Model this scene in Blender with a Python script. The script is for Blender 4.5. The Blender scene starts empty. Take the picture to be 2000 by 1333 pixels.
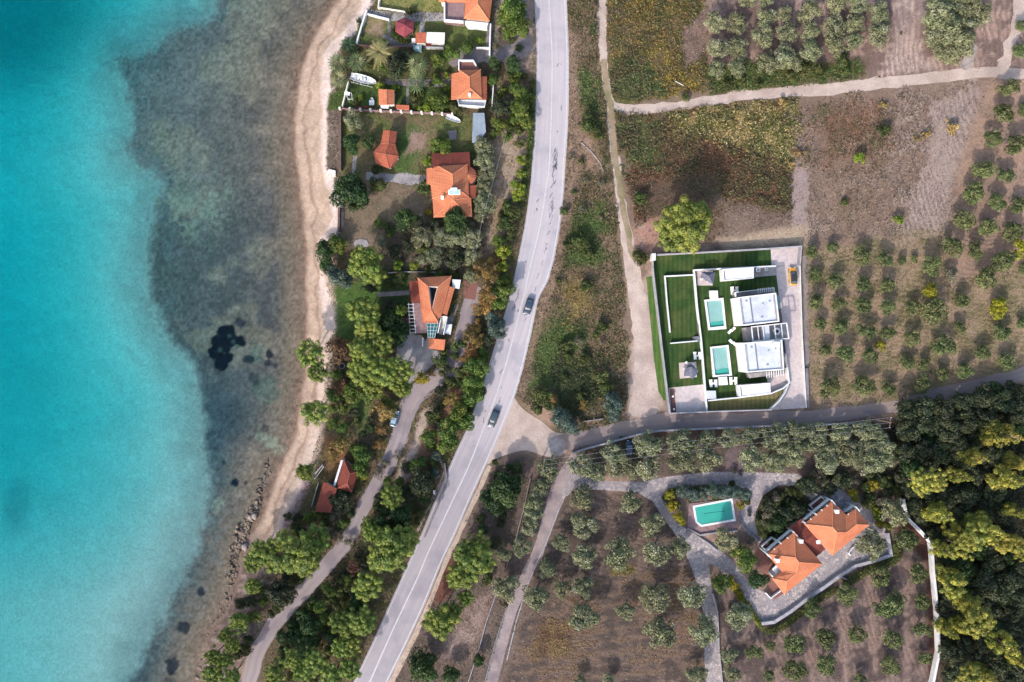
import bpy, math, random
import numpy as np
from mathutils import Vector, Matrix
random.seed(7); RNG = np.random.default_rng(7)
sc = bpy.context.scene
# ------------------------------------------------------------------ camera, light, exposure
H = 170.0                       # camera height above the land, metres
cam_d = bpy.data.cameras.new('camera'); cam = bpy.data.objects.new('camera', cam_d)
sc.collection.objects.link(cam); sc.camera = cam
cam.location = (0, 0, H); cam.rotation_euler = (0, 0, 0)
cam_d.sensor_width = 36; cam_d.lens = 36*H/250.0
cam_d.clip_start = 1; cam_d.clip_end = 6000
SUN_AZ, SUN_EL = math.radians(28), math.radians(33)
w = bpy.data.worlds.new('World'); sc.world = w; w.use_nodes = True
nt = w.node_tree; bg = nt.nodes['Background']; sky = nt.nodes.new('ShaderNodeTexSky')
sky.sky_type = 'NISHITA'; sky.dust_density = 3.0; sky.air_density = 1.3; sky.sun_disc = False
sky.sun_elevation = SUN_EL; sky.sun_rotation = math.radians(180)+SUN_AZ
nt.links.new(sky.outputs[0], bg.inputs[0]); bg.inputs[1].default_value = 0.15
sun_d = bpy.data.lights.new('sun', 'SUN'); sun_o = bpy.data.objects.new('sun', sun_d)
sc.collection.objects.link(sun_o); sun_d.energy = 2.3; sun_d.angle = math.radians(1.2); sun_d.color = (1, 0.92, 0.85)
dvec = Vector((math.sin(SUN_AZ)*math.cos(SUN_EL), math.cos(SUN_AZ)*math.cos(SUN_EL), -math.sin(SUN_EL)))
sun_o.rotation_euler = dvec.to_track_quat('-Z', 'Y').to_euler(); sun_o.location = (-60, -90, 150)
sc.view_settings.view_transform = 'Standard'; sc.view_settings.look = 'None'; sc.view_settings.gamma = 1
sc.view_settings.exposure = 1.42
sc.render.resolution_x = 1024; sc.render.resolution_y = 682
sc.cycles.transparent_max_bounces = 12; sc.cycles.max_bounces = 6; sc.cycles.diffuse_bounces = 2; sc.cycles.volume_bounces = 1
# ------------------------------------------------------------------ helpers
def P(px, py, z=0.0):
    k = (H-z)/H
    return ((px-1000)/8*k, (666.5-py)/8*k, z)
def PL(pts, z=0.0): return [P(a, b, z) for a, b in pts]
def lin(c):
    c = c/255.0
    return c/12.92 if c <= 0.04045 else ((c+0.055)/1.055)**2.4
K = 2.3
def C(r, g, b): return (lin(r)/K, lin(g)/K, lin(b)/K)      # surface colour whose sunlit look is r,g,b
def hsh(x, y, s):
    n = np.sin(x*127.1+y*311.7+s*74.7)*43758.5453
    return n-np.floor(n)
def vnoise(x, y, s=0):
    xi, yi = np.floor(x), np.floor(y); xf, yf = x-xi, y-yi
    u = xf*xf*(3-2*xf); v = yf*yf*(3-2*yf)
    return ((hsh(xi, yi, s)*(1-u)+hsh(xi+1, yi, s)*u)*(1-v)+(hsh(xi, yi+1, s)*(1-u)+hsh(xi+1, yi+1, s)*u)*v)
def fbm(x, y, s=0, o=4):
    t = 0; a = 0.5
    for i in range(o): t = t+a*vnoise(x*2**i, y*2**i, s+i*3); a *= 0.5
    return t/(1-0.5**o)
def inside(X, Y, poly):
    r = np.zeros(X.shape, bool); n = len(poly)
    for i in range(n):
        x1, y1 = poly[i][:2]; x2, y2 = poly[(i+1) % n][:2]
        if y1 == y2: continue
        r ^= ((y1 > Y) != (y2 > Y)) & (X < (x2-x1)*(Y-y1)/(y2-y1)+x1)
    return r
def segdist(X, Y, pts, closed=False):
    d = np.full(X.shape, 1e9); n = len(pts)
    for i in range(n if closed else n-1):
        x1, y1 = pts[i][:2]; x2, y2 = pts[(i+1) % n][:2]
        dx, dy = x2-x1, y2-y1; L = dx*dx+dy*dy+1e-9
        t = np.clip(((X-x1)*dx+(Y-y1)*dy)/L, 0, 1)
        d = np.minimum(d, (X-x1-t*dx)**2+(Y-y1-t*dy)**2)
    return np.sqrt(d)
def sdist(X, Y, poly):
    d = segdist(X, Y, poly, True)
    return np.where(inside(X, Y, poly), d, -d)
def smooth(pts, n=4):
    """Catmull-Rom subdivision of a polyline"""
    out = []; m = len(pts)
    for i in range(m-1):
        p0 = pts[max(i-1, 0)]; p1 = pts[i]; p2 = pts[i+1]; p3 = pts[min(i+2, m-1)]
        for k in range(n):
            t = k/n; out.append(tuple(0.5*((2*b)+(-a+c)*t+(2*a-5*b+4*c-d)*t*t+(-a+3*b-3*c+d)*t**3) for a, b, c, d in zip(p0, p1, p2, p3)))
    out.append(tuple(pts[-1])); return out
COL = sc.collection
def tag(o, label=None, cat=None, group=None, kind=None):
    if label: o['label'] = label
    if cat: o['category'] = cat
    if group: o['group'] = group
    if kind: o['kind'] = kind
    return o
def thing(name, label, cat, loc, group=None, rotz=0):
    o = bpy.data.objects.new(name, None); COL.objects.link(o); o.location = loc; o.rotation_euler = (0, 0, rotz)
    o.empty_display_size = 0.3
    return tag(o, label, cat, group)
def npmesh(name, V, F, colr=None):
    """F: (n,4) or (n,3) index array"""
    me = bpy.data.meshes.new(name); V = np.asarray(V, np.float32); F = np.asarray(F, np.int32)
    me.vertices.add(len(V)); me.vertices.foreach_set('co', V.ravel())
    k = F.shape[1]; me.loops.add(F.size); me.loops.foreach_set('vertex_index', F.ravel())
    me.polygons.add(len(F)); me.polygons.foreach_set('loop_start', np.arange(0, F.size, k, dtype=np.int32))
    me.polygons.foreach_set('loop_total', np.full(len(F), k, np.int32))
    me.update(calc_edges=True)
    if colr is not None:
        a = me.color_attributes.new('Col', 'FLOAT_COLOR', 'POINT')
        c = np.ones((len(V), 4), np.float32); c[:, :3] = colr; a.data.foreach_set('color', c.ravel())
    return me
class MB:
    def __init__(s): s.v = []; s.f = []; s.uv = {}
    def add(s, vs, fs):
        b = len(s.v); s.v += [tuple(v) for v in vs]; s.f += [tuple(i+b for i in f) for f in fs]; return s
    def prism(s, poly, z0, z1):
        n = len(poly); a = sum(poly[i][0]*poly[(i+1) % n][1]-poly[(i+1) % n][0]*poly[i][1] for i in range(n))
        if a < 0: poly = poly[::-1]
        return s.add([(p[0], p[1], z0) for p in poly]+[(p[0], p[1], z1) for p in poly],
                     [tuple(range(n-1, -1, -1)), tuple(range(n, 2*n))]+[(i, (i+1) % n, n+(i+1) % n, n+i) for i in range(n)])
    def box(s, cx, cy, z0, sx, sy, h, rot=0):
        c, q = math.cos(rot), math.sin(rot)
        return s.prism([(cx+x*c-y*q, cy+x*q+y*c) for x, y in ((-sx/2, -sy/2), (sx/2, -sy/2), (sx/2, sy/2), (-sx/2, sy/2))], z0, z0+h)
    def sheet(s, poly3): return s.add(poly3, [tuple(range(len(poly3)))])
    def wall(s, pts, wd, z0, z1, closed=False):
        pts = [Vector(p[:2]) for p in pts]; n = len(pts); L = []; R = []
        for i in range(n):
            if closed: a, b = pts[i-1], pts[(i+1) % n]
            else: a, b = pts[max(i-1, 0)], pts[min(i+1, n-1)]
            d1 = (pts[i]-a).normalized() if (pts[i]-a).length > 1e-6 else None
            d2 = (b-pts[i]).normalized() if (b-pts[i]).length > 1e-6 else None
            if d1 is None: d1 = d2
            if d2 is None: d2 = d1
            t = (d1+d2).normalized(); nn = Vector((-t.y, t.x)); k = wd/2/max(0.4, nn.dot(Vector((-d1.y, d1.x))))
            L.append(pts[i]+nn*k); R.append(pts[i]-nn*k)
        b = len(s.v)
        for i in range(n): s.v += [(L[i].x, L[i].y, z0), (R[i].x, R[i].y, z0), (R[i].x, R[i].y, z1), (L[i].x, L[i].y, z1)]
        for i in range(n if closed else n-1):
            a = b+4*i; c = b+4*((i+1) % n)
            s.f += [(a, a+3, c+3, c), (a+1, c+1, c+2, a+2), (a+3, a+2, c+2, c+3), (a, c, c+1, a+1)]
        if not closed:
            s.f += [(b, b+1, b+2, b+3)]; e = b+4*(n-1); s.f += [(e, e+3, e+2, e+1)]
        return s
    def tube(s, pts, r, n=6, r2=None):
        pts = [Vector(p) for p in pts]; b = len(s.v); m = len(pts)
        for i, p in enumerate(pts):
            t = (pts[min(i+1, m-1)]-pts[max(i-1, 0)]).normalized()
            u = t.cross(Vector((0, 0, 1)) if abs(t.z) < .9 else Vector((1, 0, 0))).normalized(); v = t.cross(u)
            rr = r if r2 is None else r+(r2-r)*i/(m-1)
            for k in range(n):
                a = 2*math.pi*k/n; s.v.append(tuple(p+u*math.cos(a)*rr+v*math.sin(a)*rr))
        for i in range(m-1):
            for k in range(n): s.f.append((b+i*n+k, b+i*n+(k+1) % n, b+(i+1)*n+(k+1) % n, b+(i+1)*n+k))
        s.f += [tuple(b+k for k in range(n-1, -1, -1)), tuple(b+(m-1)*n+k for k in range(n))]; return s
    def lathe(s, cx, cy, prof, n=20):
        b = len(s.v)
        for r, z in prof:
            for k in range(n): a = 2*math.pi*k/n; s.v.append((cx+r*math.cos(a), cy+r*math.sin(a), z))
        for i in range(len(prof)-1):
            for k in range(n): s.f.append((b+i*n+k, b+i*n+(k+1) % n, b+(i+1)*n+(k+1) % n, b+(i+1)*n+k))
        s.f += [tuple(b+k for k in range(n-1, -1, -1)), tuple(b+(len(prof)-1)*n+k for k in range(n))]; return s
    def build(s, name, m, parent=None, smoothf=False):
        off = parent_off(parent)
        me = bpy.data.meshes.new(name); me.from_pydata([(v[0]-off[0], v[1]-off[1], v[2]-off[2]) for v in s.v], [], s.f)
        me.update(); o = bpy.data.objects.new(name, me); COL.objects.link(o)
        if parent: o.parent = parent
        if m is not None: me.materials.append(m)
        if smoothf:
            for p in me.polygons: p.use_smooth = True
        return o
def parent_off(p):
    t = Vector((0, 0, 0))
    while p is not None: t += p.location; p = p.parent
    return t
# ------------------------------------------------------------------ materials
def nodes(name):
    m = bpy.data.materials.new(name); m.use_nodes = True; t = m.node_tree
    return m, t, t.nodes['Principled BSDF'], t.nodes, t.links
def mix(t, a, b, fac, bt='MIX'):
    n = t.nodes.new('ShaderNodeMix'); n.data_type = 'RGBA'; n.blend_type = bt; n.clamp_factor = True
    for i, v in ((6, a), (7, b)):
        if isinstance(v, tuple): n.inputs[i].default_value = (*v, 1)
        else: t.links.new(v, n.inputs[i])
    if isinstance(fac, (int, float)): n.inputs[0].default_value = fac
    else: t.links.new(fac, n.inputs[0])
    return n.outputs[2]
def noise(t, sc_, det=4, rough=.6, coord=None):
    n = t.nodes.new('ShaderNodeTexNoise'); n.inputs['Scale'].default_value = sc_; n.inputs['Detail'].default_value = det
    n.inputs['Roughness'].default_value = rough
    if coord is None:
        g = t.nodes.new('ShaderNodeNewGeometry'); coord = g.outputs['Position']
    t.links.new(coord, n.inputs['Vector']); return n.outputs[0]
def ramp(t, v, a, b, ca=(0, 0, 0), cb=(1, 1, 1)):
    r = t.nodes.new('ShaderNodeValToRGB'); e = r.color_ramp.elements
    e[0].position = a; e[1].position = b; e[0].color = (*ca, 1); e[1].color = (*cb, 1)
    t.links.new(v, r.inputs[0]); return r.outputs[0]
def bump(t, h, s, d=.05):
    b = t.nodes.new('ShaderNodeBump'); b.inputs['Strength'].default_value = s; b.inputs['Distance'].default_value = d
    t.links.new(h, b.inputs['Height']); return b.outputs[0]
def mat(name, c1, c2=None, s=1.0, rough=.8, bmp=0, s2=None, c3=None, metal=0, spec=.3, streak=None):
    m, t, b, N, L = nodes(name)
    if c2 is None: c2 = tuple(x*.82 for x in c1)
    col = mix(t, c1, c2, ramp(t, noise(t, s, 5), .35, .65))
    n2 = noise(t, s2 or s*9, 3)
    if c3: col = mix(t, col, c3, ramp(t, noise(t, s*.4, 3), .52, .68))
    col = mix(t, col, mix(t, (.6, .6, .6), (1.35, 1.35, 1.35), n2), 1.0, 'MULTIPLY')
    L.new(col, b.inputs['Base Color']); b.inputs['Roughness'].default_value = rough
    b.inputs['Metallic'].default_value = metal; b.inputs['Specular IOR Level'].default_value = spec
    if bmp: L.new(bump(t, n2, bmp), b.inputs['Normal'])
    return m
def foliage_mat(name, transl=.25, var=.28, hue=.03):
    m, t, b, N, L = nodes(name)
    a = N.new('ShaderNodeAttribute'); a.attribute_name = 'Col'
    oi = N.new('ShaderNodeObjectInfo'); hs = N.new('ShaderNodeHueSaturation')
    mr = N.new('ShaderNodeMapRange'); mr.inputs['To Min'].default_value = 1-var; mr.inputs['To Max'].default_value = 1+var
    L.new(oi.outputs['Random'], mr.inputs['Value']); L.new(mr.outputs[0], hs.inputs['Value'])
    m2 = N.new('ShaderNodeMath'); m2.operation = 'MULTIPLY'; m2.inputs[1].default_value = 7.13
    m3 = N.new('ShaderNodeMath'); m3.operation = 'FRACT'
    L.new(oi.outputs['Random'], m2.inputs[0]); L.new(m2.outputs[0], m3.inputs[0])
    mh = N.new('ShaderNodeMapRange'); mh.inputs['To Min'].default_value = .5-hue; mh.inputs['To Max'].default_value = .5+hue*.7
    L.new(m3.outputs[0], mh.inputs['Value']); L.new(mh.outputs[0], hs.inputs['Hue']); L.new(a.outputs['Color'], hs.inputs['Color'])
    L.new(hs.outputs[0], b.inputs['Base Color']); b.inputs['Roughness'].default_value = .55; b.inputs['Specular IOR Level'].default_value = .25
    tr = N.new('ShaderNodeBsdfTranslucent'); L.new(hs.outputs[0], tr.inputs[0]); ms = N.new('ShaderNodeMixShader'); ms.inputs[0].default_value = transl
    out = [n for n in N if n.type == 'OUTPUT_MATERIAL'][0]
    L.new(b.outputs[0], ms.inputs[1]); L.new(tr.outputs[0], ms.inputs[2]); L.new(ms.outputs[0], out.inputs[0]); return m
def tile_mat(name, base, dark):
    """clay tiles: ribs run down the slope (UV x = along the eave in metres, y = down the slope)"""
    m, t, b, N, L = nodes(name)
    uv = N.new('ShaderNodeUVMap'); uv.uv_map = 'UV'; sp = N.new('ShaderNodeSeparateXYZ'); L.new(uv.outputs[0], sp.inputs[0])
    def wav(o, k):
        a = N.new('ShaderNodeMath'); a.operation = 'MULTIPLY'; a.inputs[1].default_value = k; L.new(o, a.inputs[0])
        q = N.new('ShaderNodeMath'); q.operation = 'SINE'; L.new(a.outputs[0], q.inputs[0])
        r = N.new('ShaderNodeMath'); r.operation = 'MULTIPLY_ADD'; r.inputs[1].default_value = .5; r.inputs[2].default_value = .5; L.new(q.outputs[0], r.inputs[0]); return r.outputs[0]
    rib = wav(sp.outputs[0], 2*math.pi/.34); row = wav(sp.outputs[1], 2*math.pi/.6)
    col = mix(t, base, dark, ramp(t, noise(t, .45, 5), .4, .75))
    col = mix(t, col, mix(t, (.5, .5, .5), (1.45, 1.45, 1.45), noise(t, 3.2, 4, .75)), 1.0, 'MULTIPLY')
    col = mix(t, col, mix(t, (.75, .73, .73), (1.1, 1.1, 1.1), rib), 1.0, 'MULTIPLY')
    col = mix(t, col, mix(t, (.9, .9, .9), (1.04, 1.04, 1.04), row), 1.0, 'MULTIPLY')
    L.new(col, b.inputs['Base Color']); b.inputs['Roughness'].default_value = .85; b.inputs['Specular IOR Level'].default_value = .2
    L.new(bump(t, rib, .5, .06), b.inputs['Normal']); return m
M = {}
M['white'] = mat('white_render', (.52, .52, .53), (.42, .43, .45), .8, .7, .05)
M['offwhite'] = mat('cream_render', (.5, .47, .43), (.42, .4, .37), .5, .8, .1)
M['whiteroof'] = mat('white_roof', (.4, .42, .46), (.34, .36, .41), .5, .6, .03, c3=(.3, .32, .36))
M['tile'] = tile_mat('orange_tiles', C(240, 152, 112), C(220, 128, 94))
M['tile2'] = tile_mat('weathered_tiles', C(208, 118, 90), C(172, 92, 74))
M['tile3'] = tile_mat('old_and_shaded_red_tiles', C(160, 82, 68), C(122, 64, 58))  # old red roofs; also carries shade as colour on the north wing roof
M['ridge'] = mat('ridge_tiles', C(255, 175, 130), C(240, 140, 100), 1)
M['ridge2'] = mat('old_ridge_tiles', C(205, 130, 105), C(180, 100, 80), 1)
M['shingle'] = mat('dark_red_shingle', C(165, 75, 85), C(140, 62, 74), 2, .8, .2)
M['mauve'] = mat('mauve_paving', C(178, 145, 145), C(150, 120, 125), 1.2, .8, .1)
M['redpave'] = mat('terracotta_paving', C(160, 110, 100), C(140, 95, 88), 1.5, .8, .2)
M['concrete'] = mat('concrete', C(196, 190, 190), C(165, 160, 165), .5, .85, .2, c3=C(150, 140, 140))
M['concreted'] = mat('old_concrete', C(165, 155, 158), C(130, 122, 128), .5, .85, .3, c3=C(180, 165, 160))
M['drive'] = mat('pale_driveway', C(238, 222, 220), C(222, 206, 208), .15, .8, .05, c3=C(244, 232, 228))
M['metalroof'] = mat('blue_metal_roof', C(185, 200, 215), C(165, 180, 198), .4, .45, .05, spec=.5)
M['grey'] = mat('grey_metal', (.12, .13, .15), (.1, .11, .13), 2, .5)
M['greyfab'] = mat('grey_canvas', C(120, 122, 145), C(105, 108, 130), 1.5, .8, .1)
M['dark'] = mat('dark_metal', (.02, .022, .025), None, 3, .5)
M['wood'] = mat('weathered_wood', (.16, .11, .08), (.1, .07, .05), 4, .8, .3)
M['bark'] = mat('bark', (.12, .09, .07), (.07, .055, .045), 3, .9, .5)
M['pinebark'] = mat('pine_bark', (.2, .13, .1), (.1, .07, .06), 3, .9, .5)
M['wallbrown'] = mat('brown_stone_wall', C(140, 112, 104), C(100, 82, 78), 1.5, .9, .5)
M['wallgrey'] = mat('grey_boundary_wall', C(205, 203, 212), C(170, 168, 178), .8, .85, .2)
M['teal'] = mat('teal_panels', C(28, 108, 118), C(40, 125, 128), 1, .5, 0, spec=.2)
M['glassd'] = mat('window_glass', (.03, .045, .06), (.05, .07, .09), .5, .12, 0, spec=.6)
M['panel'] = mat('solar_glass', C(150, 190, 200), C(130, 175, 190), 1, .4, 0, spec=.3)
M['cushion'] = mat('white_cushion', (.68, .66, .64), (.6, .58, .57), 1, .8)
M['chrome'] = mat('light_metal', (.5, .52, .54), None, 3, .35, metal=.4)
M['rock'] = mat('rock', C(178, 158, 142), C(72, 62, 58), 1.6, .9, .6)
M['rubber'] = mat('rubber', (.015, .015, .015), None, 5, .7)
M['redp'] = mat('red_plastic', C(170, 60, 55), None, 2, .5)
def cobble_mat():
    m, t, b, N, L = nodes('stone_paving')
    v = N.new('ShaderNodeTexVoronoi'); v.inputs['Scale'].default_value = 1.6; g = N.new('ShaderNodeNewGeometry'); L.new(g.outputs['Position'], v.inputs['Vector'])
    v2 = N.new('ShaderNodeTexVoronoi'); v2.feature = 'DISTANCE_TO_EDGE'; v2.inputs['Scale'].default_value = 1.6; L.new(g.outputs['Position'], v2.inputs['Vector'])
    hs = N.new('ShaderNodeSeparateColor'); L.new(v.outputs['Color'], hs.inputs[0])
    col = mix(t, C(150, 142, 150), C(228, 214, 208), hs.outputs[0])
    col = mix(t, col, C(170, 160, 165), ramp(t, noise(t, .25, 4), .4, .65))
    col = mix(t, mix(t, col, C(105, 98, 105), .75), col, ramp(t, v2.outputs[0], .0, .09))
    L.new(col, b.inputs['Base Color']); b.inputs['Roughness'].default_value = .85
    L.new(bump(t, v2.outputs[0], .3, .05), b.inputs['Normal']); return m
M['cobble'] = cobble_mat()
def asphalt_mat(name, c1, c2, c3, patch):
    m, t, b, N, L = nodes(name)
    uv = N.new('ShaderNodeUVMap'); uv.uv_map = 'UV'; sp = N.new('ShaderNodeSeparateXYZ'); L.new(uv.outputs[0], sp.inputs[0])
    cb = N.new('ShaderNodeCombineXYZ')
    a1 = N.new('ShaderNodeMath'); a1.operation = 'MULTIPLY'; a1.inputs[1].default_value = 1.1; L.new(sp.outputs[0], a1.inputs[0]); L.new(a1.outputs[0], cb.inputs[0])
    a2 = N.new('ShaderNodeMath'); a2.operation = 'MULTIPLY'; a2.inputs[1].default_value = .035; L.new(sp.outputs[1], a2.inputs[0]); L.new(a2.outputs[0], cb.inputs[1])
    lane = noise(t, 1.0, 4, .6, cb.outputs[0])
    col = mix(t, c1, c2, ramp(t, lane, .38, .62)); col = mix(t, col, c3, ramp(t, noise(t, .12, 5), .48, .66))
    # tar repairs: short dark strokes stretched along the road
    cb2 = N.new('ShaderNodeCombineXYZ')
    a3 = N.new('ShaderNodeMath'); a3.operation = 'MULTIPLY'; a3.inputs[1].default_value = 1.3; L.new(sp.outputs[0], a3.inputs[0]); L.new(a3.outputs[0], cb2.inputs[0])
    a4 = N.new('ShaderNodeMath'); a4.operation = 'MULTIPLY'; a4.inputs[1].default_value = .28; L.new(sp.outputs[1], a4.inputs[0]); L.new(a4.outputs[0], cb2.inputs[1])
    tar = noise(t, 1.0, 6, .75, cb2.outputs[0])
    col = mix(t, col, tuple(x*.72 for x in c1), ramp(t, tar, patch, patch+.02))
    if name == 'main_asphalt':   # older, greyer surface south of the transverse joint
        gm = N.new('ShaderNodeNewGeometry'); sx = N.new('ShaderNodeSeparateXYZ'); L.new(gm.outputs['Position'], sx.inputs[0]); mp = N.new('ShaderNodeMapRange'); mp.inputs['From Min'].default_value = -17; mp.inputs['From Max'].default_value = -30; mp.inputs['To Max'].default_value = .85; L.new(sx.outputs[1], mp.inputs['Value'])
        col = mix(t, col, mix(t, col, (.76, .77, .79), 1.0, 'MULTIPLY'), mp.outputs[0])
    col = mix(t, col, mix(t, (.8, .8, .8), (1.2, 1.2, 1.2), noise(t, 9, 3)), 1.0, 'MULTIPLY')
    L.new(col, b.inputs['Base Color']); b.inputs['Roughness'].default_value = .9; b.inputs['Specular IOR Level'].default_value = .2; return m
M['road'] = asphalt_mat('main_asphalt', C(204, 197, 206), C(218, 209, 213), C(190, 184, 194), .74)
M['road2'] = asphalt_mat('coast_asphalt', C(165, 152, 156), C(182, 168, 168), C(150, 138, 144), .8)
M['road3'] = asphalt_mat('lane_asphalt', C(165, 148, 145), C(180, 162, 155), C(150, 136, 138), .8)
M['tar'] = mat('tar', C(132, 132, 148), C(112, 114, 130), 3, .7)
M['paint'] = mat('road_paint', (.37, .36, .37), (.29, .285, .3), 1.5, .6, s2=6)
M['dirt'] = mat('dirt', C(228, 208, 197), C(200, 178, 168), .25, .95, .3, s2=2.5, c3=C(190, 170, 160))
M['dirtb'] = mat('brown_dirt', C(186, 164, 142), C(158, 142, 112), .3, .95, .3, s2=2.5, c3=C(140, 134, 96))
M['sandk'] = mat('sandy_kerb', C(226, 204, 186), C(196, 174, 160), .8, .95, .3)
M['gravel'] = mat('gravel', C(205, 190, 185), C(160, 148, 145), .5, .95, .4, s2=4, c3=C(180, 165, 155))
M['concpath'] = mat('lane_concrete', C(190, 172, 170), C(160, 146, 150), .35, .9, .3, s2=3, c3=C(140, 125, 130))
def lawn_mat(name, c1, c2, c3):
    m, t, b, N, L = nodes(name)
    col = mix(t, c1, c2, ramp(t, noise(t, .35, 5), .4, .62)); col = mix(t, col, c3, ramp(t, noise(t, .13, 4), .5, .7))
    wv = N.new('ShaderNodeTexWave'); wv.inputs['Scale'].default_value = .28; wv.inputs['Distortion'].default_value = 1.2; wv.inputs['Detail'].default_value = 2; gp = N.new('ShaderNodeNewGeometry'); L.new(gp.outputs['Position'], wv.inputs['Vector']); col = mix(t, col, mix(t, (.84, .86, .84), (1.16, 1.14, 1.12), wv.outputs[0]), 1.0, 'MULTIPLY')
    col = mix(t, col, tuple((a+b)*.75 for a, b in zip(c3, (.03, .02, .01))), ramp(t, noise(t, .8, 5, .7), .6, .78))
    n2 = noise(t, 5, 4, .7); col = mix(t, col, mix(t, (.5, .5, .5), (1.5, 1.5, 1.5), n2), 1.0, 'MULTIPLY')
    L.new(col, b.inputs['Base Color']); b.inputs['Roughness'].default_value = .9; b.inputs['Specular IOR Level'].default_value = .1
    L.new(bump(t, n2, .5, .1), b.inputs['Normal']); return m
M['lawn'] = lawn_mat('lawn', C(70, 96, 50), C(54, 82, 44), C(100, 108, 62))
M['lawn2'] = lawn_mat('garden_lawn', C(84, 122, 60), C(100, 128, 66), C(128, 132, 80))
M['lawn3'] = lawn_mat('dry_lawn', C(120, 122, 76), C(140, 128, 92), C(92, 110, 62))
def pool_mat(name, c, c2):
    m, t, b, N, L = nodes(name)
    L.new(mix(t, c, c2, ramp(t, noise(t, .35, 4), .35, .65)), b.inputs['Base Color'])
    b.inputs['Roughness'].default_value = .5; return m
M['basin1'] = pool_mat('pale_pool_lining', C(168, 216, 208), C(182, 226, 218))
M['basin2'] = pool_mat('turquoise_pool_lining', C(60, 195, 175), C(75, 208, 188))
def water_skin(name, tint, ior, bscale, bstr, gl=1.0):
    m = bpy.data.materials.new(name); m.use_nodes = True; t = m.node_tree; N, L = t.nodes, t.links
    N.remove(N['Principled BSDF']); out = [n for n in N if n.type == 'OUTPUT_MATERIAL'][0]
    tr = N.new('ShaderNodeBsdfTransparent'); tr.inputs[0].default_value = (*tint, 1)
    g = N.new('ShaderNodeBsdfGlossy'); g.inputs['Roughness'].default_value = .12
    fr = N.new('ShaderNodeFresnel'); fr.inputs['IOR'].default_value = ior
    bn = bump(t, noise(t, bscale, 5, .65), bstr, .15); L.new(bn, g.inputs['Normal']); L.new(bn, fr.inputs['Normal'])
    ms = N.new('ShaderNodeMixShader'); L.new(fr.outputs[0], ms.inputs[0]); L.new(tr.outputs[0], ms.inputs[1]); L.new(g.outputs[0], ms.inputs[2]); L.new(ms.outputs[0], out.inputs[0])
    return m, t, out
M['poolwater'] = water_skin('pool_water', (.965, .995, 1), 1.1, 3, .2)[0]
M['poolwater2'] = water_skin('green_pool_water', (.95, .99, .99), 1.1, 3, .2)[0]
M['sea'], _t, _o = water_skin('sea_water', (1, 1, 1), 1.09, 2.6, .7)
_va = _t.nodes.new('ShaderNodeVolumeAbsorption'); _va.inputs['Color'].default_value = (.02, .91, .945, 1); _va.inputs['Density'].default_value = .27
_t.links.new(_va.outputs[0], _o.inputs['Volume'])
M['leaf'] = foliage_mat('leaves', .22, .17, .025); M['needle'] = foliage_mat('pine_needles', .06, .18, .02); M['scrubm'] = foliage_mat('scrub', .2, 0, 0)
def vc_mat(name, s=1.0):
    m, t, b, N, L = nodes(name); a = N.new('ShaderNodeAttribute'); a.attribute_name = 'Col'
    n1 = noise(t, 1.6, 6, .75); n2 = noise(t, 5, 4, .8)
    col = mix(t, a.outputs['Color'], mix(t, (.45, .45, .45), (1.6, 1.58, 1.55), n1), 1.0, 'MULTIPLY')
    col = mix(t, col, mix(t, (.5, .5, .5), (1.5, 1.5, 1.5), n2), 1.0, 'MULTIPLY')
    L.new(col, b.inputs['Base Color']); b.inputs['Roughness'].default_value = .95; b.inputs['Specular IOR Level'].default_value = .1
    L.new(bump(t, n1, .7, .2), b.inputs['Normal']); return m
M['ground'] = vc_mat('ground')
# ------------------------------------------------------------------ terrain with beach and sea bed
SHORE = [(672, -60), (662, 0), (640, 30), (612, 80), (592, 130), (580, 190), (577, 260), (580, 320), (588, 380), (594, 430), (600, 490), (598, 540), (598, 590), (600, 630), (596, 680), (594, 744), (582, 816), (577, 845), (562, 887), (544, 917), (537, 946), (526, 977), (513, 1008), (498, 1038), (480, 1067), (474, 1100), (462, 1150), (440, 1195), (418, 1235), (403, 1280), (394, 1333), (380, 1420)]
SHW = PL(smooth(SHORE, 3), -1.0)
SANDB = PL(smooth([(440, -80), (425, 0), (400, 40), (330, 62), (290, 92), (225, 115), (240, 165), (262, 230), (250, 290), (290, 330), (318, 360), (302, 400), (296, 470), (290, 560), (310, 620), (350, 680), (385, 740), (397, 800), (397, 870), (412, 930), (402, 1000), (390, 1060), (366, 1120), (336, 1180), (300, 1240), (268, 1300), (250, 1400)], 3), -2)
xs = np.concatenate([[-3000, -1200, -500, -260, -180], np.arange(-140, -10, .33), np.arange(-10, 140, .4), [180, 260, 500, 1200, 3000]])
ys = np.concatenate([[-3000, -1200, -500, -250, -150, -115], np.arange(-96, 96, .38), [115, 150, 250, 500, 1200, 3000]])
GX, GY = np.meshgrid(xs, ys); nX, nY = len(xs), len(ys)
def sideL(X, Y, line):      # signed distance to a top-to-bottom line, positive on its left (west)
    big = [(line[0][0], 6000)]+[p[:2] for p in line]+[(line[-1][0], -6000)]
    lx = np.interp(-Y.ravel(), [-p[1] for p in big], [p[0] for p in big]).reshape(Y.shape)
    d = segdist(X, Y, [p[:2] for p in big]); return np.where(X < lx, d, -d)
near = (np.abs(GX) < 145) & (np.abs(GY) < 100)
nz1 = fbm(GX*.25, GY*.25, 1, 4)-.5; nz2 = fbm(GX*.9, GY*.9, 5, 4)-.5; nz0 = fbm(GX*.06, GY*.06, 9, 4)-.5
dsea = sideL(GX, GY, SHW)+nz1*1.5
dsand = sideL(GX, GY, SANDB)+nz1*2.6+nz2*.9
shelf = 1.0-np.exp(-np.clip(dsea, 0, 1e4)/9.0)
depth = .9*shelf+.012*np.clip(dsea, 0, 40)
deep = np.clip(dsand, 0, 60)
gx0, gy0 = P(0, 0)[:2]
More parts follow.
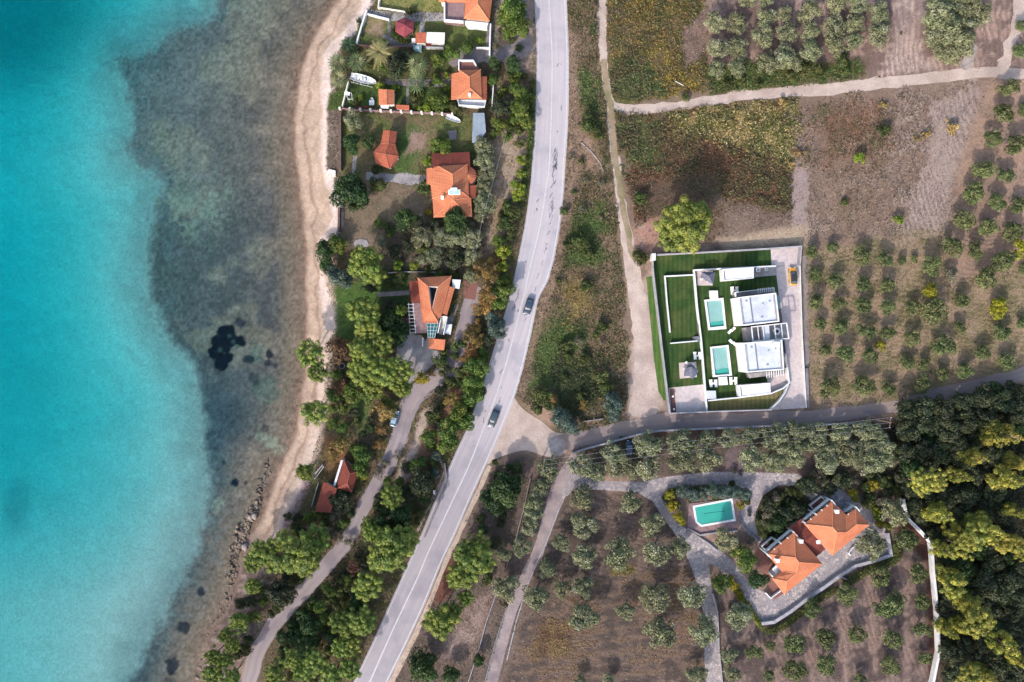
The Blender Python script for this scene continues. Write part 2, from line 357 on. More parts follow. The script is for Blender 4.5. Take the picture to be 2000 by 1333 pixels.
depth += .3*np.clip((dsand+6)/12, 0, 1)+.13*deep+3.0*np.exp(-(((GX-gx0)/26)**2+((GY-gy0)/22)**2))+.5*np.exp(-(((GX-gx0)/16)**2+((GY-P(0, 640)[1])/40)**2))
depth -= .1*deep*np.clip((-GY+5)/70, 0, 1)
land = np.clip(-dsea, 0, 8)
Z = np.where(dsea > 0, -1.0-depth, -1.0+land*.125+nz2*.10*np.clip(land, 0, 1))
Z = np.where(dsea <= -8, 0.0, Z)
Z = np.where((dsea > -40) & (dsea < -8), nz2*.05, Z)
Z = np.where(dsea <= -40, 0, Z)
def cc(*c): return np.array(C(*c))
COLR = np.empty(GX.shape+(3,)); COLR[:] = cc(150, 128, 116)
def lay(c, m): 
    global COLR
    COLR = COLR*(1-m[..., None])+np.array(c)*m[..., None]
def sm(v, a, b): t = np.clip((v-a)/(b-a), 0, 1); return t*t*(3-2*t)
lay(cc(178, 150, 135), sm(nz1+.6*nz2, .0, .2))
DENS = np.zeros(GX.shape); TH = np.zeros(GX.shape); PAL = np.zeros(GX.shape, int)
PALS = [[(150, 135, 115)],
 [(98, 98, 62), (136, 122, 84), (78, 84, 54), (158, 132, 100), (112, 92, 70), (88, 100, 58)],      # 1 olive brown scrub
 [(186, 160, 76), (150, 124, 72), (108, 114, 62), (164, 134, 78), (122, 104, 80), (132, 130, 70), (92, 98, 60), (140, 120, 92)],   # 2 yellow autumn
 [(138, 98, 74), (116, 84, 68), (150, 116, 80), (106, 98, 68), (98, 82, 68), (126, 112, 72), (112, 110, 72)],          # 3 reddish
 [(84, 112, 56), (100, 128, 68), (120, 138, 78), (76, 96, 54), (96, 108, 62)],                          # 4 green
 [(206, 182, 126), (176, 158, 108), (142, 144, 82), (118, 124, 70), (216, 190, 140), (104, 112, 64), (128, 110, 78)],               # 5 straw + green
 [(166, 146, 136), (140, 120, 112), (186, 166, 154), (112, 98, 90), (150, 132, 112), (120, 104, 92)],         # 6 dry grey
 [(70, 84, 48), (56, 70, 42), (88, 96, 56), (62, 62, 48)],                                    # 7 dark undergrowth
 [(168, 140, 90), (150, 120, 78), (128, 104, 76), (186, 158, 108)],
 [(98, 116, 66), (116, 130, 80), (132, 132, 88), (92, 98, 66), (120, 104, 76)],
 [(188, 164, 140), (160, 140, 112), (140, 132, 94), (176, 150, 128), (122, 118, 84)]]                                      # 8 ochre tufts
def region(poly, c1, c2=None, soft=1.2, amp=3.0, dens=0, th=.3, pal=0, strength=1.0, pw=True):
    q = PL(poly); a = np.array([p[:2] for p in q]); mg = soft+amp+2
    s = (GX > a[:, 0].min()-mg) & (GX < a[:, 0].max()+mg) & (GY > a[:, 1].min()-mg) & (GY < a[:, 1].max()+mg)
    X, Y = GX[s], GY[s]; d = sdist(X, Y, q)+(nz1[s]*1.3+nz2[s]*.7)*amp
    m = sm(d, -soft, soft)*strength
    c = np.array(cc(*c1))[None]*np.ones((len(X), 1))
    if c2 is not None: k = sm(nz1[s]+.7*nz2[s], -.12, .14)[:, None]; c = c*(1-k)+np.array(cc(*c2))*k
    COLR[s] = COLR[s]*(1-m[:, None])+c*m[:, None]
    hit = m > RNG.uniform(.15, .85, m.shape); idx = np.where(s); 
    if pw: DENS[idx[0][hit], idx[1][hit]] = dens; TH[idx[0][hit], idx[1][hit]] = th; PAL[idx[0][hit], idx[1][hit]] = pal
R = region
# broad areas, west to east
R([(640, -60), (1050, -60), (1050, 560), (900, 900), (700, 1400), (380, 1400), (560, 1000), (640, 620)], (128, 112, 92), (100, 98, 68), 2, 3, 3.5, .35, 1)
R([(1100, -60), (1190, -60), (1200, 300), (1225, 700), (1220, 850), (1100, 860), (990, 790), (1060, 500), (1108, 300)], (150, 128, 108), (112, 106, 76), 1.5, 2, 6, .55, 1)
for q_ in ([(1030, 640), (1100, 600), (1150, 640), (1130, 740), (1060, 780), (1020, 740)], [(1115, 120), (1165, 150), (1160, 210), (1125, 230)], [(1110, 420), (1170, 400), (1175, 520), (1110, 520)]): R(q_, (92, 108, 62), (110, 118, 72), 3, 6, 8, .5, 4)
R([(1090, 680), (1165, 690), (1180, 800), (1110, 830), (1080, 760)], (84, 92, 60), (72, 80, 56), 3, 6, 6, .5, 7)
R([(1108, 60), (1130, 60), (1135, 330), (1085, 560), (1020, 780), (1005, 770), (1060, 560), (1102, 340)], (178, 150, 130), (150, 126, 104), 1.5, 3, 5, .3, 6)
R([(1095, 560), (1140, 540), (1160, 600), (1110, 640)], (150, 138, 80), (128, 112, 70), 3, 6, 6, .4, 8)
R([(1030, 790), (1075, 790), (1080, 830), (1050, 820)], (206, 176, 160), (180, 150, 134), 1.5, 2, 1, .1, 6)
R([(1130, 250), (1160, 270), (1175, 340), (1140, 330)], (190, 158, 138), (160, 132, 112), 2, 3, 3, .2, 6)
R([(1180, -60), (1390, -60), (1375, 180), (1300, 190), (1210, 205), (1180, 120)], (128, 112, 84), (104, 100, 66), 1.5, 3, 7, .65, 2)
R([(1330, 60), (1385, 20), (1375, 110), (1340, 130)], (160, 134, 125), (140, 118, 108), 1, 2, 3, .3, 6)
R([(1185, 110), (1270, 120), (1290, 180), (1210, 205), (1185, 140)], (110, 114, 66), (90, 98, 56), 2, 6, 8, .6, 9)
R([(1375, -60), (2060, -60), (2060, 200), (1900, 130), (1700, 150), (1500, 175), (1390, 190)], (140, 118, 112), (172, 146, 136), 2, 2, 1.0, .15, 6)
R([(1380, 130), (1700, 115), (1690, 150), (1500, 178), (1385, 190)], (116, 106, 72), (96, 92, 62), 1.5, 2, 7, .5, 4)
R([(1745, -60), (1830, -60), (1800, 90), (1840, 140), (1720, 145), (1745, 80)], (172, 150, 146), (188, 166, 158), 1, 2, 1.2, .12, 6)
R([(1205, 215), (1560, 195), (1570, 440), (1480, 470), (1240, 440)], (120, 100, 78), (98, 88, 66), 2.5, 4, 8, .7, 3)
R([(1205, 225), (1300, 225), (1290, 330), (1215, 330)], (100, 108, 66), (84, 92, 56), 3, 5, 9, .7, 9)
R([(1300, 215), (1560, 190), (1575, 290), (1480, 300), (1380, 270), (1310, 270)], (132, 124, 70), (100, 98, 56), 3, 6, 10, .8, 5)
R([(1505, 280), (1575, 280), (1570, 330), (1500, 320)], (190, 160, 110), (140, 130, 80), 2, 4, 10, .7, 5)
R([(1240, 350), (1400, 340), (1420, 470), (1260, 450)], (120, 100, 88), (100, 88, 74), 2, 4, 4, .4, 3)
R([(1400, 390), (1560, 420), (1560, 470), (1400, 490)], (150, 130, 118), (128, 110, 98), 2, 4, 3, .3, 6)
R([(1565, 195), (1930, 165), (1850, 480), (1600, 490), (1560, 440)], (158, 134, 120), (182, 162, 150), 3, 7, 5, .35, 6)
R([(1580, 200), (1740, 190), (1720, 330), (1600, 340)], (134, 104, 86), (152, 128, 112), 5, 10, 5, .4, 3)
R([(1640, 330), (1740, 330), (1720, 450), (1620, 450)], (144, 122, 104), (160, 138, 122), 4, 8, 4, .4, 6)
R([(1550, 330), (1578, 330), (1575, 450), (1545, 440)], (176, 158, 156), (165, 146, 142), .6, 1, 1, .1, 6)
R([(1820, 200), (1925, 165), (1880, 330), (1830, 480), (1760, 480), (1800, 330)], (184, 164, 156), (165, 146, 140), 2, 4, 2.0, .15, 6)
R([(1565, 480), (2060, 430), (2060, 715), (1900, 740), (1750, 785), (1580, 800), (1572, 500)], (178, 154, 130), (140, 130, 98), 2, 3, 4, .25, 10)
R([(1870, 330), (1930, 160), (2060, 130), (2060, 500), (1850, 560)], (190, 158, 140), (158, 134, 120), 2, 2, 1.4, .12, 10)
R([(1240, 440), (1300, 420), (1300, 500), (1250, 500)], (206, 172, 158), (180, 140, 126), 1.5, 2.5, 1.2, .15, 6)
R([(1400, 465), (1570, 440), (1575, 480), (1420, 487)], (206, 184, 160), (180, 158, 140), 1, 2, 1.0, .12, 8)
R([(980, 880), (1120, 900), (1060, 1050), (960, 1400), (740, 1400), (900, 1050)], (130, 112, 106), (108, 98, 88), 1.5, 2, 2.2, .3, 6)
R([(880, 1180), (960, 1160), (940, 1290), (860, 1290)], (180, 156, 148), (150, 128, 118), 2, 3, 3, .25, 6)
R([(855, 1110), (930, 1070), (905, 1140), (850, 1180)], (150, 96, 84), (124, 84, 74), 1, 2, 1, .15, 3)
R([(1110, 955), (1270, 965), (1350, 1060), (1400, 1150), (1385, 1400), (960, 1400), (1060, 1060)], (100, 88, 83), (126, 108, 99), 1.5, 1.5, 1.8, .15, 6)
for k in range(9):
    y = 1130+k*23; R([(1060-k*9, y+22), (1280, y-8), (1390, y-30), (1390, y-22), (1280, y+3), (1060-k*9, y+30)], (158, 132, 118), (120, 98, 84), 1.0, 2.2, 4, .2, 8, .75)
R([(1190, 1108), (1235, 1103), (1240, 1120), (1190, 1125)], (130, 115, 70), None, 1, 2, 6, .3, 2)
R([(1050, 1210), (1120, 1215), (1110, 1275), (1040, 1290)], (110, 84, 70), (130, 108, 80), 2, 3, 5, .3, 8)
R([(1120, 880), (1300, 840), (1740, 830), (1760, 930), (1500, 925), (1300, 935), (1130, 920)], (122, 104, 100), (98, 90, 78), 1, 2, 1.4, .2, 7)
R([(1425, 880), (1460, 875), (1455, 925), (1415, 925)], (150, 130, 135), (120, 104, 108), 1, 2, 1, .1, 6)
R([(1395, 1110), (1490, 1220), (1680, 1110), (1770, 1010), (1835, 1100), (1840, 1400), (1390, 1400)], (106, 92, 90), (138, 119, 112), 1.5, 1.5, 1.0, .15, 6)
for a, b2 in (((1495, 1235), (1520, 1340)), ((1570, 1215), (1590, 1340)), ((1640, 1180), (1655, 1340)), ((1700, 1120), (1710, 1320)), ((1765, 1090), (1775, 1340))):
    R([(a[0]-7, a[1]), (a[0]+9, a[1]), (b2[0]+7, b2[1]), (b2[0]-9, b2[1])], (186, 160, 150), (150, 126, 118), 1, 2.5, 1.5, .12, 6, .8)
R([(1745, 1030), (1775, 1012), (1815, 1050), (1830, 1330), (1815, 1333), (1812, 1100)], (104, 72, 66), (84, 58, 54), .8, 1.5, .5, .1, 3)
R([(1700, 930), (1775, 945), (1770, 1010), (1730, 1000)], (110, 78, 76), (90, 66, 66), 1, 2, .8, .1, 3)
R([(1730, 830), (2060, 740), (2060, 1400), (1845, 1400), (1830, 1080), (1775, 1000), (1760, 930)], (58, 54, 44), (44, 42, 34), 2, 2, 3.0, .5, 7)
R([(1560, 930), (1770, 925), (1760, 1010), (1690, 980), (1640, 950), (1600, 960)], (90, 78, 70), (70, 64, 54), 1, 2, 2, .4, 7)
R([(1470, 950), (1560, 945), (1590, 985), (1500, 1060), (1470, 1010)], (84, 76, 60), (62, 60, 44), 1, 2, 4, .4, 7)
# cut slopes beside the coast road, gardens
R([(905, 700), (935, 690), (880, 830), (800, 960), (770, 1010), (790, 900), (870, 790)], (166, 124, 106), (150, 118, 98), 1, 2, 3, .3, 8)
R([(828, 800), (850, 790), (800, 930), (760, 1000), (775, 930)], (214, 192, 178), (180, 160, 150), .8, 1.5, 1, .1, 6)
R([(690, 1050), (745, 1080), (700, 1180), (560, 1290), (520, 1400), (560, 1200), (650, 1110)], (104, 90, 74), (82, 80, 58), 1.5, 2.5, 4.5, .45, 7)
R([(660, 340), (840, 360), (830, 470), (700, 500), (660, 450)], (158, 136, 118), (130, 118, 96), 1.5, 3, 2, .12, 6)
R([(720, 450), (960, 440), (950, 545), (760, 540)], (122, 108, 96), (100, 94, 76), 2, 3, 2, .2, 7)
R([(955, 240), (1040, 240), (1030, 320), (985, 480), (945, 500), (960, 340)], (190, 170, 152), (164, 144, 122), 1.5, 3, 2.5, .18, 8)
R([(962, 110), (1045, 90), (1045, 200), (1000, 250), (965, 220)], (172, 150, 138), (140, 120, 96), 1.5, 2, 3, .3, 1)
R([(970, -60), (1042, -60), (1040, 110), (985, 120), (970, 60)], (200, 182, 178), (170, 150, 140), 1.5, 2, .8, .15, 6)
R([(665, 225), (925, 228), (915, 300), (845, 300), (790, 350), (670, 340)], (140, 124, 96), (112, 116, 72), 1.5, 3, 3, .12, 4)
R([(765, 270), (800, 235), (830, 260), (800, 340), (760, 338)], (84, 112, 58), (96, 120, 66), 2, 2, 4, .1, 4)
R([(800, 255), (835, 260), (830, 290), (795, 300)], (178, 150, 138), (150, 126, 112), 1, 1.5, 1, .1, 6)
R([(640, 560), (740, 540), (745, 640), (680, 700), (640, 640)], (86, 118, 58), (98, 124, 66), 1.5, 1.5, 4, .1, 4)
R([(660, 770), (720, 775), (740, 830), (660, 870), (650, 800)], (96, 120, 70), (150, 124, 96), 1.5, 2, 3, .12, 4)
R([(630, 845), (670, 860), (690, 900), (640, 940)], (150, 104, 78), (120, 96, 70), 1.5, 2, 2, .1, 8)
R([(735, 530), (800, 530), (800, 650), (735, 650)], (62, 88, 46), (56, 72, 42), 1, 1.5, 3, .12, 4)
R([(700, 30), (960, 40), (962, 108), (690, 85)], (128, 130, 82), (112, 124, 72), .8, 1, 3, .1, 4)
R([(704, 30), (752, 40), (748, 75), (705, 62)], (178, 152, 132), (140, 132, 96), .8, 1.5, 2, .08, 4)
R([(735, -60), (868, -60), (868, 28), (740, 20)], (140, 146, 86), (158, 150, 96), .8, 1, 3, .08, 4)
R([(672, 160), (882, 165), (890, 215), (668, 210)], (84, 104, 54), (72, 90, 48), .6, 1, 3, .1, 4)
R([(690, 90), (880, 105), (882, 155), (690, 150)], (122, 116, 80), (88, 94, 58), .8, 1.5, 3, .12, 4)
R([(1230, 700), (1250, 640), (1262, 540), (1278, 540), (1300, 800), (1262, 815), (1230, 815)], (206, 186, 172), (188, 168, 156), 1, 1, .4, .08, 6)
# beach: wet brown to pale, then the white pebble band
bm = sm(dsea, 1.5, -1.0)*(1-sm(-dsea, 6.0, 8.5))*np.where(GY > -52, 1, 0)
lay(cc(188, 158, 138), sm(dsea, 3.5, -.5)*sm(-dsea, 8.0, 6.0)*near)
lay(cc(172, 148, 132), sm(-dsea, -.4, .4)*sm(-dsea, 3.2, 1.6)*near)
lay(cc(214, 190, 172), sm(-dsea, 1.8, 3.0)*sm(-dsea, 8.0, 6.2)*near)
WB = PL([(735, -60), (718, 0), (704, 40), (680, 66), (655, 88), (640, 112), (636, 150), (640, 200), (638, 260), (636, 300), (641, 340), (656, 380), (660, 430), (648, 456), (622, 478), (616, 520), (628, 560), (640, 600), (646, 640), (634, 665), (622, 800), (606, 880), (588, 950), (560, 1000), (540, 1048), (490, 1070)])
dW = segdist(GX, GY, WB); dWs = sideL(GX, GY, [WB[i] for i in range(len(WB))])
lay(cc(202, 178, 160), sm(dWs, -.5, .6)*sm(dsea, .2, -1.0)*near)
lay(cc(238, 218, 210), sm(dW+nz2*2.0, 1.9, .9)*np.where(GY > 3, 1, .45)*sm(dsea, -3, -4)*near)
lay(cc(160, 130, 116), sm(np.abs(dsea+2.6+nz1*1.5), .5, .2)*.6*np.where(dsea < -.5, 1, 0))
DENS = np.where((dWs > -1) | (dsea > -3), 0, DENS)
R([(640, 210), (664, 215), (664, 335), (640, 330)], (156, 136, 128), (128, 116, 100), .5, 1, 4, .3, 6)
R([(645, 185), (668, 180), (665, 215), (640, 215)], (110, 130, 62), (90, 110, 52), .6, 1, 5, .25, 4)
low = sm(-GY, -P(0, 1040)[1]-2, -P(0, 1040)[1]+5)
lay(cc(136, 118, 112), low*sm(dsea, 3, 0)*sm(-dsea, 12, 8)*near)
lay(cc(92, 80, 76), low*sm(nz2+nz1*.6, -.02, .16)*sm(dsea, 3, 0)*sm(-dsea, 12, 8)*near*.8)
lay(cc(200, 182, 172), low*sm(-nz2, .08, .22)*sm(dsea, 3, 0)*sm(-dsea, 12, 8)*near*.6)
lay(cc(150, 128, 140), sm(dWs, -2.6, -1.5)*sm(-dWs, -.6, .8)*sm(GY, P(0, 1050)[1], P(0, 1020)[1])*sm(-GY, -P(0, 880)[1], -P(0, 930)[1])*.9)
# sea bed
und = sm(dsea, -.2, .6)
lay(cc(150, 126, 112), sm(dsea, -.6, .8))
lay(cc(142, 116, 112), sm(dsea+nz1*4, 3, 10))
lay(cc(150, 122, 124), sm(dsea+nz0*30, 14, 30))
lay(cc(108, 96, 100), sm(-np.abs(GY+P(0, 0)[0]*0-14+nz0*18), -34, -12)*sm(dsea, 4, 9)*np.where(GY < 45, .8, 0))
lay(cc(190, 150, 128), sm(nz0*1.2+nz1*.5, .05, .3)*sm(dsea, 3, 8)*.45*np.where(dsand < -3, 1, 0))
lay(cc(112, 104, 104), sm(-nz0*1.2-nz1*.6, .02, .25)*sm(dsea, 6, 12)*.6)
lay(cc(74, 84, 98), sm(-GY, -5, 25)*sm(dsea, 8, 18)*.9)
lay(cc(96, 98, 100), sm(nz2+nz1, .06, .2)*sm(dsand, -9, -1)*und*.6)
SAND = np.array([.42, .262, .255])
lay(SAND*np.array([.42, .6, .62]), sm(dsand, -2.0, 1.5)*und)
lay(SAND, sm(dsand, 0, 13)*und)
lay(SAND*.7, sm(nz0+.4*nz1, .0, .3)*sm(dsand, 10, 26)*.25)
lay(SAND*1.15, sm(np.sin((GX*.55+GY*.22)+nz1*9)*.5+nz2*.5, .1, .7)*sm(dsand, 2, 8)*.18)
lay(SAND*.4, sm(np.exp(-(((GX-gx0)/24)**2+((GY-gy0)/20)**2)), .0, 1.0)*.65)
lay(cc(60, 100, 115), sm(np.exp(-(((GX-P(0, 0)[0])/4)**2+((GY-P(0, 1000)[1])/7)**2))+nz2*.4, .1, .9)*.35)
def patch(px, py, r, c, s=1.0, am=1.0, ax=1.0):
    x, y = P(px, py, -2)[:2]; d = np.sqrt(((GX-x)/ax)**2+(GY-y)**2)+(nz2*2.2+nz1*1.5)*am*min(1.3, r/16)
    lay(cc(*c), sm(d, r/8+.35, r/8-.35)*s*und)
for p in ((370, 385, 46, 1.3), (400, 430, 30, 1), (345, 400, 26, 1), (425, 400, 22, 1)): patch(p[0], p[1], p[2], (180, 165, 150), .28, 6, p[3])
for k in range(6): patch(512+k*8, 852+k*5, 12, (178, 176, 156), .3, 1.6)
patch(425, 985, 14, (190, 180, 165), .4, 2.5); patch(520, 760, 26, (110, 122, 112), .5, 2); patch(500, 690, 20, (118, 128, 118), .5, 2)
for a, b2, r in ((438, 650, 15), (425, 668, 14), (420, 690, 14), (434, 708, 14), (446, 700, 11), (452, 662, 14), (466, 665, 12), (474, 672, 8), (440, 676, 15), (430, 700, 12), (448, 645, 10)): patch(a, b2, r, (8, 24, 40), 1, .7)
for a, b2, r in ((462, 678, 5), (456, 668, 4), (430, 684, 4), (448, 656, 4)): patch(a, b2, r, (80, 92, 90), .8, 1)
for a, b2, r, s in ((486, 702, 11, .8), (527, 693, 9, .9), (524, 708, 8, .8), (497, 740, 12, .5), (468, 630, 8, .7), (540, 715, 5, .7), (458, 943, 9, 1), (437, 903, 5, .9), (481, 943, 4, .8), (394, 1156, 10, .85), (360, 1225, 12, .85), (338, 1300, 14, .9), (518, 838, 8, .5), (285, 428, 5, .4), (330, 1330, 8, .6)): patch(a, b2, r, (16, 32, 52), s, 1)
ds = sm(dsand, -2, 4)[..., None]; spk = fbm(GX*1.7, GY*1.7, 71, 3)-.5
COLR *= (1+1.0*spk*und*(1-ds[..., 0])+.12*spk*und)[..., None]
COLR *= (1+(.5-.38*ds)*nz2[..., None])*np.clip(1+(.4-.25*ds)*nz1[..., None], .5, 1.5)
for pl_, ax, ay, fr in (([(1110, 955), (1270, 965), (1400, 1150), (1385, 1400), (960, 1400), (1060, 1060)], .18, 1, 5.2), ([(1395, 1110), (1490, 1220), (1770, 1010), (1840, 1400), (1390, 1400)], 1, .35, 4.6), ([(1565, 480), (2060, 430), (2060, 715), (1900, 740), (1580, 800)], .12, 1, 5.6), ([(1375, -60), (2060, -60), (2060, 130), (1390, 190)], 1, .1, 4.8), ([(1750, 200), (1925, 165), (1830, 480), (1740, 480)], 1, .3, 5.0)):
    f_ = np.sin((GX*ax+GY*ay+nz1*1.6+nz0*6)*fr)*sdist(GX, GY, PL(pl_)).clip(0, 1)*near; COLR *= (1+.3*f_*np.clip(.6+nz1*2, 0, 1))[..., None]
fa = (np.arange(nY-1)[:, None]*nX+np.arange(nX-1)[None]).ravel()
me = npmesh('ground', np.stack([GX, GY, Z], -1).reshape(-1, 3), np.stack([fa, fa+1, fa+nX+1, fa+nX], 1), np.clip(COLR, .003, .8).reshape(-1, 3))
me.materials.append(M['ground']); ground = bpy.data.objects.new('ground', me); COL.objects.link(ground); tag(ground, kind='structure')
# water body: closed box, its top at sea level, its east side under the land
sea = MB(); sea.box(-1512, 0, -40, 2976, 5800, 39.0)
so = sea.build('sea', M['sea']); tag(so, kind='structure')
# ------------------------------------------------------------------ roads and paving
def strip(name, L_, R_, z, m, n=4, kind='structure', jag=0, parent=None):
    """sheet between two edge lines (px); UV x across in metres, y along"""
    A = [Vector(P(*p)[:2]) for p in smooth(L_, n)]; B = [Vector(P(*p)[:2]) for p in smooth(R_, n)]
    V = []; F = []; UV = []; run = 0; cs = 6
    for i, (a, b) in enumerate(zip(A, B)):
        if i: run += ((a+b)/2-(A[i-1]+B[i-1])/2).length
        wd = (b-a).length
        if jag:
            j1 = (vnoise(np.array([run*.9]), np.array([z*999+1.5]))[0]-.5)*jag; j2 = (vnoise(np.array([run*.9]), np.array([z*999+7.7]))[0]-.5)*jag
            t = (b-a).normalized(); a = a+t*j1; b = b+t*j2
        for k in range(cs+1):
            p = a.lerp(b, k/cs); V.append((p.x, p.y, z+.01*math.sin(math.pi*k/cs))); UV.append((wd*k/cs, run))
    for i in range(len(A)-1):
        for k in range(cs): q = i*(cs+1)+k; F.append((q, q+cs+1, q+cs+2, q+1))
    me = bpy.data.meshes.new(name); me.from_pydata(V, [], F); uv = me.uv_layers.new(name='UV')
    for p in me.polygons:
        for li in p.loop_indices: uv.data[li].uv = UV[me.loops[li].vertex_index]
    if me.polygons[0].normal.z < 0: me.flip_normals()
    me.materials.append(m); o = bpy.data.objects.new(name, me); COL.objects.link(o); return tag(o, kind=kind)
def cstrip(name, pts, z, m, n=4, jag=0):
    L_ = []; R_ = []
    for i, p in enumerate(pts):
        a = pts[max(i-1, 0)]; b = pts[min(i+1, len(pts)-1)]; d = Vector((b[0]-a[0], b[1]-a[1])).normalized(); nn = Vector((-d.y, d.x))*p[2]/2
        L_.append((p[0]+nn.x, p[1]+nn.y)); R_.append((p[0]-nn.x, p[1]-nn.y))
    return strip(name, L_, R_, z, m, n, 'structure', jag)
RL = [(1044, -50), (1044, 0), (1048, 100), (1047, 180), (1044, 250), (1040, 300), (1037, 350), (1028, 420), (1013, 500), (1000, 560), (985, 615), (965, 680), (940, 760), (915, 830), (885, 895), (855, 965), (824, 1040), (795, 1104), (760, 1182), (725, 1260), (690, 1333), (665, 1385)]
RR = [(1106, -50), (1107, 0), (1111, 100), (1111, 200), (1108, 270), (1104, 330), (1102, 365), (1096, 430), (1083, 505), (1070, 550), (1052, 585), (1038, 650), (1023, 715), (1005, 777), (978, 845), (952, 905), (922, 970), (892, 1040), (862, 1104), (830, 1182), (793, 1262), (758, 1333), (734, 1385)]
def cl(pts, dx=0): return pts
RC = [(1071, -50), (1072, 0), (1078, 100), (1078, 170), (1076, 250), (1072, 333), (1066, 370), (1055, 440), (1036, 520), (1020, 590), (995, 687), (970, 770), (945, 835), (917, 907), (882, 982), (835, 1082), (816, 1128), (768, 1229), (722, 1333), (698, 1385)]
road = strip('main_road', RL, RR, .02, M['road'])
def line_mark(name, pts, wd, z): 
    b = MB(); q = [Vector(P(*p)[:2]) for p in smooth(pts, 4)]
    V = []; 
    for i, p in enumerate(q):
        t = (q[min(i+1, len(q)-1)]-q[max(i-1, 0)]).normalized(); nn = Vector((-t.y, t.x))*wd/2
        V += [(p.x+nn.x, p.y+nn.y, z), (p.x-nn.x, p.y-nn.y, z)]
    b.add(V, [(2*i, 2*i+1, 2*i+3, 2*i+2) for i in range(len(q)-1)]); o = b.build(name, M['paint'])
    if o.data.polygons[0].normal.z < 0: o.data.flip_normals()
    return tag(o, kind='structure')
line_mark('road_marking', RC, .32, .037)
line_mark('road_marking', [(a-4, b) for a, b in RR], .3, .033)
line_mark('road_marking', [(a+4, b) for a, b in RL], .15, .033)
# tar repairs on the carriageway: short crooked strokes
tb = MB()
def stroke(px, py, l, wd, ang):
    x, y = P(px, py)[:2]; q = []; n = 5
    for k in range(n+1): q.append((x+math.cos(ang)*l*(k/n-.5)+random.uniform(-.12, .12), y+math.sin(ang)*l*(k/n-.5)+random.uniform(-.1, .1), wd*(.4+random.random())))
    V = []
    for a, b, c in q: V += [(a-math.sin(ang)*c/2, b+math.cos(ang)*c/2, .039), (a+math.sin(ang)*c/2, b-math.cos(ang)*c/2, .039)]
    tb.add(V, [(2*k+1, 2*k+3, 2*k+2, 2*k) for k in range(n)])
def onroad(t, f):   # f across 0..1, t index along
    i = int(t); a = Vector(RL[i]).lerp(Vector(RL[i+1]), t-i); b = Vector(RR[i]).lerp(Vector(RR[i+1]), t-i); return a.lerp(b, f)
for k in range(95):
    seg = random.choices([(4.5, 7, .68, .1), (6.5, 10, .25, .05), (6.5, 10.5, .7, .07), (10, 14, .5, .3), (0.5, 4, .7, .15)], [40, 16, 22, 10, 6])[0]
    t = random.uniform(seg[0], seg[1]); p = onroad(t, seg[2]+random.uniform(-seg[3], seg[3])*.6); stroke(p.x, p.y, random.uniform(.4, 1.7), random.uniform(.08, .26), math.pi/2-.25+random.uniform(-.35, .35))
tag(tb.build('road_tar', M['tar']), kind='structure')
cstrip('coast_road', [(934, 560, 10), (920, 590, 30), (909, 640, 32), (898, 680, 33), (880, 716, 36), (847, 745, 36), (815, 768, 36), (796, 800, 34), (783, 845, 32), (770, 882, 31), (748, 925, 28), (720, 970, 27), (692, 1032, 28), (667, 1072, 28), (642, 1100, 29), (597, 1150, 30), (560, 1190, 32), (532, 1225, 30), (505, 1270, 30), (492, 1310, 30), (480, 1390, 30)], .024, M['road2'], 4, .8)
cstrip('lane', [(1072, 872, 30), (1110, 862, 34), (1150, 853, 34), (1185, 846, 32), (1240, 836, 32), (1285, 826, 34), (1385, 822, 30), (1450, 820, 30), (1550, 817, 28), (1650, 807, 26), (1750, 795, 24), (1825, 773, 26), (1900, 755, 24), (2000, 731, 25), (2080, 712, 25)], .024, M['road3'], 4, .9)
cstrip('dirt_track', [(1172, -50, 18), (1176, 0, 18), (1176, 60, 17), (1178, 118, 14), (1184, 165, 13), (1190, 200, 15), (1193, 240, 16), (1199, 300, 18), (1206, 350, 17), (1213, 400, 18), (1222, 450, 22), (1232, 510, 28), (1243, 570, 34), (1252, 630, 37), (1260, 700, 42), (1260, 760, 48), (1254, 815, 58)], .012, M['dirt'], 5, 1.0)
cstrip('dirt_track', [(1178, 116, 11), (1184, 165, 11), (1191, 200, 13), (1195, 240, 12), (1201, 300, 13), (1208, 350, 13), (1216, 400, 12), (1226, 450, 12), (1238, 510, 8)], .03, M['dirtb'], 5, .9)
cstrip('field_track', [(1186, 178, 8), (1196, 200, 12), (1212, 213, 17), (1250, 213, 19), (1310, 208, 18), (1360, 202, 18), (1420, 192, 20), (1465, 185, 20), (1540, 180, 20), (1625, 174, 24), (1700, 165, 24), (1750, 160, 24), (1850, 149, 22), (1920, 141, 22), (2000, 146, 18), (2080, 150, 18)], .016, M['dirt'], 4, .9)
cstrip('field_track', [(1955, 140, 24), (1970, 100, 20), (1985, 50, 18), (1998, -40, 18)], .012, M['dirt'], 4, 1.8)
cstrip('field_track', [(1885, 142, 24), (1893, 112, 20), (1910, 92, 10)], .012, M['gravel'], 4, 1.5)
cstrip('concrete_lane', [(1122, 885, 8), (1108, 925, 30), (1085, 970, 28), (1062, 1045, 23), (1050, 1080, 22), (1025, 1130, 20), (1002, 1187, 20), (982, 1250, 22), (965, 1312, 24), (948, 1390, 24)], .02, M['concpath'], 4, .3)
def sheet(name, pts, z, m, kind='structure', jag=0, rnd=0):
    q = smooth(list(pts)+[pts[0]], rnd)[:-1] if rnd else pts
    b = MB(); q = PL(q); n = len(q); a = sum(q[i][0]*q[(i+1) % n][1]-q[(i+1) % n][0]*q[i][1] for i in range(n))
    if a < 0: q = q[::-1]
    b.sheet([(x, y, z) for x, y, _ in q]); return tag(b.build(name, m), kind=kind)
sheet('junction', [(1003, 775), (1022, 800), (1060, 825), (1085, 845), (1120, 850), (1105, 885), (1070, 893), (1030, 880), (1000, 885), (972, 895), (950, 905), (975, 850)], .014, M['dirt'], rnd=3)
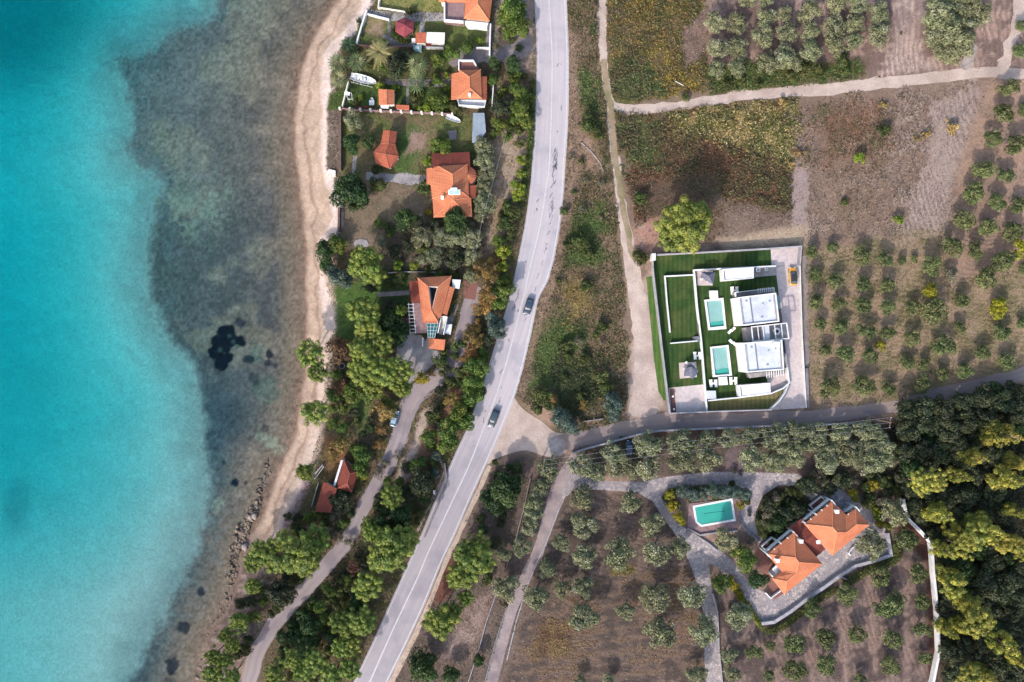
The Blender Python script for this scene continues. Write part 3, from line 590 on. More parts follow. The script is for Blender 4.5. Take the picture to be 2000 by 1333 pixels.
# paved yard of the tiled villa
sheet('paved_drive', [(1098, 930), (1118, 905), (1150, 928), (1185, 940), (1250, 942), (1300, 932), (1380, 922), (1460, 922), (1560, 926), (1590, 960), (1604, 972), (1592, 990), (1572, 965), (1552, 949), (1520, 948), (1490, 968), (1476, 1000), (1478, 1025), (1500, 1052), (1480, 1062), (1452, 1035), (1440, 1010), (1462, 975), (1455, 958), (1395, 950), (1310, 955), (1300, 975), (1308, 995), (1320, 1020), (1345, 1037), (1395, 1065), (1430, 1095), (1458, 1130), (1480, 1150), (1505, 1165), (1540, 1170), (1500, 1215), (1484, 1213), (1455, 1170), (1425, 1132), (1400, 1108), (1385, 1100), (1390, 1150), (1400, 1175), (1404, 1230), (1406, 1290), (1412, 1390), (1384, 1390), (1376, 1290), (1374, 1200), (1362, 1140), (1345, 1095), (1325, 1052), (1298, 1015), (1275, 980), (1245, 962), (1170, 957), (1130, 955), (1098, 975)], .028, M['cobble'])
sheet('paved_yard', [(1500, 1160), (1520, 1150), (1500, 1060), (1580, 985), (1635, 952), (1682, 985), (1702, 998), (1734, 1040), (1741, 1085), (1710, 1095), (1670, 1105), (1640, 1125), (1575, 1172), (1512, 1215), (1490, 1212)], .024, M['cobble'])
sheet('terrace_paving', [(1480, 1070), (1500, 1060), (1540, 1100), (1530, 1160), (1512, 1172), (1500, 1150), (1490, 1120), (1472, 1095)], .034, M['redpave'])
cstrip('pale_kerb', [(957, 910, 9), (928, 974, 9), (899, 1038, 9), (869, 1102, 9), (837, 1182, 9), (800, 1262, 10), (764, 1333, 10), (740, 1385, 10)], .055, M['sandk'], 4, .4)
cstrip('pale_kerb', [(858, 896, 4), (868, 920, 6), (862, 940, 6), (850, 965, 5), (830, 1005, 5), (815, 1040, 4)], .05, M['gravel'], 4, .3)
sheet('yard_paving', [(779, 657), (800, 650), (842, 660), (845, 684), (866, 688), (860, 700), (845, 715), (820, 735), (800, 750), (785, 740), (772, 700)], .02, M['concrete'])
cstrip('garden_path', [(738, 576, 9), (800, 572, 9)], .02, M['concreted'])
cstrip('garden_path', [(868, 650, 14), (882, 620, 10), (893, 595, 6)], .018, M['concrete'])
cstrip('garden_path', [(715, 343, 16), (760, 348, 17), (800, 350, 22), (832, 352, 18)], .018, M['concrete'], 4, .8)
cstrip('garden_path', [(715, 22, 10), (745, 30, 16), (785, 33, 20), (830, 33, 18), (872, 33, 16)], .018, M['concrete'])
cstrip('garden_path', [(825, 38, 9), (824, 65, 10)], .022, M['concrete'])
cstrip('garden_path', [(748, 68, 6), (762, 80, 14), (800, 88, 10), (870, 90, 8)], .018, M['concreted'])
cstrip('garden_path', [(760, 35, 6), (760, 80, 6)], .024, M['concreted'])
cstrip('garden_path', [(752, 160, 10), (800, 162, 14), (850, 163, 15), (882, 162, 16)], .018, M['concreted'])
cstrip('garden_path', [(796, 170, 5), (796, 205, 6)], .022, M['concreted'])
cstrip('garden_path', [(880, 128, 14), (896, 108, 30), (920, 108, 32), (965, 108, 26), (1000, 98, 24), (1040, 82, 40)], .018, M['concreted'], 4, .8)
cstrip('garden_path', [(957, 42, 14), (957, 90, 16)], .022, M['concreted'])
cstrip('garden_path', [(690, 340, 6), (694, 305, 8)], .02, M['concrete'])
# ------------------------------------------------------------------ foliage
def leaves(pts, nrm, size, cols, asp=.55):
    n = len(pts); a = RNG.normal(size=(n, 3)); u = np.cross(nrm, a); u /= np.linalg.norm(u, axis=1)[:, None]+1e-9
    v = np.cross(nrm, u); s = size[:, None]
    bend = nrm*s*.18
    V = np.stack([pts-u*s, pts-v*s*asp+bend, pts+u*s, pts+v*s*asp+bend], 1).reshape(-1, 3)
    return V, np.arange(4*n).reshape(-1, 4), np.repeat(cols, 4, axis=0)
def palc(pal, n): 
    p = np.array([C(*c) for c in pal]); return p[RNG.integers(0, len(p), n)]*RNG.uniform(.72, 1.3, (n, 1))
def ball(n):
    v = RNG.normal(size=(n, 3)); return v/np.linalg.norm(v, axis=1)[:, None]
def crown(R, rz, zc, nl, lr, nleaf, ls, pal, flat=.5, rag=.25, jit=.5, sx=1.0, lowcut=-.5):
    cen = []; rad = []
    k = 0
    while len(cen) < nl and k < nl*30:
        k += 1; d = ball(1)[0]
        if d[2] < lowcut: continue
        q = RNG.uniform(.35, 1)**.6*(1-lr/R*.7)*(1+RNG.uniform(-rag, rag))
        cen.append((d[0]*R*q*sx, d[1]*R*q/sx, zc+d[2]*rz*q*.9)); rad.append(lr*RNG.uniform(.65, 1.25))
    cen = np.array(cen); rad = np.array(rad); tint = palc(pal, len(cen))
    w_ = rad**2/np.sum(rad**2); idx = RNG.choice(len(cen), nleaf, p=w_)
    d = ball(nleaf); d[:, 2] = np.where(d[:, 2] < -.2, -d[:, 2], d[:, 2])
    rr = rad[idx]*RNG.uniform(.72, 1.05, nleaf)
    pts = cen[idx]+d*rr[:, None]*np.array([1, 1, flat*.5+.5])
    nrm = d+RNG.normal(size=(nleaf, 3))*jit; nrm /= np.linalg.norm(nrm, axis=1)[:, None]
    col = tint[idx]*.6+palc(pal, nleaf)*.4
    return leaves(pts, nrm, ls*RNG.uniform(.6, 1.3, nleaf), col), cen
def merge(parts):
    V = []; F = []; Cc = []; o = 0
    for v, f, c in parts: V.append(v); F.append(f+o); Cc.append(c); o += len(v)
    return np.concatenate(V), np.concatenate(F), np.concatenate(Cc)
def trunkmesh(name, h, r, cen, m, nb=6, lean=0):
    b = MB(); b.tube([(0, 0, 0), (lean*.3+.05, .04, h*.5), (lean, 0, h)], r, 8, r*.6)
    for k in range(min(nb, len(cen))):
        c = cen[k*len(cen)//nb]; z0 = h*(.55+.4*k/nb); f = z0/h
        b.tube([(lean*f, 0, z0), (lean*.5+c[0]*.5, c[1]*.5, (z0+c[2])/2-.1), (c[0]*.9, c[1]*.9, c[2])], r*.45, 5, r*.12)
    me = bpy.data.meshes.new(name); me.from_pydata(b.v, [], b.f)
    for p in me.polygons: p.use_smooth = True
    me.materials.append(m); return me
PROTO = {}
def spec(kind, nv, R, rz, zc, nl, lr, nleaf, ls, pal, th, tr, bm='bark', lm='leaf', **kw):
    vs = []
    for i in range(nv):
        (V, F, c), cen = crown(R, rz, zc, nl, lr, nleaf, ls, pal, **kw)
        me = npmesh('crown', V, F, c); me.materials.append(M[lm]); vs.append((trunkmesh('trunk', th, tr, cen, M[bm]), me))
    PROTO[kind] = (vs, R, zc)
OL = [(166, 170, 132), (146, 152, 112), (184, 186, 152), (126, 134, 96), (156, 162, 118)]
OLG = [(128, 142, 88), (108, 124, 74), (148, 158, 104), (98, 114, 68)]
PINE = [(166, 182, 80), (142, 164, 70), (116, 142, 62), (184, 192, 90), (98, 126, 58)]
spec('olive', 9, 2.5, 1.7, 2.6, 24, .8, 2100, .19, OL, 1.7, .2, lowcut=-.3, rag=.22, jit=.55)
spec('grove_olive', 8, 2.2, 1.5, 2.2, 20, .75, 1700, .19, OLG, 1.4, .17, lowcut=-.3, rag=.25, jit=.55)
spec('pine', 6, 4.4, 3.1, 8.0, 90, .85, 10000, .2, PINE, 7.0, .28, 'pinebark', 'needle', lowcut=-.3, jit=.26, rag=.3)
spec('forest_pine', 5, 4.4, 3.6, 10.5, 90, .8, 10000, .19, [(206, 200, 88), (176, 178, 78), (142, 154, 72), (220, 210, 98), (112, 130, 64)], 9.5, .3, 'pinebark', 'needle', lowcut=-.3, jit=.26, rag=.35)
spec('broadleaf', 5, 3.0, 2.4, 3.6, 26, 1.1, 2900, .24, [(66, 98, 52), (54, 84, 46), (82, 112, 58), (46, 74, 42), (96, 122, 64)], 2.6, .22)
spec('green', 5, 2.4, 1.9, 2.6, 22, .85, 2200, .21, [(108, 138, 56), (90, 122, 52), (128, 152, 66), (78, 104, 48), (146, 158, 72)], 1.8, .15)
spec('dark', 5, 3.0, 2.2, 3.4, 26, 1.0, 2700, .24, [(70, 86, 58), (56, 72, 52), (88, 100, 62), (100, 106, 70), (78, 82, 66)], 2.6, .2)
spec('autumn', 4, 2.8, 2.0, 3.0, 24, .8, 1900, .19, [(190, 150, 84), (166, 130, 84), (150, 138, 78), (204, 168, 92), (138, 112, 78)], 2.2, .18, rag=.5)
spec('rusty', 3, 2.8, 2.0, 3.0, 26, .7, 1700, .18, [(150, 108, 86), (132, 94, 74), (170, 124, 92), (120, 96, 80)], 2.2, .18, rag=.5)
spec('silver', 4, 2.6, 2.2, 3.0, 24, .85, 2300, .2, [(116, 138, 128), (94, 118, 108), (132, 150, 138), (84, 106, 92)], 1.8, .16)
spec('yellow', 3, 1.9, 1.4, 1.9, 18, .65, 1300, .18, [(196, 184, 48), (170, 168, 50), (210, 196, 60), (140, 148, 48)], 1.0, .09)
spec('lime', 4, 1.5, 1.2, 1.5, 16, .55, 1000, .17, [(150, 172, 56), (126, 154, 50), (172, 186, 66), (104, 134, 46)], .9, .08)
spec('bush', 5, 1.6, 1.1, 1.2, 16, .6, 1000, .19, [(86, 106, 54), (70, 90, 46), (104, 118, 62), (116, 116, 66)], .6, .08)
spec('drybush', 3, 1.6, .9, .8, 14, .5, 800, .17, [(216, 190, 128), (190, 162, 104), (170, 150, 100)], .4, .06, rag=.6, jit=.9)
spec('greybush', 4, 2.0, 1.4, 1.6, 18, .6, 1100, .15, [(160, 152, 128), (138, 132, 112), (176, 166, 144), (120, 122, 96)], 1.2, .12, rag=.5, jit=.9)
spec('cypress', 2, 1.4, 3.2, 3.3, 46, .42, 2200, .15, [(66, 98, 56), (52, 82, 48), (84, 112, 62)], 1.0, .14, rag=.1, lowcut=-1)
spec('citrus', 3, 2.0, 1.7, 2.0, 20, .75, 1800, .18, [(84, 112, 46), (66, 94, 42), (108, 128, 52)], 1.2, .12)
def palm(kind, nv, R, zc, feather, pal):
    vs = []
    for i in range(nv):
        vv = []; ff = []; cl_ = []; nf = 34 if feather else 13
        for k in range(nf):
            az = k*2.399+RNG.uniform(-.15, .15); el = 1.2-1.7*(k/nf); L_ = R*RNG.uniform(.85, 1.08); base = np.array([0, 0, zc])
            col = palc(pal, 1)[0]; q = []
            for j in range(8):
                t = j/7; rr = L_*t*math.cos(el*.8)*(.65+.35*t)+.05; z = zc+L_*t*math.sin(el)*.75-L_*.55*t*t; q.append(np.array([math.cos(az)*rr, math.sin(az)*rr, z]))
            sd = np.array([-math.sin(az), math.cos(az), 0])
            def quad(a, b, c, d): 
                o = len(vv); vv.extend([a, b, c, d]); ff.append((o, o+1, o+2, o+3)); f_ = RNG.uniform(.75, 1.3); cl_.extend([col*f_]*4)
            if feather:
                for j in range(7): quad(q[j]-sd*.04, q[j]+sd*.04, q[j+1]+sd*.03, q[j+1]-sd*.03)
                for j in range(2, 15):
                    t = j/15*7; a = q[int(t)]+(q[min(int(t)+1, 7)]-q[int(t)])*(t-int(t)); fw = np.array([math.cos(az), math.sin(az), 0])
                    for s in (-1, 1):
                        tip = a+(sd*s*.5+fw*.45)*R*.3*(1.1-abs(j/15-.45))+np.array([0, 0, -.12]); quad(a, a+fw*.1, tip, tip-fw*.04)
            else:
                hub = q[3]; quad(q[0]-sd*.03, q[0]+sd*.03, hub+sd*.03, hub-sd*.03)
                for j in range(0, 11, 2):
                    an = az+(j-5)*.26; dr = np.array([math.cos(an), math.sin(an), 0]); ln = L_*.72*(1-abs(j-5)*.045)
                    tip = hub+dr*ln*math.cos(el*.5)+np.array([0, 0, ln*(math.sin(el)*.6-.35)]); md = (hub+tip)/2+np.array([0, 0, .08]); s2 = np.array([-dr[1], dr[0], 0])*.085
                    quad(hub-s2*.2, md-s2, tip, md+s2)
        me = npmesh('crown', np.array(vv), np.array(ff), np.array(cl_)); me.materials.append(M['leaf'])
        b = MB(); b.tube([(0, 0, 0), (.05, 0, zc*.5), (0, 0, zc)], .3, 8, .2); tm = bpy.data.meshes.new('trunk'); tm.from_pydata(b.v, [], b.f); tm.materials.append(M['bark'])
        vs.append((tm, me))
    PROTO[kind] = (vs, R, zc)
palm('fanpalm', 3, 2.4, 4.0, False, [(150, 170, 118), (120, 146, 96), (184, 192, 138), (98, 124, 80)])
palm('datepalm', 2, 3.2, 3.8, True, [(190, 178, 118), (160, 160, 104), (206, 192, 130)])
palm('darkpalm', 2, 2.2, 1.8, True, [(84, 112, 74), (66, 96, 66), (104, 128, 84)])
# name, category, description, group
KIND = {'olive': ('olive_tree', 'olive tree', 'rounded grey-green olive tree', 'grey-green olive trees'),
 'grove_olive': ('olive_tree', 'olive tree', 'small green olive tree', 'small olive trees of the eastern grove'),
 'pine': ('pine_tree', 'pine tree', 'bright green pine', 'pines by the shore and roads'),
 'forest_pine': ('pine_tree', 'pine tree', 'tall yellow-green pine', 'tall pines of the eastern wood'),
 'broadleaf': ('broadleaf_tree', 'tree', 'dense green broadleaf tree', 'green broadleaf trees'),
 'green': ('leafy_tree', 'tree', 'fresh green leafy tree', 'fresh green leafy trees'),
 'dark': ('dark_tree', 'tree', 'dark green evergreen tree', 'dark evergreen trees'),
 'autumn': ('autumn_tree', 'tree', 'tan and yellow autumn tree', 'autumn coloured trees'),
 'rusty': ('autumn_tree', 'tree', 'rusty brown thin-leaved tree', 'rusty brown trees'),
 'silver': ('silver_tree', 'tree', 'silvery blue-green tree', 'silvery trees'),
 'conifer': ('conifer_tree', 'conifer', 'tall pointed yellow-green conifer', 'pointed conifers of the eastern wood'),
 'yellow': ('yellow_shrub', 'shrub', 'bright yellow shrub', 'yellow shrubs'),
 'lime': ('lime_shrub', 'shrub', 'lime green rounded shrub', 'lime green shrubs'),
 'bush': ('green_bush', 'bush', 'low green bush', 'low green bushes'),
 'drybush': ('dry_bush', 'bush', 'dry straw-coloured bush', 'dry bushes'),
 'greybush': ('grey_bush', 'bush', 'grey-tan half-bare bush', 'grey half-bare bushes'),
 'cypress': ('cypress_tree', 'cypress', 'dark narrow cypress', 'cypresses'),
 'citrus': ('citrus_tree', 'citrus tree', 'round glossy citrus tree', 'citrus trees'),
 'fanpalm': ('fan_palm', 'palm tree', 'pale fan palm', 'fan palms in the seaside garden'),
 'datepalm': ('date_palm', 'palm tree', 'yellowish feather palm', 'feather palms'),
 'darkpalm': ('feather_palm', 'palm tree', 'dark green feather palm', 'dark palms')}
def conifer(nv, R, h):
    vs = []
    pal = [(212, 204, 86), (180, 180, 76), (144, 154, 70), (226, 214, 96), (108, 128, 62)]
    for i in range(nv):
        cen = []; rad = []
        for k in range(64):
            t = RNG.uniform(0, 1)**1.25; a = RNG.uniform(0, 6.28); rr = R*(1-t)**.75*RNG.uniform(.35, .95)+.1; cen.append((math.cos(a)*rr, math.sin(a)*rr, h*(.32+.66*t))); rad.append((.95*(1-t)+.3)*RNG.uniform(.7, 1.2))
        cen = np.array(cen); rad = np.array(rad); tint = palc(pal, 64); n = 7000; idx = RNG.choice(64, n, p=rad**2/np.sum(rad**2)); d = ball(n)
        nr = d+RNG.normal(size=(n, 3))*.26; nr /= np.linalg.norm(nr, axis=1)[:, None]; V, F, c = leaves(cen[idx]+d*(rad[idx]*RNG.uniform(.7, 1.05, n))[:, None]*np.array([1, 1, .8]), nr, .2*RNG.uniform(.6, 1.3, n), tint[idx]*.6+palc(pal, n)*.4)
        me = npmesh('crown', V, F, c); me.materials.append(M['needle']); vs.append((trunkmesh('trunk', h*.9, .28, cen, M['pinebark']), me))
    PROTO['conifer'] = (vs, R, h*.55)
conifer(4, 3.4, 15.5)
TREES = []
def T(kind, s):
    for q in s.split(';'):
        q = q.strip()
        if q: TREES.append((kind,)+tuple(float(v) for v in q.split(',')))
T('olive', """1397,47,19;1440,47,20;1402,96,20;1442,92,20;1440,132,18;1400,136,18;1495,37,18;1490,72,20;1532,28,17;1537,66,20;1500,122,22;1530,113,20;1462,-2,18;1582,25,21;1582,60,19;1632,12,20;1675,10,19;1717,22,21;1627,54,21;1670,47,19;1715,68,22;1582,100,20;1632,88,20;1667,83,18;1550,124,17;1718,46,18;1495,5,14
;1832,25,28;1857,55,30;1822,68,22;1875,83,26;1850,105,22;1890,15,26;1912,28,20;1862,14,24;1835,90,18;1880,50,22""")
T('grove_olive', """1972,170,21;1957,222,21;1940,270,19;1985,282,22;1998,215,14;1990,98,16;1995,50,13;1920,330,22;1967,342,19;1900,380,23;1947,397,20;1992,400,18;1882,430,21;1930,445,20;1977,452,23;1860,485,21;1905,492,20;1957,512,23;1817,520,23;1925,545,24;1999,525,12
;1585,492,15;1627,484,13;1682,502,18;1730,507,17;1762,510,10;1785,507,9;1590,537,14;1632,550,16;1685,557,18;1732,557,17;1595,590,17;1637,595,16;1687,597,18;1732,600,17;1782,600,15;1825,607,27;1877,587,17;1602,632,15;1645,640,17;1695,647,18;1732,652,16;1782,660,17;1845,675,22;1612,685,14;1652,692,20;1700,697,18;1772,707,15;1805,715,15;1917,690,17;1957,652,18;1995,632,12;1967,707,17;1885,725,17;1842,730,16;1800,752,18;1737,760,16;1685,755,23;1617,757,23;1875,640,14
;1770,1055,24;1792,1122,21;1720,1125,25;1747,1180,26;1727,1190,20;1802,1177,18;1652,1162,23;1587,1190,20;1550,1255,22;1612,1247,23;1675,1240,20;1742,1250,20;1800,1230,19;1550,1310,24;1612,1300,23;1737,1300,20;1807,1285,15;1505,1262,12;1502,1322,14;1680,1330,14;1472,1275,18""")
T('olive', """1745,1000,26;1442,1200,24;1702,1067,26;1135,972,24;1230,982,22;1272,1027,21;1140,1027,24;1097,1062,18;1140,1088,22;1210,1080,30;1280,1080,25;1327,1072,20;1067,1112,18;1097,1149,19;1140,1145,20;1140,1205,27;1222,1195,19;1282,1167,28;1290,1237,29;1350,1162,25;1372,1232,26;1362,1320,19;1047,1165,25;990,1148,24;1020,1067,20;1032,1030,19;1040,1004,18;982,1082,15;1190,1330,13;1132,1330,12;1422,1277,17;1430,1315,18;1432,1207,13
;1136,909,24;1199,886,24;1165,925,17;1265,868,24;1265,915,23;1331,863,27;1334,902,26;1380,860,19;1384,896,23;1423,856,20;1463,850,19;1466,897,24;1512,853,24;1525,872,20;1509,900,23;1555,843,22;1552,893,22;1558,868,20;1595,846,22;1588,868,18;1641,850,20;1615,876,20;1615,903,22;1654,876,22;1661,896,22;1687,843,22;1710,850,18;1687,880,22;1700,903,24;1724,873,22;1727,898,20;1202,915,20;1235,918,16;1073,913,22;1057,953,18;1044,983,19
;1417,1055,22;690,235,20;922,467,20;887,465,19;860,465,17;825,465,20;850,502,18;920,500,17""")
T('pine', """1335,440,50;1318,462,30;1358,422,28;603,690,25;622,727,20;615,805,27;715,518,34;735,538,22;705,500,18;710,608,29;720,650,27;710,687,29;745,672,25;707,722,27;747,726,30;780,725,27;785,755,20;730,748,22;597,922,17;785,607,10
;515,1078,27;495,1100,20;580,1080,40;560,1060,26;600,1100,26;617,1052,26;540,1100,22;495,1145,15;467,1215,19;442,1240,16;455,1260,14;417,1282,17;437,1290,17;417,1318,20;452,1322,17;766,1070,40;750,1088,30;790,1052,26;745,1045,22;720,1146,29;708,1211,26;676,1226,21;684,1262,22;684,1304,22;665,1215,22;667,1265,20;570,1285,20;535,1322,22;610,1295,25;650,1322,24;590,1310,20;767,970,22;625,1186,11;728,1040,18
;902,1125,28;862,1210,32;880,1200,22;845,1215,18;933,1065,26;925,1090,34;945,1100,22;908,1168,17""")
T('forest_pine', '1795,942,26;1825,938,26;1908,1044,30;1940,1048,20;1876,1066,26;1864,1148,26;1908,1212,32;1895,1320,26;1996,1080,16')
T('conifer', '1873,929,18;1902,893,20;1962,850,26;1940,854,16;1968,935,26;1835,1004,24;1925,1030,26;1984,1066,26;1850,1232,16;1900,1185,24;1965,1262,24;1862,1128,22;1872,1042,22;1988,905,18;1842,1075,16;1880,1225,18;1990,1290,16;1925,1320,18;1985,1000,16')
T('broadleaf', """685,375,34;672,360,18;698,392,20;890,432,25;985,960,32;970,985,24;1000,945,22;955,965,16;822,1298,28;835,1312,20;838,1290,16;632,495,18;638,520,14;630,478,12;935,1290,13;687,280,19;762,630,24;770,662,22;787,640,16;880,1318,18;747,1015,24;785,1000,24;775,1030,20;605,1225,20;597,1262,24;555,1245,17;580,1245,18;707,1175,18;690,1190,16;648,1245,16;1480,1132,20;1521,1026,18;722,280,13;790,430,23""")
T('green', """657,476,18;980,570,22;968,595,18;930,717,23;925,745,21;920,775,22;910,822,19;890,808,22;877,850,25;872,868,20;837,857,15;720,770,22;690,765,20;676,748,14;707,890,20;702,915,18;695,880,14;620,1003,10;722,1030,18;1455,1093,23;1440,1075,14;857,280,15;872,288,15;850,290,12;912,93,15;855,200,18;857,117,15;975,240,15;1022,237,16;1017,212,20;880,105,16;985,548,16;760,790,16""")
T('green', "1012,180,18;1010,210,16;1005,160,10;940,700,14;945,690,14;935,760,16;660,735,14;650,770,14;670,800,12")
T('dark', """545,1155,26;560,1165,18;822,945,28;800,960,18;838,930,16;667,980,23;678,960,14;900,500,15;885,507,20;980,212,20;772,125,22;790,112,16;772,140,18;1000,128,14;582,1012,10;470,1180,12;490,1175,14;725,560,16;760,600,16;810,438,16;800,480,16;770,490,14;850,440,14;1557,1000,16;1500,985,14;1535,1005,16;1570,945,14;1580,950,20;1645,937,20;1620,955,14;1607,935,12
;1770,800,24;1800,795,24;1775,840,24;1810,830,26;1840,800,24;1850,840,26;1880,785,22;1885,825,24;1920,775,24;1925,820,22;1960,785,26;1995,770,22;1990,810,22;1765,885,22;1800,880,24;1835,880,22;1870,870,20;1760,930,16;1935,890,22;1905,930,22;1940,960,24;1890,970,22;1850,970,22;1815,975,18;1870,1000,18;1925,990,20;1990,975,20;1790,990,18;1800,1010,16;1960,1010,18;1940,1100,22;1920,1130,24;1950,1150,26;1980,1130,24;1900,1165,18;1850,1090,16;1990,1170,22;1975,1200,18;1845,1195,16;1850,1270,18;1870,1290,20;1920,1260,20;1940,1300,24;1985,1310,22;1965,1330,20;1860,1318,18;1885,1260,16;1845,1050,14;1820,1045,14;1995,890,14;1840,1115,12""")
T('rusty', "665,682,26;655,670,16;682,690,14;667,750,18;655,765,12;735,1095,14;690,1110,14")
T('autumn', "950,532,24;940,520,16;950,582,24;935,600,16;925,662,20;918,650,14;920,685,17;750,802,23;745,840,11;885,780,15;930,640,14;660,870,20;650,890,14;910,700,12;740,867,12;1077,778,12;1140,792,10;845,730,8")
T('silver', "662,542,20;650,530,14;678,548,14;970,637,22;962,620,16;975,652,14;1100,823,22;1092,808,14;1115,835,16;1199,790,20;1201,810,16;1197,775,14;1392,960,16;1417,962,16;1340,962,16;1355,970,13;1457,967,13;1435,962,13;1373,966,12;847,925,12;855,890,11")
T('yellow', """1992,487,19;1950,597,17;1948,612,14;1815,570,18;1720,675,11;710,930,8;825,740,14;1307,967,11;1312,990,12;1325,1010,12;1332,1020,9;1370,965,9;1345,955,8;1447,987,10;1665,962,10;1670,975,8;1707,947,12;1425,1132,9;1436,1145,9;1444,1158,8;1720,1022,10;1588,935,9;837,415,7;1448,1168,8""")
T('lime', """1680,310,12;1755,430,10;777,517,11;809,519,11;834,317,9;983,492,15;1020,312,11;1017,340,11;1012,372,14;1008,385,10;1710,1000,9;1712,1010,8;772,170,8;742,168,9;874,172,7;937,78,8;902,45,6;840,310,7;982,520,12;750,82,7;1007,360,10;915,512,8""")
T('bush', """1727,255,13;1650,395,8;1254,391,14;1252,505,14;1245,498,10;740,362,17;735,332,11;825,365,15;1000,415,17;987,440,17;990,400,12;860,707,15;847,808,18;1060,775,18;1075,790,14;1130,470,16;1150,490,14;1110,480,12;1175,640,12;1145,560,14;1050,800,12;1148,240,18;1165,262,12;1185,760,14;1175,735,14;1512,100,0.1
;890,213,14;810,195,14;870,195,12;690,1280,12;950,1130,12;1340,380,0.1;1760,65,3;1185,750,12;1500,790,0.1;772,62,6;784,78,7;797,78,6;800,22,7;808,20,6;700,40,6;704,55,7;703,70,6;1280,800,0.1;1482,1020,9;1490,1040,10;1505,1055,8;1500,1025,12;1520,1000,12;1545,985,12;1570,990,8;1540,960,10;1560,965,10;1520,975,12;1552,1020,9;1538,1030,9
;760,560,7;880,590,8;878,605,8;868,690,9;830,655,7;560,1010,8;575,1030,8;1015,280,10;1030,250,9;1025,150,8;1448,160,9;1420,165,9;1550,150,12;1600,140,14;1650,135,12;1483,165,8;1570,135,12;1340,190,9;1645,120,14""")
T('bush', "1430,945,7;1395,970,9;1350,975,8;1322,985,9;1460,980,8;1300,975,8;1700,975,10;1690,985,9;1735,1000,10;1600,1160,0.1;1000,80,8;975,130,8;1015,95,8;950,190,8;945,205,8")
T('drybush', "1808,262,10;1860,248,14;1790,270,7;1560,300,10;1545,320,9;1530,200,10;1523,210,8;1430,240,8;1440,215,8;1725,205,8")
T('greybush', "1512,972,15;1499,1012,14;1503,1000,12;1465,1055,10;1860,540,18;1850,530,12;1600,925,16;1610,940,14;1435,920,8;1750,900,10;1440,600,0.1;1125,965,14;740,925,14;750,905,10;655,1010,12;640,1040,14;610,1030,12;680,1060,12;660,1050,12;1000,1130,10;1720,980,10;985,1180,12;640,30,0.1;775,890,8;1870,10,8;1460,8,10;975,70,14;970,90,10;945,545,0.1;1830,990,8")
T('cypress', "963,121,10;968,128,9;1003,128,13;1001,118,10;1660,20,0.1")
T('citrus', "1405,1138,19;1385,300,0.1;888,340,0.1")
T('olive', "945,287,19;947,312,19;950,340,18;945,370,18;945,398,21;940,420,14;1690,150,0.1")
T('green', "1000,22,24;1008,48,24;985,35,18;1012,20,16;995,66,14")
T('fanpalm', "660,122,20;697,122,20;660,155,18;814,125,20;814,158,20;812,140,14")
T('datepalm', "741,101,28")
T('darkpalm', "680,87,18")
LAND = [("the yellow car", 1549, 540), ("the light blue car", 770, 818), ("the villa's turquoise pool", 1395, 1003), ("the upper white-rimmed pool", 1398, 613), ("the lower white-rimmed pool", 1408, 707),
 ("the dark red gazebo", 790, 54), ("the house with solar heater", 882, 370), ("the triangular courtyard house", 845, 590), ("the orange garden pavilion", 755, 290), ("the white motor boat", 712, 158), ("the fork of the two dirt tracks", 1200, 213),
 ("the road junction", 1080, 872), ("the villa's eastern roof", 1635, 1032), ("the villa's western roof", 1550, 1100), ("the rocky breakwater", 490, 1000), ("the old red beach house", 660, 950),
 ("the utility pole by the wood", 1741, 832), ("the photo's top right corner", 2000, 0), ("the photo's bottom right corner", 2000, 1333), ("the main road's bottom end", 722, 1333), ("the main road's top end", 1075, 0), ("the coast road's bottom end", 485, 1333),
 ("the blue-grey metal roof", 936, 250), ("the big lone pine", 1335, 440), ("the dry field's lime shrub", 1680, 310), ("the boundary wall's upper bend", 1776, 1015), ("the boundary wall's middle", 1828, 1150), ("the boundary wall's bottom end", 1826, 1320),
 ("the lane's right end", 2000, 731), ("the field track's right end", 2000, 146), ("the upper dark car", 1032, 598), ("the lower dark car", 963, 818), ("the white compound's upper right corner", 1562, 482), ("the white compound's lower right corner", 1574, 796),
 ("the white compound's upper left corner", 1275, 498), ("the stone path's bottom end", 1392, 1330), ("the concrete lane's bottom end", 960, 1330), ("the dark seagrass patch", 445, 678), ("the round straw-coloured bush", 1860, 248), ("the paved drive's fork", 1275, 965), ("the paved circle", 1520, 935), ("the grove's big yellow shrub", 1950, 600),
 ("the lane above the olive belt", 1500, 820), ("the middle of the ploughed orchard", 1220, 1130), ("the house at the top edge", 925, 20), ("the small balconied house", 915, 165), ("the car among the olives", 1229, 877), ("the villa yard's stub wall", 1665, 1120), ("the bare strip between orchards", 1765, 0)]
ORD = ['nearest', 'second nearest', 'third nearest', 'fourth nearest', 'fifth nearest', 'sixth nearest', 'seventh nearest', 'eighth nearest', 'ninth nearest', 'tenth nearest', '11th nearest', '12th nearest', '13th nearest', '14th nearest', '15th nearest', '16th nearest', '17th nearest', '18th nearest', '19th nearest', '20th nearest', '21st nearest', '22nd nearest']
SEC = ['right of', 'above', 'left of', 'below']
rs = random.Random(3)
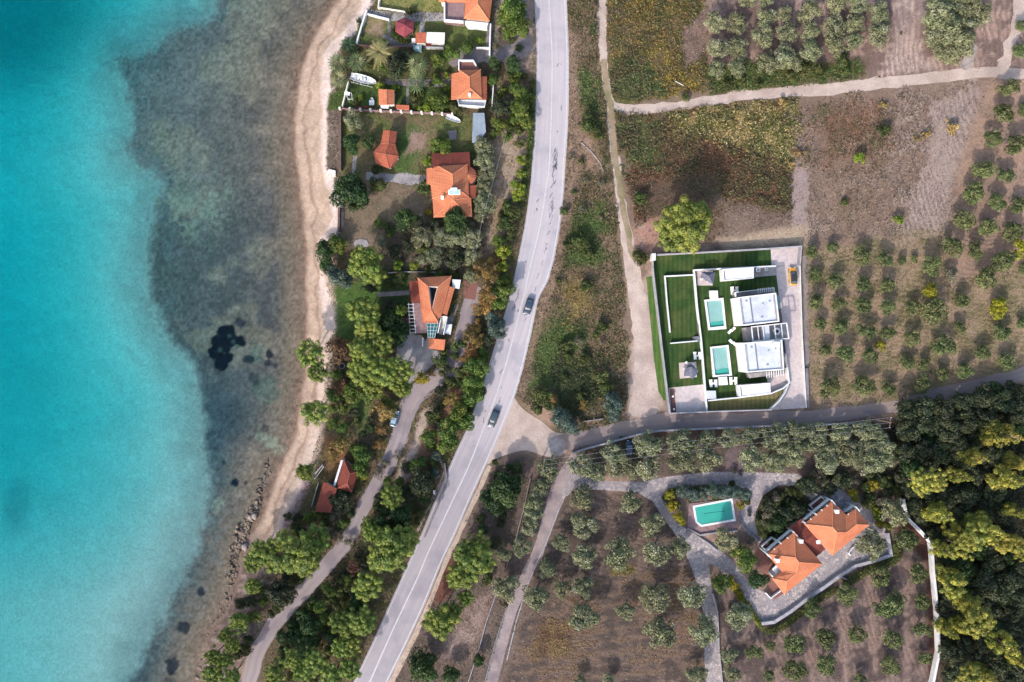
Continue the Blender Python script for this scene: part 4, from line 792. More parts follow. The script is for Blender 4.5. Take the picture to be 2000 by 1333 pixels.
def fill(kinds, poly, n, r0, r1, gap=.75):
    x0, x1 = min(p[0] for p in poly), max(p[0] for p in poly); y0, y1 = min(p[1] for p in poly), max(p[1] for p in poly); k = 0; c = 0
    while c < n and k < n*60:
        k += 1; x, y = rs.uniform(x0, x1), rs.uniform(y0, y1); r = rs.uniform(r0, r1)
        if not inside(np.array([x]), np.array([y]), poly)[0]: continue
        if any(math.hypot(a-x, b_-y) < r+q for a, b_, q in ((698, 155, 16), (722, 158, 18), (681, 187, 10), (727, 199, 8), (886, 234, 15), (755, 190, 18), (785, 210, 14), (815, 75, 14), (850, 75, 20), (770, 818, 16), (936, 250, 16), (915, 165, 30), (660, 945, 20), (640, 975, 20), (840, 735, 15))): continue
        if any(math.hypot(t[1]-x, t[2]-y) < (t[3]+r)*gap for t in TREES): continue
        TREES.append((rs.choice(kinds), round(x), round(y), r)); c += 1
GD = ['bush', 'green', 'bush', 'dark', 'broadleaf', 'bush']
fill(GD, [(560, 1215), (640, 1150), (700, 1090), (735, 1110), (690, 1220), (660, 1333), (520, 1333), (540, 1260)], 26, 8, 16)
fill(GD, [(845, 720), (925, 640), (985, 560), (960, 700), (905, 830), (860, 890), (830, 870), (850, 800)], 22, 8, 15)
fill(GD, [(720, 990), (760, 930), (815, 900), (855, 900), (835, 980), (800, 1050), (740, 1020)], 12, 9, 16)
fill(GD, [(510, 1150), (560, 1120), (590, 1130), (540, 1190), (490, 1240), (470, 1320), (440, 1333), (440, 1260)], 10, 8, 14)
fill(GD, [(630, 1000), (700, 990), (640, 1070), (560, 1050), (560, 1020)], 10, 8, 14)
fill(GD, [(640, 760), (700, 790), (760, 770), (745, 850), (720, 900), (650, 840), (625, 850)], 9, 7, 13)
fill(['bush', 'bush', 'green', 'olive'], [(730, 430), (940, 440), (930, 540), (760, 545)], 12, 8, 15)
fill(['bush', 'lime', 'green'], [(670, 90), (880, 110), (890, 215), (670, 210)], 12, 6, 11)
fill(['bush', 'green', 'greybush'], [(960, 140), (1040, 150), (1030, 260), (965, 300)], 12, 8, 13)
fill(['bush', 'green', 'autumn'], [(985, 400), (1015, 400), (985, 520), (950, 560)], 6, 8, 13)
fill(['bush', 'greybush', 'dark'], [(1560, 930), (1760, 930), (1745, 990), (1700, 975), (1640, 950), (1600, 960)], 12, 8, 14)
fill(['bush', 'greybush', 'bush'], [(1020, 700), (1180, 640), (1215, 780), (1180, 820), (1050, 800)], 9, 7, 13)
fill(['bush', 'greybush'], [(1115, 20), (1165, 20), (1190, 500), (1090, 560)], 9, 5, 10)
fill(['dark', 'broadleaf', 'dark'], [(1745, 870), (1790, 800), (2000, 745), (2000, 1333), (1850, 1333), (1840, 1080), (1790, 1010)], 60, 12, 22, .6)
fill(['bush', 'dark', 'broadleaf'], [(940, 900), (1030, 900), (990, 1060), (900, 1180), (930, 1050)], 9, 7, 14)
TREES = [t for t in TREES if t[3] > 1]
byk = {}
for i, t in enumerate(TREES): byk.setdefault(KIND[t[0]][2], []).append(i)
LBL = {}
for desc, ids in byk.items():
    used = set(); cand = []
    for li, (ln, lx, ly) in enumerate(LAND):
        for s in range(4):
            g = []
            for i in ids:
                dx, dy = TREES[i][1]-lx, TREES[i][2]-ly
                if abs(dx)+abs(dy) < 6: continue
                a = math.degrees(math.atan2(-dy, dx)); q = int(((a+45) % 360)//90)
                if q == s: g.append((math.hypot(dx, dy), i))
            g.sort()
            for r, (d, i) in enumerate(g[:22]): cand.append((r*60+d, r, i, li, s))
    cand.sort()
    for c_, r, i, li, s in cand:
        if i in LBL: continue
        LBL[i] = '%s, %s %s %s' % (desc, ORD[r], SEC[s], LAND[li][0])
    if len(ids) == 1: LBL[ids[0]] = desc+' beside '+min(LAND, key=lambda q: math.hypot(q[1]-TREES[ids[0]][1], q[2]-TREES[ids[0]][2]))[0]
for i, (kind, px, py, r) in enumerate(TREES):
    if i not in LBL: continue
    vs, R, zc = PROTO[kind]; s = r/8/R*{'olive': 1.14, 'grove_olive': 1.0, 'forest_pine': .95, 'conifer': .95, 'fanpalm': 1.1}.get(kind, 1.06); tm, cm = vs[(i*7+3) % len(vs)]; nm, cat, ds, grp = KIND[kind]
    zs = s if kind not in ('pine', 'forest_pine', 'conifer') else max(.72, min(1.15, s))
    x, y, _ = P(px, py, zc*zs)
    o = thing(nm, LBL.get(i, ds), cat, (x, y, -.12), grp, random.uniform(0, 6.28)); o.scale = (s*random.uniform(.93, 1.07), s*random.uniform(.93, 1.07), zs*random.uniform(.94, 1.06))
    for n_, me in (('trunk', tm), ('crown', cm)):
        c = bpy.data.objects.new(n_, me); COL.objects.link(c); c.parent = o
# ------------------------------------------------------------------ ground cover (weeds and scrub nobody could count)
iy, ix = np.where((DENS > 0) & near & (np.abs(GX) < 128) & (np.abs(GY) < 86))
cell = .4*.38; lam = DENS[iy, ix]*cell*np.clip(1+2.2*nz1[iy, ix]+nz2[iy, ix], .15, 2.2)*3.2
cnt = RNG.poisson(lam); rep = np.repeat(np.arange(len(iy)), cnt); n = len(rep)
gx = GX[iy, ix][rep]+RNG.uniform(-.2, .2, n); gy = GY[iy, ix][rep]+RNG.uniform(-.2, .2, n); hh = TH[iy, ix][rep]; pl = PAL[iy, ix][rep]
keep = np.ones(n, bool)
def clear_line(pts, wd):
    global keep
    keep &= segdist(gx, gy, PL([p[:2] for p in smooth(pts, 2)])) > wd
keep &= ~inside(gx, gy, PL(RL+RR[::-1]))
for q, w_ in (([(934, 560), (920, 590), (898, 680), (880, 716), (815, 768), (783, 845), (748, 925), (692, 1032), (642, 1100), (560, 1190), (505, 1270), (480, 1390)], 1.9), ([(1072, 872), (1185, 846), (1285, 826), (1550, 817), (1650, 807), (1750, 795), (1900, 755), (2080, 712)], 1.7),
    ([(1176, 0), (1178, 118), (1190, 200), (1199, 300), (1213, 400), (1222, 450)], .9), ([(1222, 450), (1232, 510), (1250, 630), (1257, 700), (1252, 815)], 2.2), ([(1196, 200), (1250, 213), (1420, 192), (1625, 174), (1850, 149), (2080, 150)], 1.2), ([(1955, 140), (1985, 50), (1998, -40)], 1.0), ([(1108, 925), (1085, 970), (1050, 1080), (1002, 1187), (948, 1390)], 1.3),
    ([(880, 128), (896, 108), (965, 108), (1040, 82)], 1.6), ([(868, 1098), (762, 1333)], .6), ([(952, 908), (868, 1098)], .6), ([(715, 345), (832, 352)], 1.0)): clear_line(q, w_)
for q in ([(1098, 930), (1150, 928), (1380, 920), (1560, 926), (1600, 970), (1490, 968), (1476, 1000), (1500, 1052), (1395, 950), (1310, 955), (1345, 1037), (1480, 1150), (1484, 1213), (1400, 1108), (1412, 1390), (1384, 1390), (1345, 1095), (1275, 980), (1130, 955)], [(1500, 1160), (1500, 1050), (1635, 950), (1741, 1040), (1741, 1090), (1490, 1216)],
          [(1270, 495), (1570, 478), (1580, 800), (1308, 812)], [(772, 655), (866, 655), (866, 700), (790, 750)], [(1003, 775), (1120, 850), (1070, 893), (950, 905)], [(1340, 978), (1448, 970), (1450, 1042), (1342, 1034)]):
    keep &= ~inside(gx, gy, PL(q))
gx, gy, hh, pl = gx[keep], gy[keep], hh[keep], pl[keep]; n = len(gx)
cl1 = fbm(gx*.5, gy*.5, 31, 3); cl2 = fbm(gx*.16, gy*.16, 41, 3)
col = np.zeros((n, 3))
for k, p in enumerate(PALS):
    s = pl == k; m = s.sum()
    if m:
        pp = np.array([C(*c) for c in p]); j = np.clip(((cl1[s]*.55+cl2[s]*.45-.5)*2.6+.5)*len(p)+RNG.normal(0, .9, m), 0, len(p)-.01).astype(int); col[s] = pp[j]*RNG.uniform(.7, 1.3, (m, 1))
hz = hh*np.clip(.4+(cl1-.35)*3.2, .2, 2.0)
pts = np.stack([gx, gy, RNG.uniform(.1, 1, n)*hz], 1); nr = RNG.normal(size=(n, 3))*.55; nr[:, 2] = np.abs(nr[:, 2])+.6; nr /= np.linalg.norm(nr, axis=1)[:, None]
V, F, Cc = leaves(pts, nr, RNG.uniform(.1, .27, n)*np.clip(.6+hh, .7, 1.3), col, .45)
me = npmesh('scrub', V, F, Cc); me.materials.append(M['scrubm']); o = bpy.data.objects.new('scrub', me); COL.objects.link(o); tag(o, 'weeds, dry grass and low scrub covering the open ground', 'ground cover', kind='stuff')
print('TUFTS', n, 'TREES', len(TREES), 'unlabelled', [t for i, t in enumerate(TREES) if i not in LBL])
# ------------------------------------------------------------------ buildings
def inset(pts, d):
    n = len(pts); a = sum(pts[i][0]*pts[(i+1) % n][1]-pts[(i+1) % n][0]*pts[i][1] for i in range(n)); sgn = 1 if a > 0 else -1; out = []
    for i in range(n):
        p0, p1, p2 = Vector(pts[i-1][:2]), Vector(pts[i][:2]), Vector(pts[(i+1) % n][:2])
        d1 = (p1-p0).normalized(); d2 = (p2-p1).normalized(); n1 = Vector((-d1.y, d1.x))*sgn; n2 = Vector((-d2.y, d2.x))*sgn
        m = (n1+n2); m = m/max(.3, m.dot(n1)) if m.length > .1 else n1; out.append((p1.x+m.x*d, p1.y+m.y*d))
    return out
def roof(th, faces, m, rm=None, name='roof', thick=.22, r=.11):
    key = {}; V = []; F = []
    def vid(q):
        k = (round(q[0], 1), round(q[1], 1), round(q[2], 2))
        if k not in key: key[k] = len(V); V.append(Vector(P(*q)))
        return key[k]
    for f in faces:
        ids = [vid(q) for q in f]; nn = Vector((0, 0, 0))
        for i in range(len(ids)): a, b = V[ids[i]], V[ids[(i+1) % len(ids)]]; nn += a.cross(b)
        if nn.z < 0: ids = ids[::-1]
        F.append(ids)
    ed = {}
    for fi, f in enumerate(F):
        for i in range(len(f)): e = (f[i], f[(i+1) % len(f)]); ed.setdefault(tuple(sorted(e)), []).append((fi, e))
    n = len(V); off = parent_off(th); faces2 = [tuple(f) for f in F]+[tuple(i+n for i in f[::-1]) for f in F]
    for k, l in ed.items():
        if len(l) == 1: a, b = l[0][1]; faces2.append((b, a, a+n, b+n))
    me = bpy.data.meshes.new(name); me.from_pydata([tuple(v-off) for v in V]+[tuple(v-off-Vector((0, 0, thick))) for v in V], [], faces2); me.update()
    uv = me.uv_layers.new(name='UV')
    for p in me.polygons:
        nn = p.normal; ho = Vector((nn.x, nn.y, 0)); ho = ho.normalized() if ho.length > .02 else Vector((0, -1, 0)); al = Vector((-ho.y, ho.x, 0)); dn = ho-nn*ho.dot(nn)
        for li in p.loop_indices: co = me.vertices[me.loops[li].vertex_index].co; uv.data[li].uv = (co.dot(al), co.dot(dn))
    me.materials.append(m); o = bpy.data.objects.new(name, me); COL.objects.link(o); o.parent = th
    if rm is not None:
        b = MB()
        for k, l in ed.items():
            if len(l) == 2: b.tube([V[k[0]]+Vector((0, 0, .03)), V[k[1]]+Vector((0, 0, .03))], r, 6)
        if b.v:
            off2 = off; q = b.build('ridge_tiles', rm, th)
    return o
def walls(th, pts, z0, z1, m, d=.45, name='wall'):
    b = MB(); b.prism(inset(PL(pts, z1), d), z0, z1); return b.build(name, m, th)
def window(th, pa, pb, t, w, h, z, d=.45, zr=3.0, name='window'):
    a = Vector(P(*pa, zr)[:2]); b = Vector(P(*pb, zr)[:2]); dr = (b-a).normalized(); c = a.lerp(b, t); nn = Vector((dr.y, -dr.x)); cen = P(1000, 666)[:2]
    th_c = Vector(th.location[:2]); 
    if (c-th_c).dot(nn) < 0: nn = -nn
    c = c-nn*(d-.03); rot = math.atan2(dr.y, dr.x); f = MB(); f.box(c.x, c.y, z, w+.16, .1, h+.16, rot); fo = f.build(name, M['white'] if name == 'window' else M['wood'], th)
    g = MB(); q = c+nn*.06; g.box(q.x, q.y, z+.08, w, .04, h, rot); g.build('pane', M['glassd'], fo)
def chimney(th, px, py, z0, z1, s=.6, m='white'):
    x, y, _ = P(px, py, z1); b = MB(); b.box(x, y, z0, s, s, z1-z0); b.box(x, y, z1-.002, s+.2, s+.2, .14); b.build('chimney', M[m], th)
def base(pts, z=0):
    q = PL(pts, z); return (sum(p[0] for p in q)/len(q), sum(p[1] for p in q)/len(q), 0)
def slab(th, name, pts, z0, z1, m): b = MB(); b.prism(PL(pts, z1), z0, z1); return b.build(name, M[m], th)
def lone(name, label, cat, pts, z0, z1, m, group=None): b = MB(); b.prism(PL(pts, z1), z0, z1); return tag(b.build(name, M[m]), label, cat, group)
# --- house at the top edge
e = 3.4; E = [(857, -55), (857, 4), (909, 5), (907, 37), (956, 42), (961, 0), (961, -75), (905, -75), (905, -55)]
h = thing('house', 'large tiled house cut off by the top edge, with a pale flat terrace', 'house', base(E, e))
walls(h, E, 0, e-.05, M['offwhite'])
roof(h, [[(906, 37, e), (909, 4, e+.1), (909, -75, e), (933, -50, 5.6), (933, 8, 5.6)], [(906, 37, e), (956, 42, e), (933, 8, 5.6)], [(956, 42, e), (961, 0, e), (963, -75, e), (933, -50, 5.6), (933, 8, 5.6)], [(909, -75, e), (963, -75, e), (933, -50, 5.6)]], M['tile'], M['ridge'])
roof(h, [[(857, 4, e), (909, 5, e+.02), (909, -25, 4.9), (857, -25, 4.9)], [(857, -55, e), (909, -55, e), (909, -25, 4.9), (857, -25, 4.9)]], M['tile'], M['ridge'], 'wing_roof')
slab(h, 'terrace', [(868, 4), (908, 6), (906, 41), (868, 38)], 0, 3.1, 'mauve')
b = MB(); b.wall(PL([(868, 5), (868, 39), (905, 42)], 3.9), .35, 3.0, 3.9); b.build('parapet', M['white'], h)
slab(h, 'porch', [(906, 40), (954, 45), (951, 53), (914, 50)], 0, 2.2, 'white')
for t in (.3, .7): window(h, (906, 42), (956, 47), t, 1.4, 1.2, 1.0, zr=0)
# --- red gazebo
G = [(791, 34), (808, 42), (808, 60), (790, 73), (772, 62), (773, 42)]
g = thing('gazebo', 'six-sided dark red gazebo on the garden path', 'gazebo', base(G, 2.7))
roof(g, [[(*G[i], 2.7), (*G[(i+1) % 6], 2.7), (791, 49, 3.9)] for i in range(6)], M['shingle'], M['shingle'], r=.06)
for q in inset(PL(G, 2.7), .5): b = MB(); b.box(q[0], q[1], 0, .16, .16, 2.8); b.build('post', M['wood'], g)
b = MB(); b.wall(inset(PL(G, 2.7), .5), .1, 0, .8, True); b.build('railing', M['wood'], g)
# --- garden sheds
h = thing('garden_shed', 'small shed with orange tiles beside the dark red gazebo', 'shed', base([(813, 64), (832, 84)], 2.4))
walls(h, [(812, 64), (832, 64), (832, 84), (811, 84)], 0, 2.3, M['offwhite'], .2)
roof(h, [[(812, 64, 2.9), (832, 64, 2.9), (832, 84, 2.3), (811, 84, 2.3)]], M['tile2']); slab(h, 'side_bench', [(804, 75), (811, 75), (811, 84), (804, 84)], 0, .9, 'white')
h = thing('garden_shed', 'shed with a flat white roof next to the orange tiled shed', 'shed', base([(833, 63), (868, 85)], 2.5))
walls(h, [(833, 63), (869, 64), (868, 85), (832, 84)], 0, 2.4, M['offwhite'], .25); slab(h, 'roof', [(833, 63), (869, 64), (868, 85), (832, 84)], 2.4, 2.55, 'offwhite'); slab(h, 'door_canopy', [(833, 85), (842, 85), (842, 90), (832, 90)], 1.5, 1.6, 'redp')
h = thing('water_tank', 'pale teal water tank below the white shed', 'tank', base([(806, 87), (824, 100)]))
slab(h, 'tank_body', [(806, 88), (824, 88), (823, 100), (808, 98)], .1, 1.1, 'panel'); slab(h, 'lid', [(811, 91), (819, 91), (819, 96), (811, 96)], 1.1, 1.2, 'chrome')
# --- small house with balconies
E = [(882, 145), (890, 193), (951, 195), (951, 150), (939, 136), (897, 137)]
h = thing('house', 'small orange tiled house with a white balcony front, by the long hedge of palms', 'house', base(E, 3))
h['label'] = 'small orange tiled house with white balcony front, right of the palm garden'
walls(h, [(884, 148), (885, 192), (949, 193), (949, 152), (938, 152), (938, 138), (898, 138)], 0, 2.65, M['white']); walls(h, [(898, 138), (938, 137), (940, 192), (894, 192)], 2.6, 3.5, M['white'], .5, 'upper_wall')
roof(h, [[(897, 137, 3.6), (917, 151, 5.2), (917.5, 172, 5.2), (892, 193, 3.6)], [(897, 137, 3.6), (939, 136, 3.6), (917, 151, 5.2)], [(939, 136, 3.6), (941, 193, 3.6), (917.5, 172, 5.2), (917, 151, 5.2)], [(892, 193, 3.6), (917.5, 172, 5.2), (941, 193, 3.6)]], M['tile'], M['ridge'])
roof(h, [[(882, 145, 3.0), (897, 141, 3.5), (893, 194, 3.5), (881, 195, 3.0)]], M['tile'], None, 'lean_to_roof')
roof(h, [[(940, 150, 3.3), (951, 150, 2.8), (951, 195, 2.8), (941, 195, 3.3)]], M['tile2'], None, 'lean_to_roof')
slab(h, 'balcony', [(893, 195), (949, 195), (946, 207), (896, 204)], 0, 2.4, 'white')
b = MB(); b.wall(PL([(894, 196), (896, 205), (946, 208), (949, 196)], 3.2), .15, 2.4, 3.2); b.build('railing', M['white'], h)
slab(h, 'terrace', [(896, 118), (924, 118), (937, 136), (896, 136)], 0, 2.6, 'redpave')
b = MB(); b.wall(PL([(896, 137), (896, 118), (924, 118), (930, 128)], 3.4), .25, 2.5, 3.4); b.build('parapet', M['white'], h)
slab(h, 'side_patio', [(860, 142), (882, 142), (882, 153), (860, 153)], 0, .15, 'redpave')
for t in (.25, .5, .75): window(h, (892, 193), (949, 193), t, 1.1, 1.2, 1.0, zr=3)
chimney(h, 917, 185, 3.4, 5.0, .5)
h = thing('garden_shed', 'orange gabled garden shed on the seaside lawn', 'shed', base([(739, 175), (770, 205)]))
walls(h, [(739, 175), (770, 176), (770, 204), (740, 205)], 0, 2.3, M['white'], .2)
roof(h, [[(739, 175, 2.3), (755, 175, 3.1), (755, 205, 3.1), (740, 205, 2.3)], [(755, 175, 3.1), (770, 176, 2.3), (770, 204, 2.3), (755, 205, 3.1)]], M['tile'], M['ridge'])
slab(h, 'store', [(743, 206), (760, 206), (758, 211), (744, 211)], 0, 1.2, 'white')
h = thing('low_shed', 'low orange tiled store at the foot of the garden wall', 'shed', base([(773, 205), (799, 215)]))
walls(h, [(773, 205), (799, 206), (799, 216), (774, 213)], 0, 1.7, M['offwhite'], .15); roof(h, [[(773, 205, 2.1), (799, 206, 2.1), (799, 216, 1.7), (774, 213, 1.7)]], M['tile2'])
h = thing('metal_shed', 'long shed with a blue-grey sheet metal roof', 'shed', base([(924, 221), (949, 277)]))
q = [(924, 221), (946, 221), (949, 258), (936, 277), (922, 279)]; walls(h, q, 0, 2.4, M['concreted'], .25); slab(h, 'roof', q, 2.4, 2.52, 'metalroof')
b = MB()
for k in range(9): a = P(925+k*2.6, 222, 2.56); c = P(923.5+k*2.7, 277-max(0, k-4)*4.2, 2.56); b.tube([a, c], .035, 4)
b.build('roof_seams', M['metalroof'], h)
# --- orange pavilion
B_ = [(749, 254), (775, 257.5), (772, 282), (779, 306), (761, 330), (734, 319), (729, 297), (744, 280)]; e = 2.8; ap = (752.5, 301, 4.2); rj = (759, 281, 3.9)
g = thing('garden_pavilion', 'orange tiled pavilion with a gabled arm and hexagonal end', 'pavilion', base(B_, e))
roof(g, [[(749, 254, e), (762, 255.5, 3.7), rj, (744, 280, e)], [(762, 255.5, 3.7), (775, 257.5, e), (772, 282, e), rj], [(744, 280, e), rj, ap, (729, 297, e)], [rj, (772, 282, e), (779, 306, e), ap], [(779, 306, e), (761, 330, e), ap], [(761, 330, e), (734, 319, e), ap], [(734, 319, e), (729, 297, e), ap]], M['tile2'], M['ridge2'], r=.08)
for q in inset(PL(B_, e), .6): b = MB(); b.box(q[0], q[1], 0, .3, .3, 2.8); b.build('post', M['offwhite'], g)
b = MB(); b.prism(inset(PL(B_, e), .3), .0, .12); b.build('floor', M['redpave'], g)
# --- seaside house with solar heater
E = [(844, 300), (917, 298), (918, 324), (913, 325), (916, 386), (922, 389), (922, 423), (847, 425), (845, 389), (841, 361), (833, 360), (833, 330), (844, 328)]
h = thing('house', 'big orange roofed house with a solar heater and a round turret', 'house', base(E, 3.4)); walls(h, [p for p in E if p[1] > 322]+[(844, 328)], 0, 3.2, M['offwhite']); walls(h, [(844, 300), (917, 298), (918, 326), (844, 329)], 0, 2.35, M['offwhite'], .45, 'north_wing')
e = 3.5; z2 = 5.7
roof(h, [[(843, 300, 2.7), (917, 297, 2.7), (918.5, 326, 3.9), (844, 329, 3.9)]], M['tile3'], None, 'north_wing_roof');  # shade on this north-facing slope is put into its darker tile colour
roof(h, [[(856, 325, e+.6), (884, 341, z2), (885, 364, z2), (868, 378, 4.9), (844, 388, e), (841, 361, e+.1), (833, 360, e-.1), (833, 330, e-.1)], [(856, 325, e+.6), (913, 321, e+.3), (884, 341, z2)], [(913, 321, e+.3), (916, 386, e+.1), (901, 374, 4.6), (885, 364, z2), (884, 341, z2)],
         [(885, 364, z2), (901, 374, 4.6), (916, 386, e+.1), (886, 391, 5.0), (868, 378, 4.9)], [(868, 378, 4.9), (886, 391, 5.0), (870, 405, 4.3), (847, 425, e-.1), (845, 389, e), (844, 388, e)], [(886, 391, 5.0), (916, 386, e+.1), (920, 387, e), (922, 423, e-.1), (897, 404, 4.4)], [(886, 391, 5.0), (897, 404, 4.4), (922, 423, e-.1), (847, 425, e-.1), (870, 405, 4.3)]], M['tile'], M['ridge'])
cx, cy, _ = P(913, 343, 3.6); b = MB(); b.lathe(cx, cy, [(1.9, 0), (1.9, 3.1)], 18); b.build('turret', M['offwhite'], h)
tf = [[(913+17.5*math.cos(a), 343-17.5*math.sin(a), 3.05), (913+17.5*math.cos(a+math.pi/12), 343-17.5*math.sin(a+math.pi/12), 3.05), (913, 343, 4.1)] for a in [-math.pi/2+k*math.pi/12 for k in range(12)]]
roof(h, tf, M['tile2'], M['ridge'], 'turret_roof', r=.05)
roof(h, [[(916, 362, 3.2), (930, 362, 2.7), (930, 388, 2.7), (917, 388, 3.2)]], M['tile2'], None, 'annex_roof'); walls(h, [(912, 363), (929, 363), (929, 387), (912, 387)], 0, 2.55, M['offwhite'], .2, 'annex')
so_ = MB(); a = [P(876, 371, 5.95), P(899, 371, 5.95), P(899, 381, 5.35), P(876, 381, 5.35)]; so_.add(a+[(x, y, z-.12) for x, y, z in a], [(3, 2, 1, 0)[::-1], (4, 5, 6, 7)[::-1], (0, 4, 7, 3), (1, 2, 6, 5), (0, 1, 5, 4), (2, 3, 7, 6)]); so_ = so_.build('solar_heater', M['white'], h)
for x0 in (877, 888.3): b = MB(); b.sheet([P(x0+10, 380.3, 5.41), P(x0+10, 372, 5.94), P(x0, 372, 5.94), P(x0, 380.3, 5.41)]); b.build('panel', M['panel'], so_)
b = MB(); b.tube([P(880, 368.5, 6.1), P(893, 368.5, 6.1)], .28, 12); b.build('tank', M['white'], so_)
chimney(h, 864, 386, 3.8, 5.6, .55); 
for t in (.2, .5, .8): window(h, (847, 425), (922, 423), t, 1.3, 1.2, 1.0)
for t in (.3, .7): window(h, (833, 330), (833, 360), t, .9, 1.2, 1.0)
# --- triangular courtyard house
N_, S_ = 3.6, 5.0
E = [(815.6, 543), (882, 539), (878, 559), (863.6, 613), (855, 627), (856, 631), (825, 631)]
h = thing('house', 'wedge-shaped tiled house around a narrow triangular courtyard', 'house', base(E, 4))
A, B2, D, F_, I1, I2, I3 = (815.6, 543, N_), (882, 539, N_), (856, 631, N_+.2), (825, 631, N_), (836, 560, S_), (855, 560.5, S_), (843, 608, S_)
roof(h, [[A, B2, I2, I1], [A, I1, I3, D, F_], [B2, (863.6, 613, N_), (855, 627, N_), I3, I2], [(855, 627, N_), D, I3]], M['tile'], M['ridge'])
roof(h, [[(878, 559, 3.5), (888, 563, 3.0), (873, 616.5, 3.0), (864, 613, 3.5)]], M['tile'], None, 'side_wing_roof')
b = MB(); wp = inset(PL([p[:2] for p in (A, B2, (863.6, 613), (856, 631), F_)], 3.6), .45); b.wall(wp, .3, 0, 3.5, True); b.build('wall', M['offwhite'], h)
b = MB(); b.wall(PL([(836, 560), (855, 560.5), (843, 608)], 4.7), .2, 0, 4.75, True); b.build('courtyard_wall', M['white'], h)
b = MB(); b.prism(inset(PL([(878, 559), (888, 563), (873, 616), (862, 613)], 3), .3), 0, 2.8); b.build('side_wing', M['offwhite'], h)
slab(h, 'courtyard_floor', [(837, 561), (854, 561), (843, 606)], 0, .1, 'concreted')
roof(h, [[(799, 550, 2.5), (817, 549, 3.0), (821, 591, 3.0), (803.5, 591.6, 2.5)]], M['tile3'], None, 'porch_roof')
slab(h, 'tiled_terrace', [(804, 592), (824, 592), (834, 632), (834, 651), (811, 651)], 0, 2.4, 'mauve')
pg = thing('pergola', None, None, (0, 0, 0)); COL.objects.unlink(pg); bpy.data.objects.remove(pg)
b = MB()
for k in range(9): y = 595+k*6.9; b.box(*P(798+k*.55+4.3, y, 2.5)[:2], 2.4, 1.7, .1, .12)
b.tube([P(798, 592, 2.45), P(801, 654, 2.45)], .07, 4); b.tube([P(807, 592, 2.45), P(812, 652, 2.45)], .07, 4)
for q in ((798, 593), (801, 653), (799, 623)): x, y, _ = P(*q, 2.4); b.box(x, y, 0, .12, .12, 2.4)
b.build('pergola', M['white'], h)
x = slab(h, 'red_awning', [(782, 624), (799, 620), (800, 654), (782, 655)], 2.0, 2.1, 'shingle')
b = MB(); b.prism(PL([(834, 632), (856, 632), (849, 660), (836, 659)], 2.9), 2.8, 2.88); b.build('glass_canopy', M['teal'], h)
b = MB()
for k in range(5): t = k/4; b.tube([P(834+2*t, 632+27*t, 2.93), P(856-7*t, 632+28*t, 2.93)], .04, 4)
for t in (0, .33, .66, 1): b.tube([P(834+22*t, 632, 2.93), P(836+13*t, 659.5, 2.93)], .05, 4)
b.build('canopy_frame', M['white'], h)
st = MB()
for k in range(12): st.prism(PL([(858+5-k*.55, 617+k*3), (872-k*.75, 618+k*3), (872-k*.75, 621+k*3), (858+5-k*.55, 620+k*3)], 2.6-k*.2), 0, 2.6-k*.2)
st.build('stairs', M['offwhite'], h)
b = MB(); b.wall(PL([(873, 619), (866, 654)], 3), .2, 0, 3); b.wall(PL([(862, 618), (855, 651)], 3), .2, 0, 3); b.build('stair_wall', M['white'], h)
slab(h, 'storage_box', [(871, 634), (883, 634), (880, 654), (868, 651)], 0, 1.6, 'white')
slab(h, 'flat_roof', [(883, 546), (900, 547), (897, 565), (884, 562)], 2.5, 2.65, 'white'); walls(h, [(884, 547), (899, 548), (896, 564), (885, 562)], 0, 2.45, M['offwhite'], .2, 'store_wall')
for t in (.3, .7): window(h, (815.6, 543), (825, 631), t, 1.1, 1.1, 1.1)
h = thing('tiled_garage', 'little orange tiled garage below the wedge-shaped house', 'garage', base([(837, 661), (868, 686)]))
walls(h, [(837, 661), (870, 664), (866, 686), (837, 682)], 0, 2.3, M['white'], .25); roof(h, [[(837, 661, 2.9), (870, 664, 2.9), (867, 685, 2.3), (837, 681, 2.3)]], M['tile'])
lone('patio', 'weathered terracotta parking patio beside the wedge-shaped house', 'patio', [(905, 548), (934, 548), (928, 586), (905, 583)], 0, .08, 'redpave')
# --- old red roofed house by the beach
E = [(671, 897), (654, 955), (632, 941), (615, 1000), (646, 1002), (656, 972), (687, 962), (700, 930), (699, 920)]
h = thing('house', 'old dark red L-shaped house roof half hidden by trees at the beach', 'house', base(E, 3))
b = MB(); b.prism(inset(PL([(671, 899), (698, 921), (686, 961), (656, 956)], 3), .4), 0, 2.9); b.prism(inset(PL([(632, 942), (656, 956), (645, 1000), (616, 999)], 3), .4), 0, 2.75); b.build('wall', M['offwhite'], h)
roof(h, [[(671, 897, 3.1), (683, 926, 4.6), (678, 945, 4.6), (656, 956, 3.1)], [(671, 897, 3.1), (700, 921, 3.1), (683, 926, 4.6)], [(700, 921, 3.1), (687, 962, 3.1), (678, 945, 4.6), (683, 926, 4.6)], [(687, 962, 3.1), (656, 956, 3.1), (678, 945, 4.6)]], M['tile3'], M['ridge2'], r=.08)
roof(h, [[(632, 941, 3.0), (658, 955, 3.9), (646, 1002, 3.9), (615, 1000, 3.0)]], M['tile3'], None, 'wing_roof')
b = MB(); b.wall(PL([(668, 899), (653, 949)], 2.9), .5, 0, 2.9); b.build('white_parapet', M['white'], h)
h = thing('beach_gate', 'small white iron frame gate above the beach', 'gate', P(630, 917)); b = MB()
b.wall(PL([(617, 925), (632, 907)]), .3, 0, .9); b.build('gate_wall', M['concrete'], h)
b = MB(); b.wall(PL([(618, 933), (634, 911)]), .06, .2, 1.2); b.box(*P(634, 911)[:2], 0, .2, .2, 1.4); b.box(*P(618, 933)[:2], 0, .2, .2, 1.4); b.build('gate_leaf', M['white'], h)
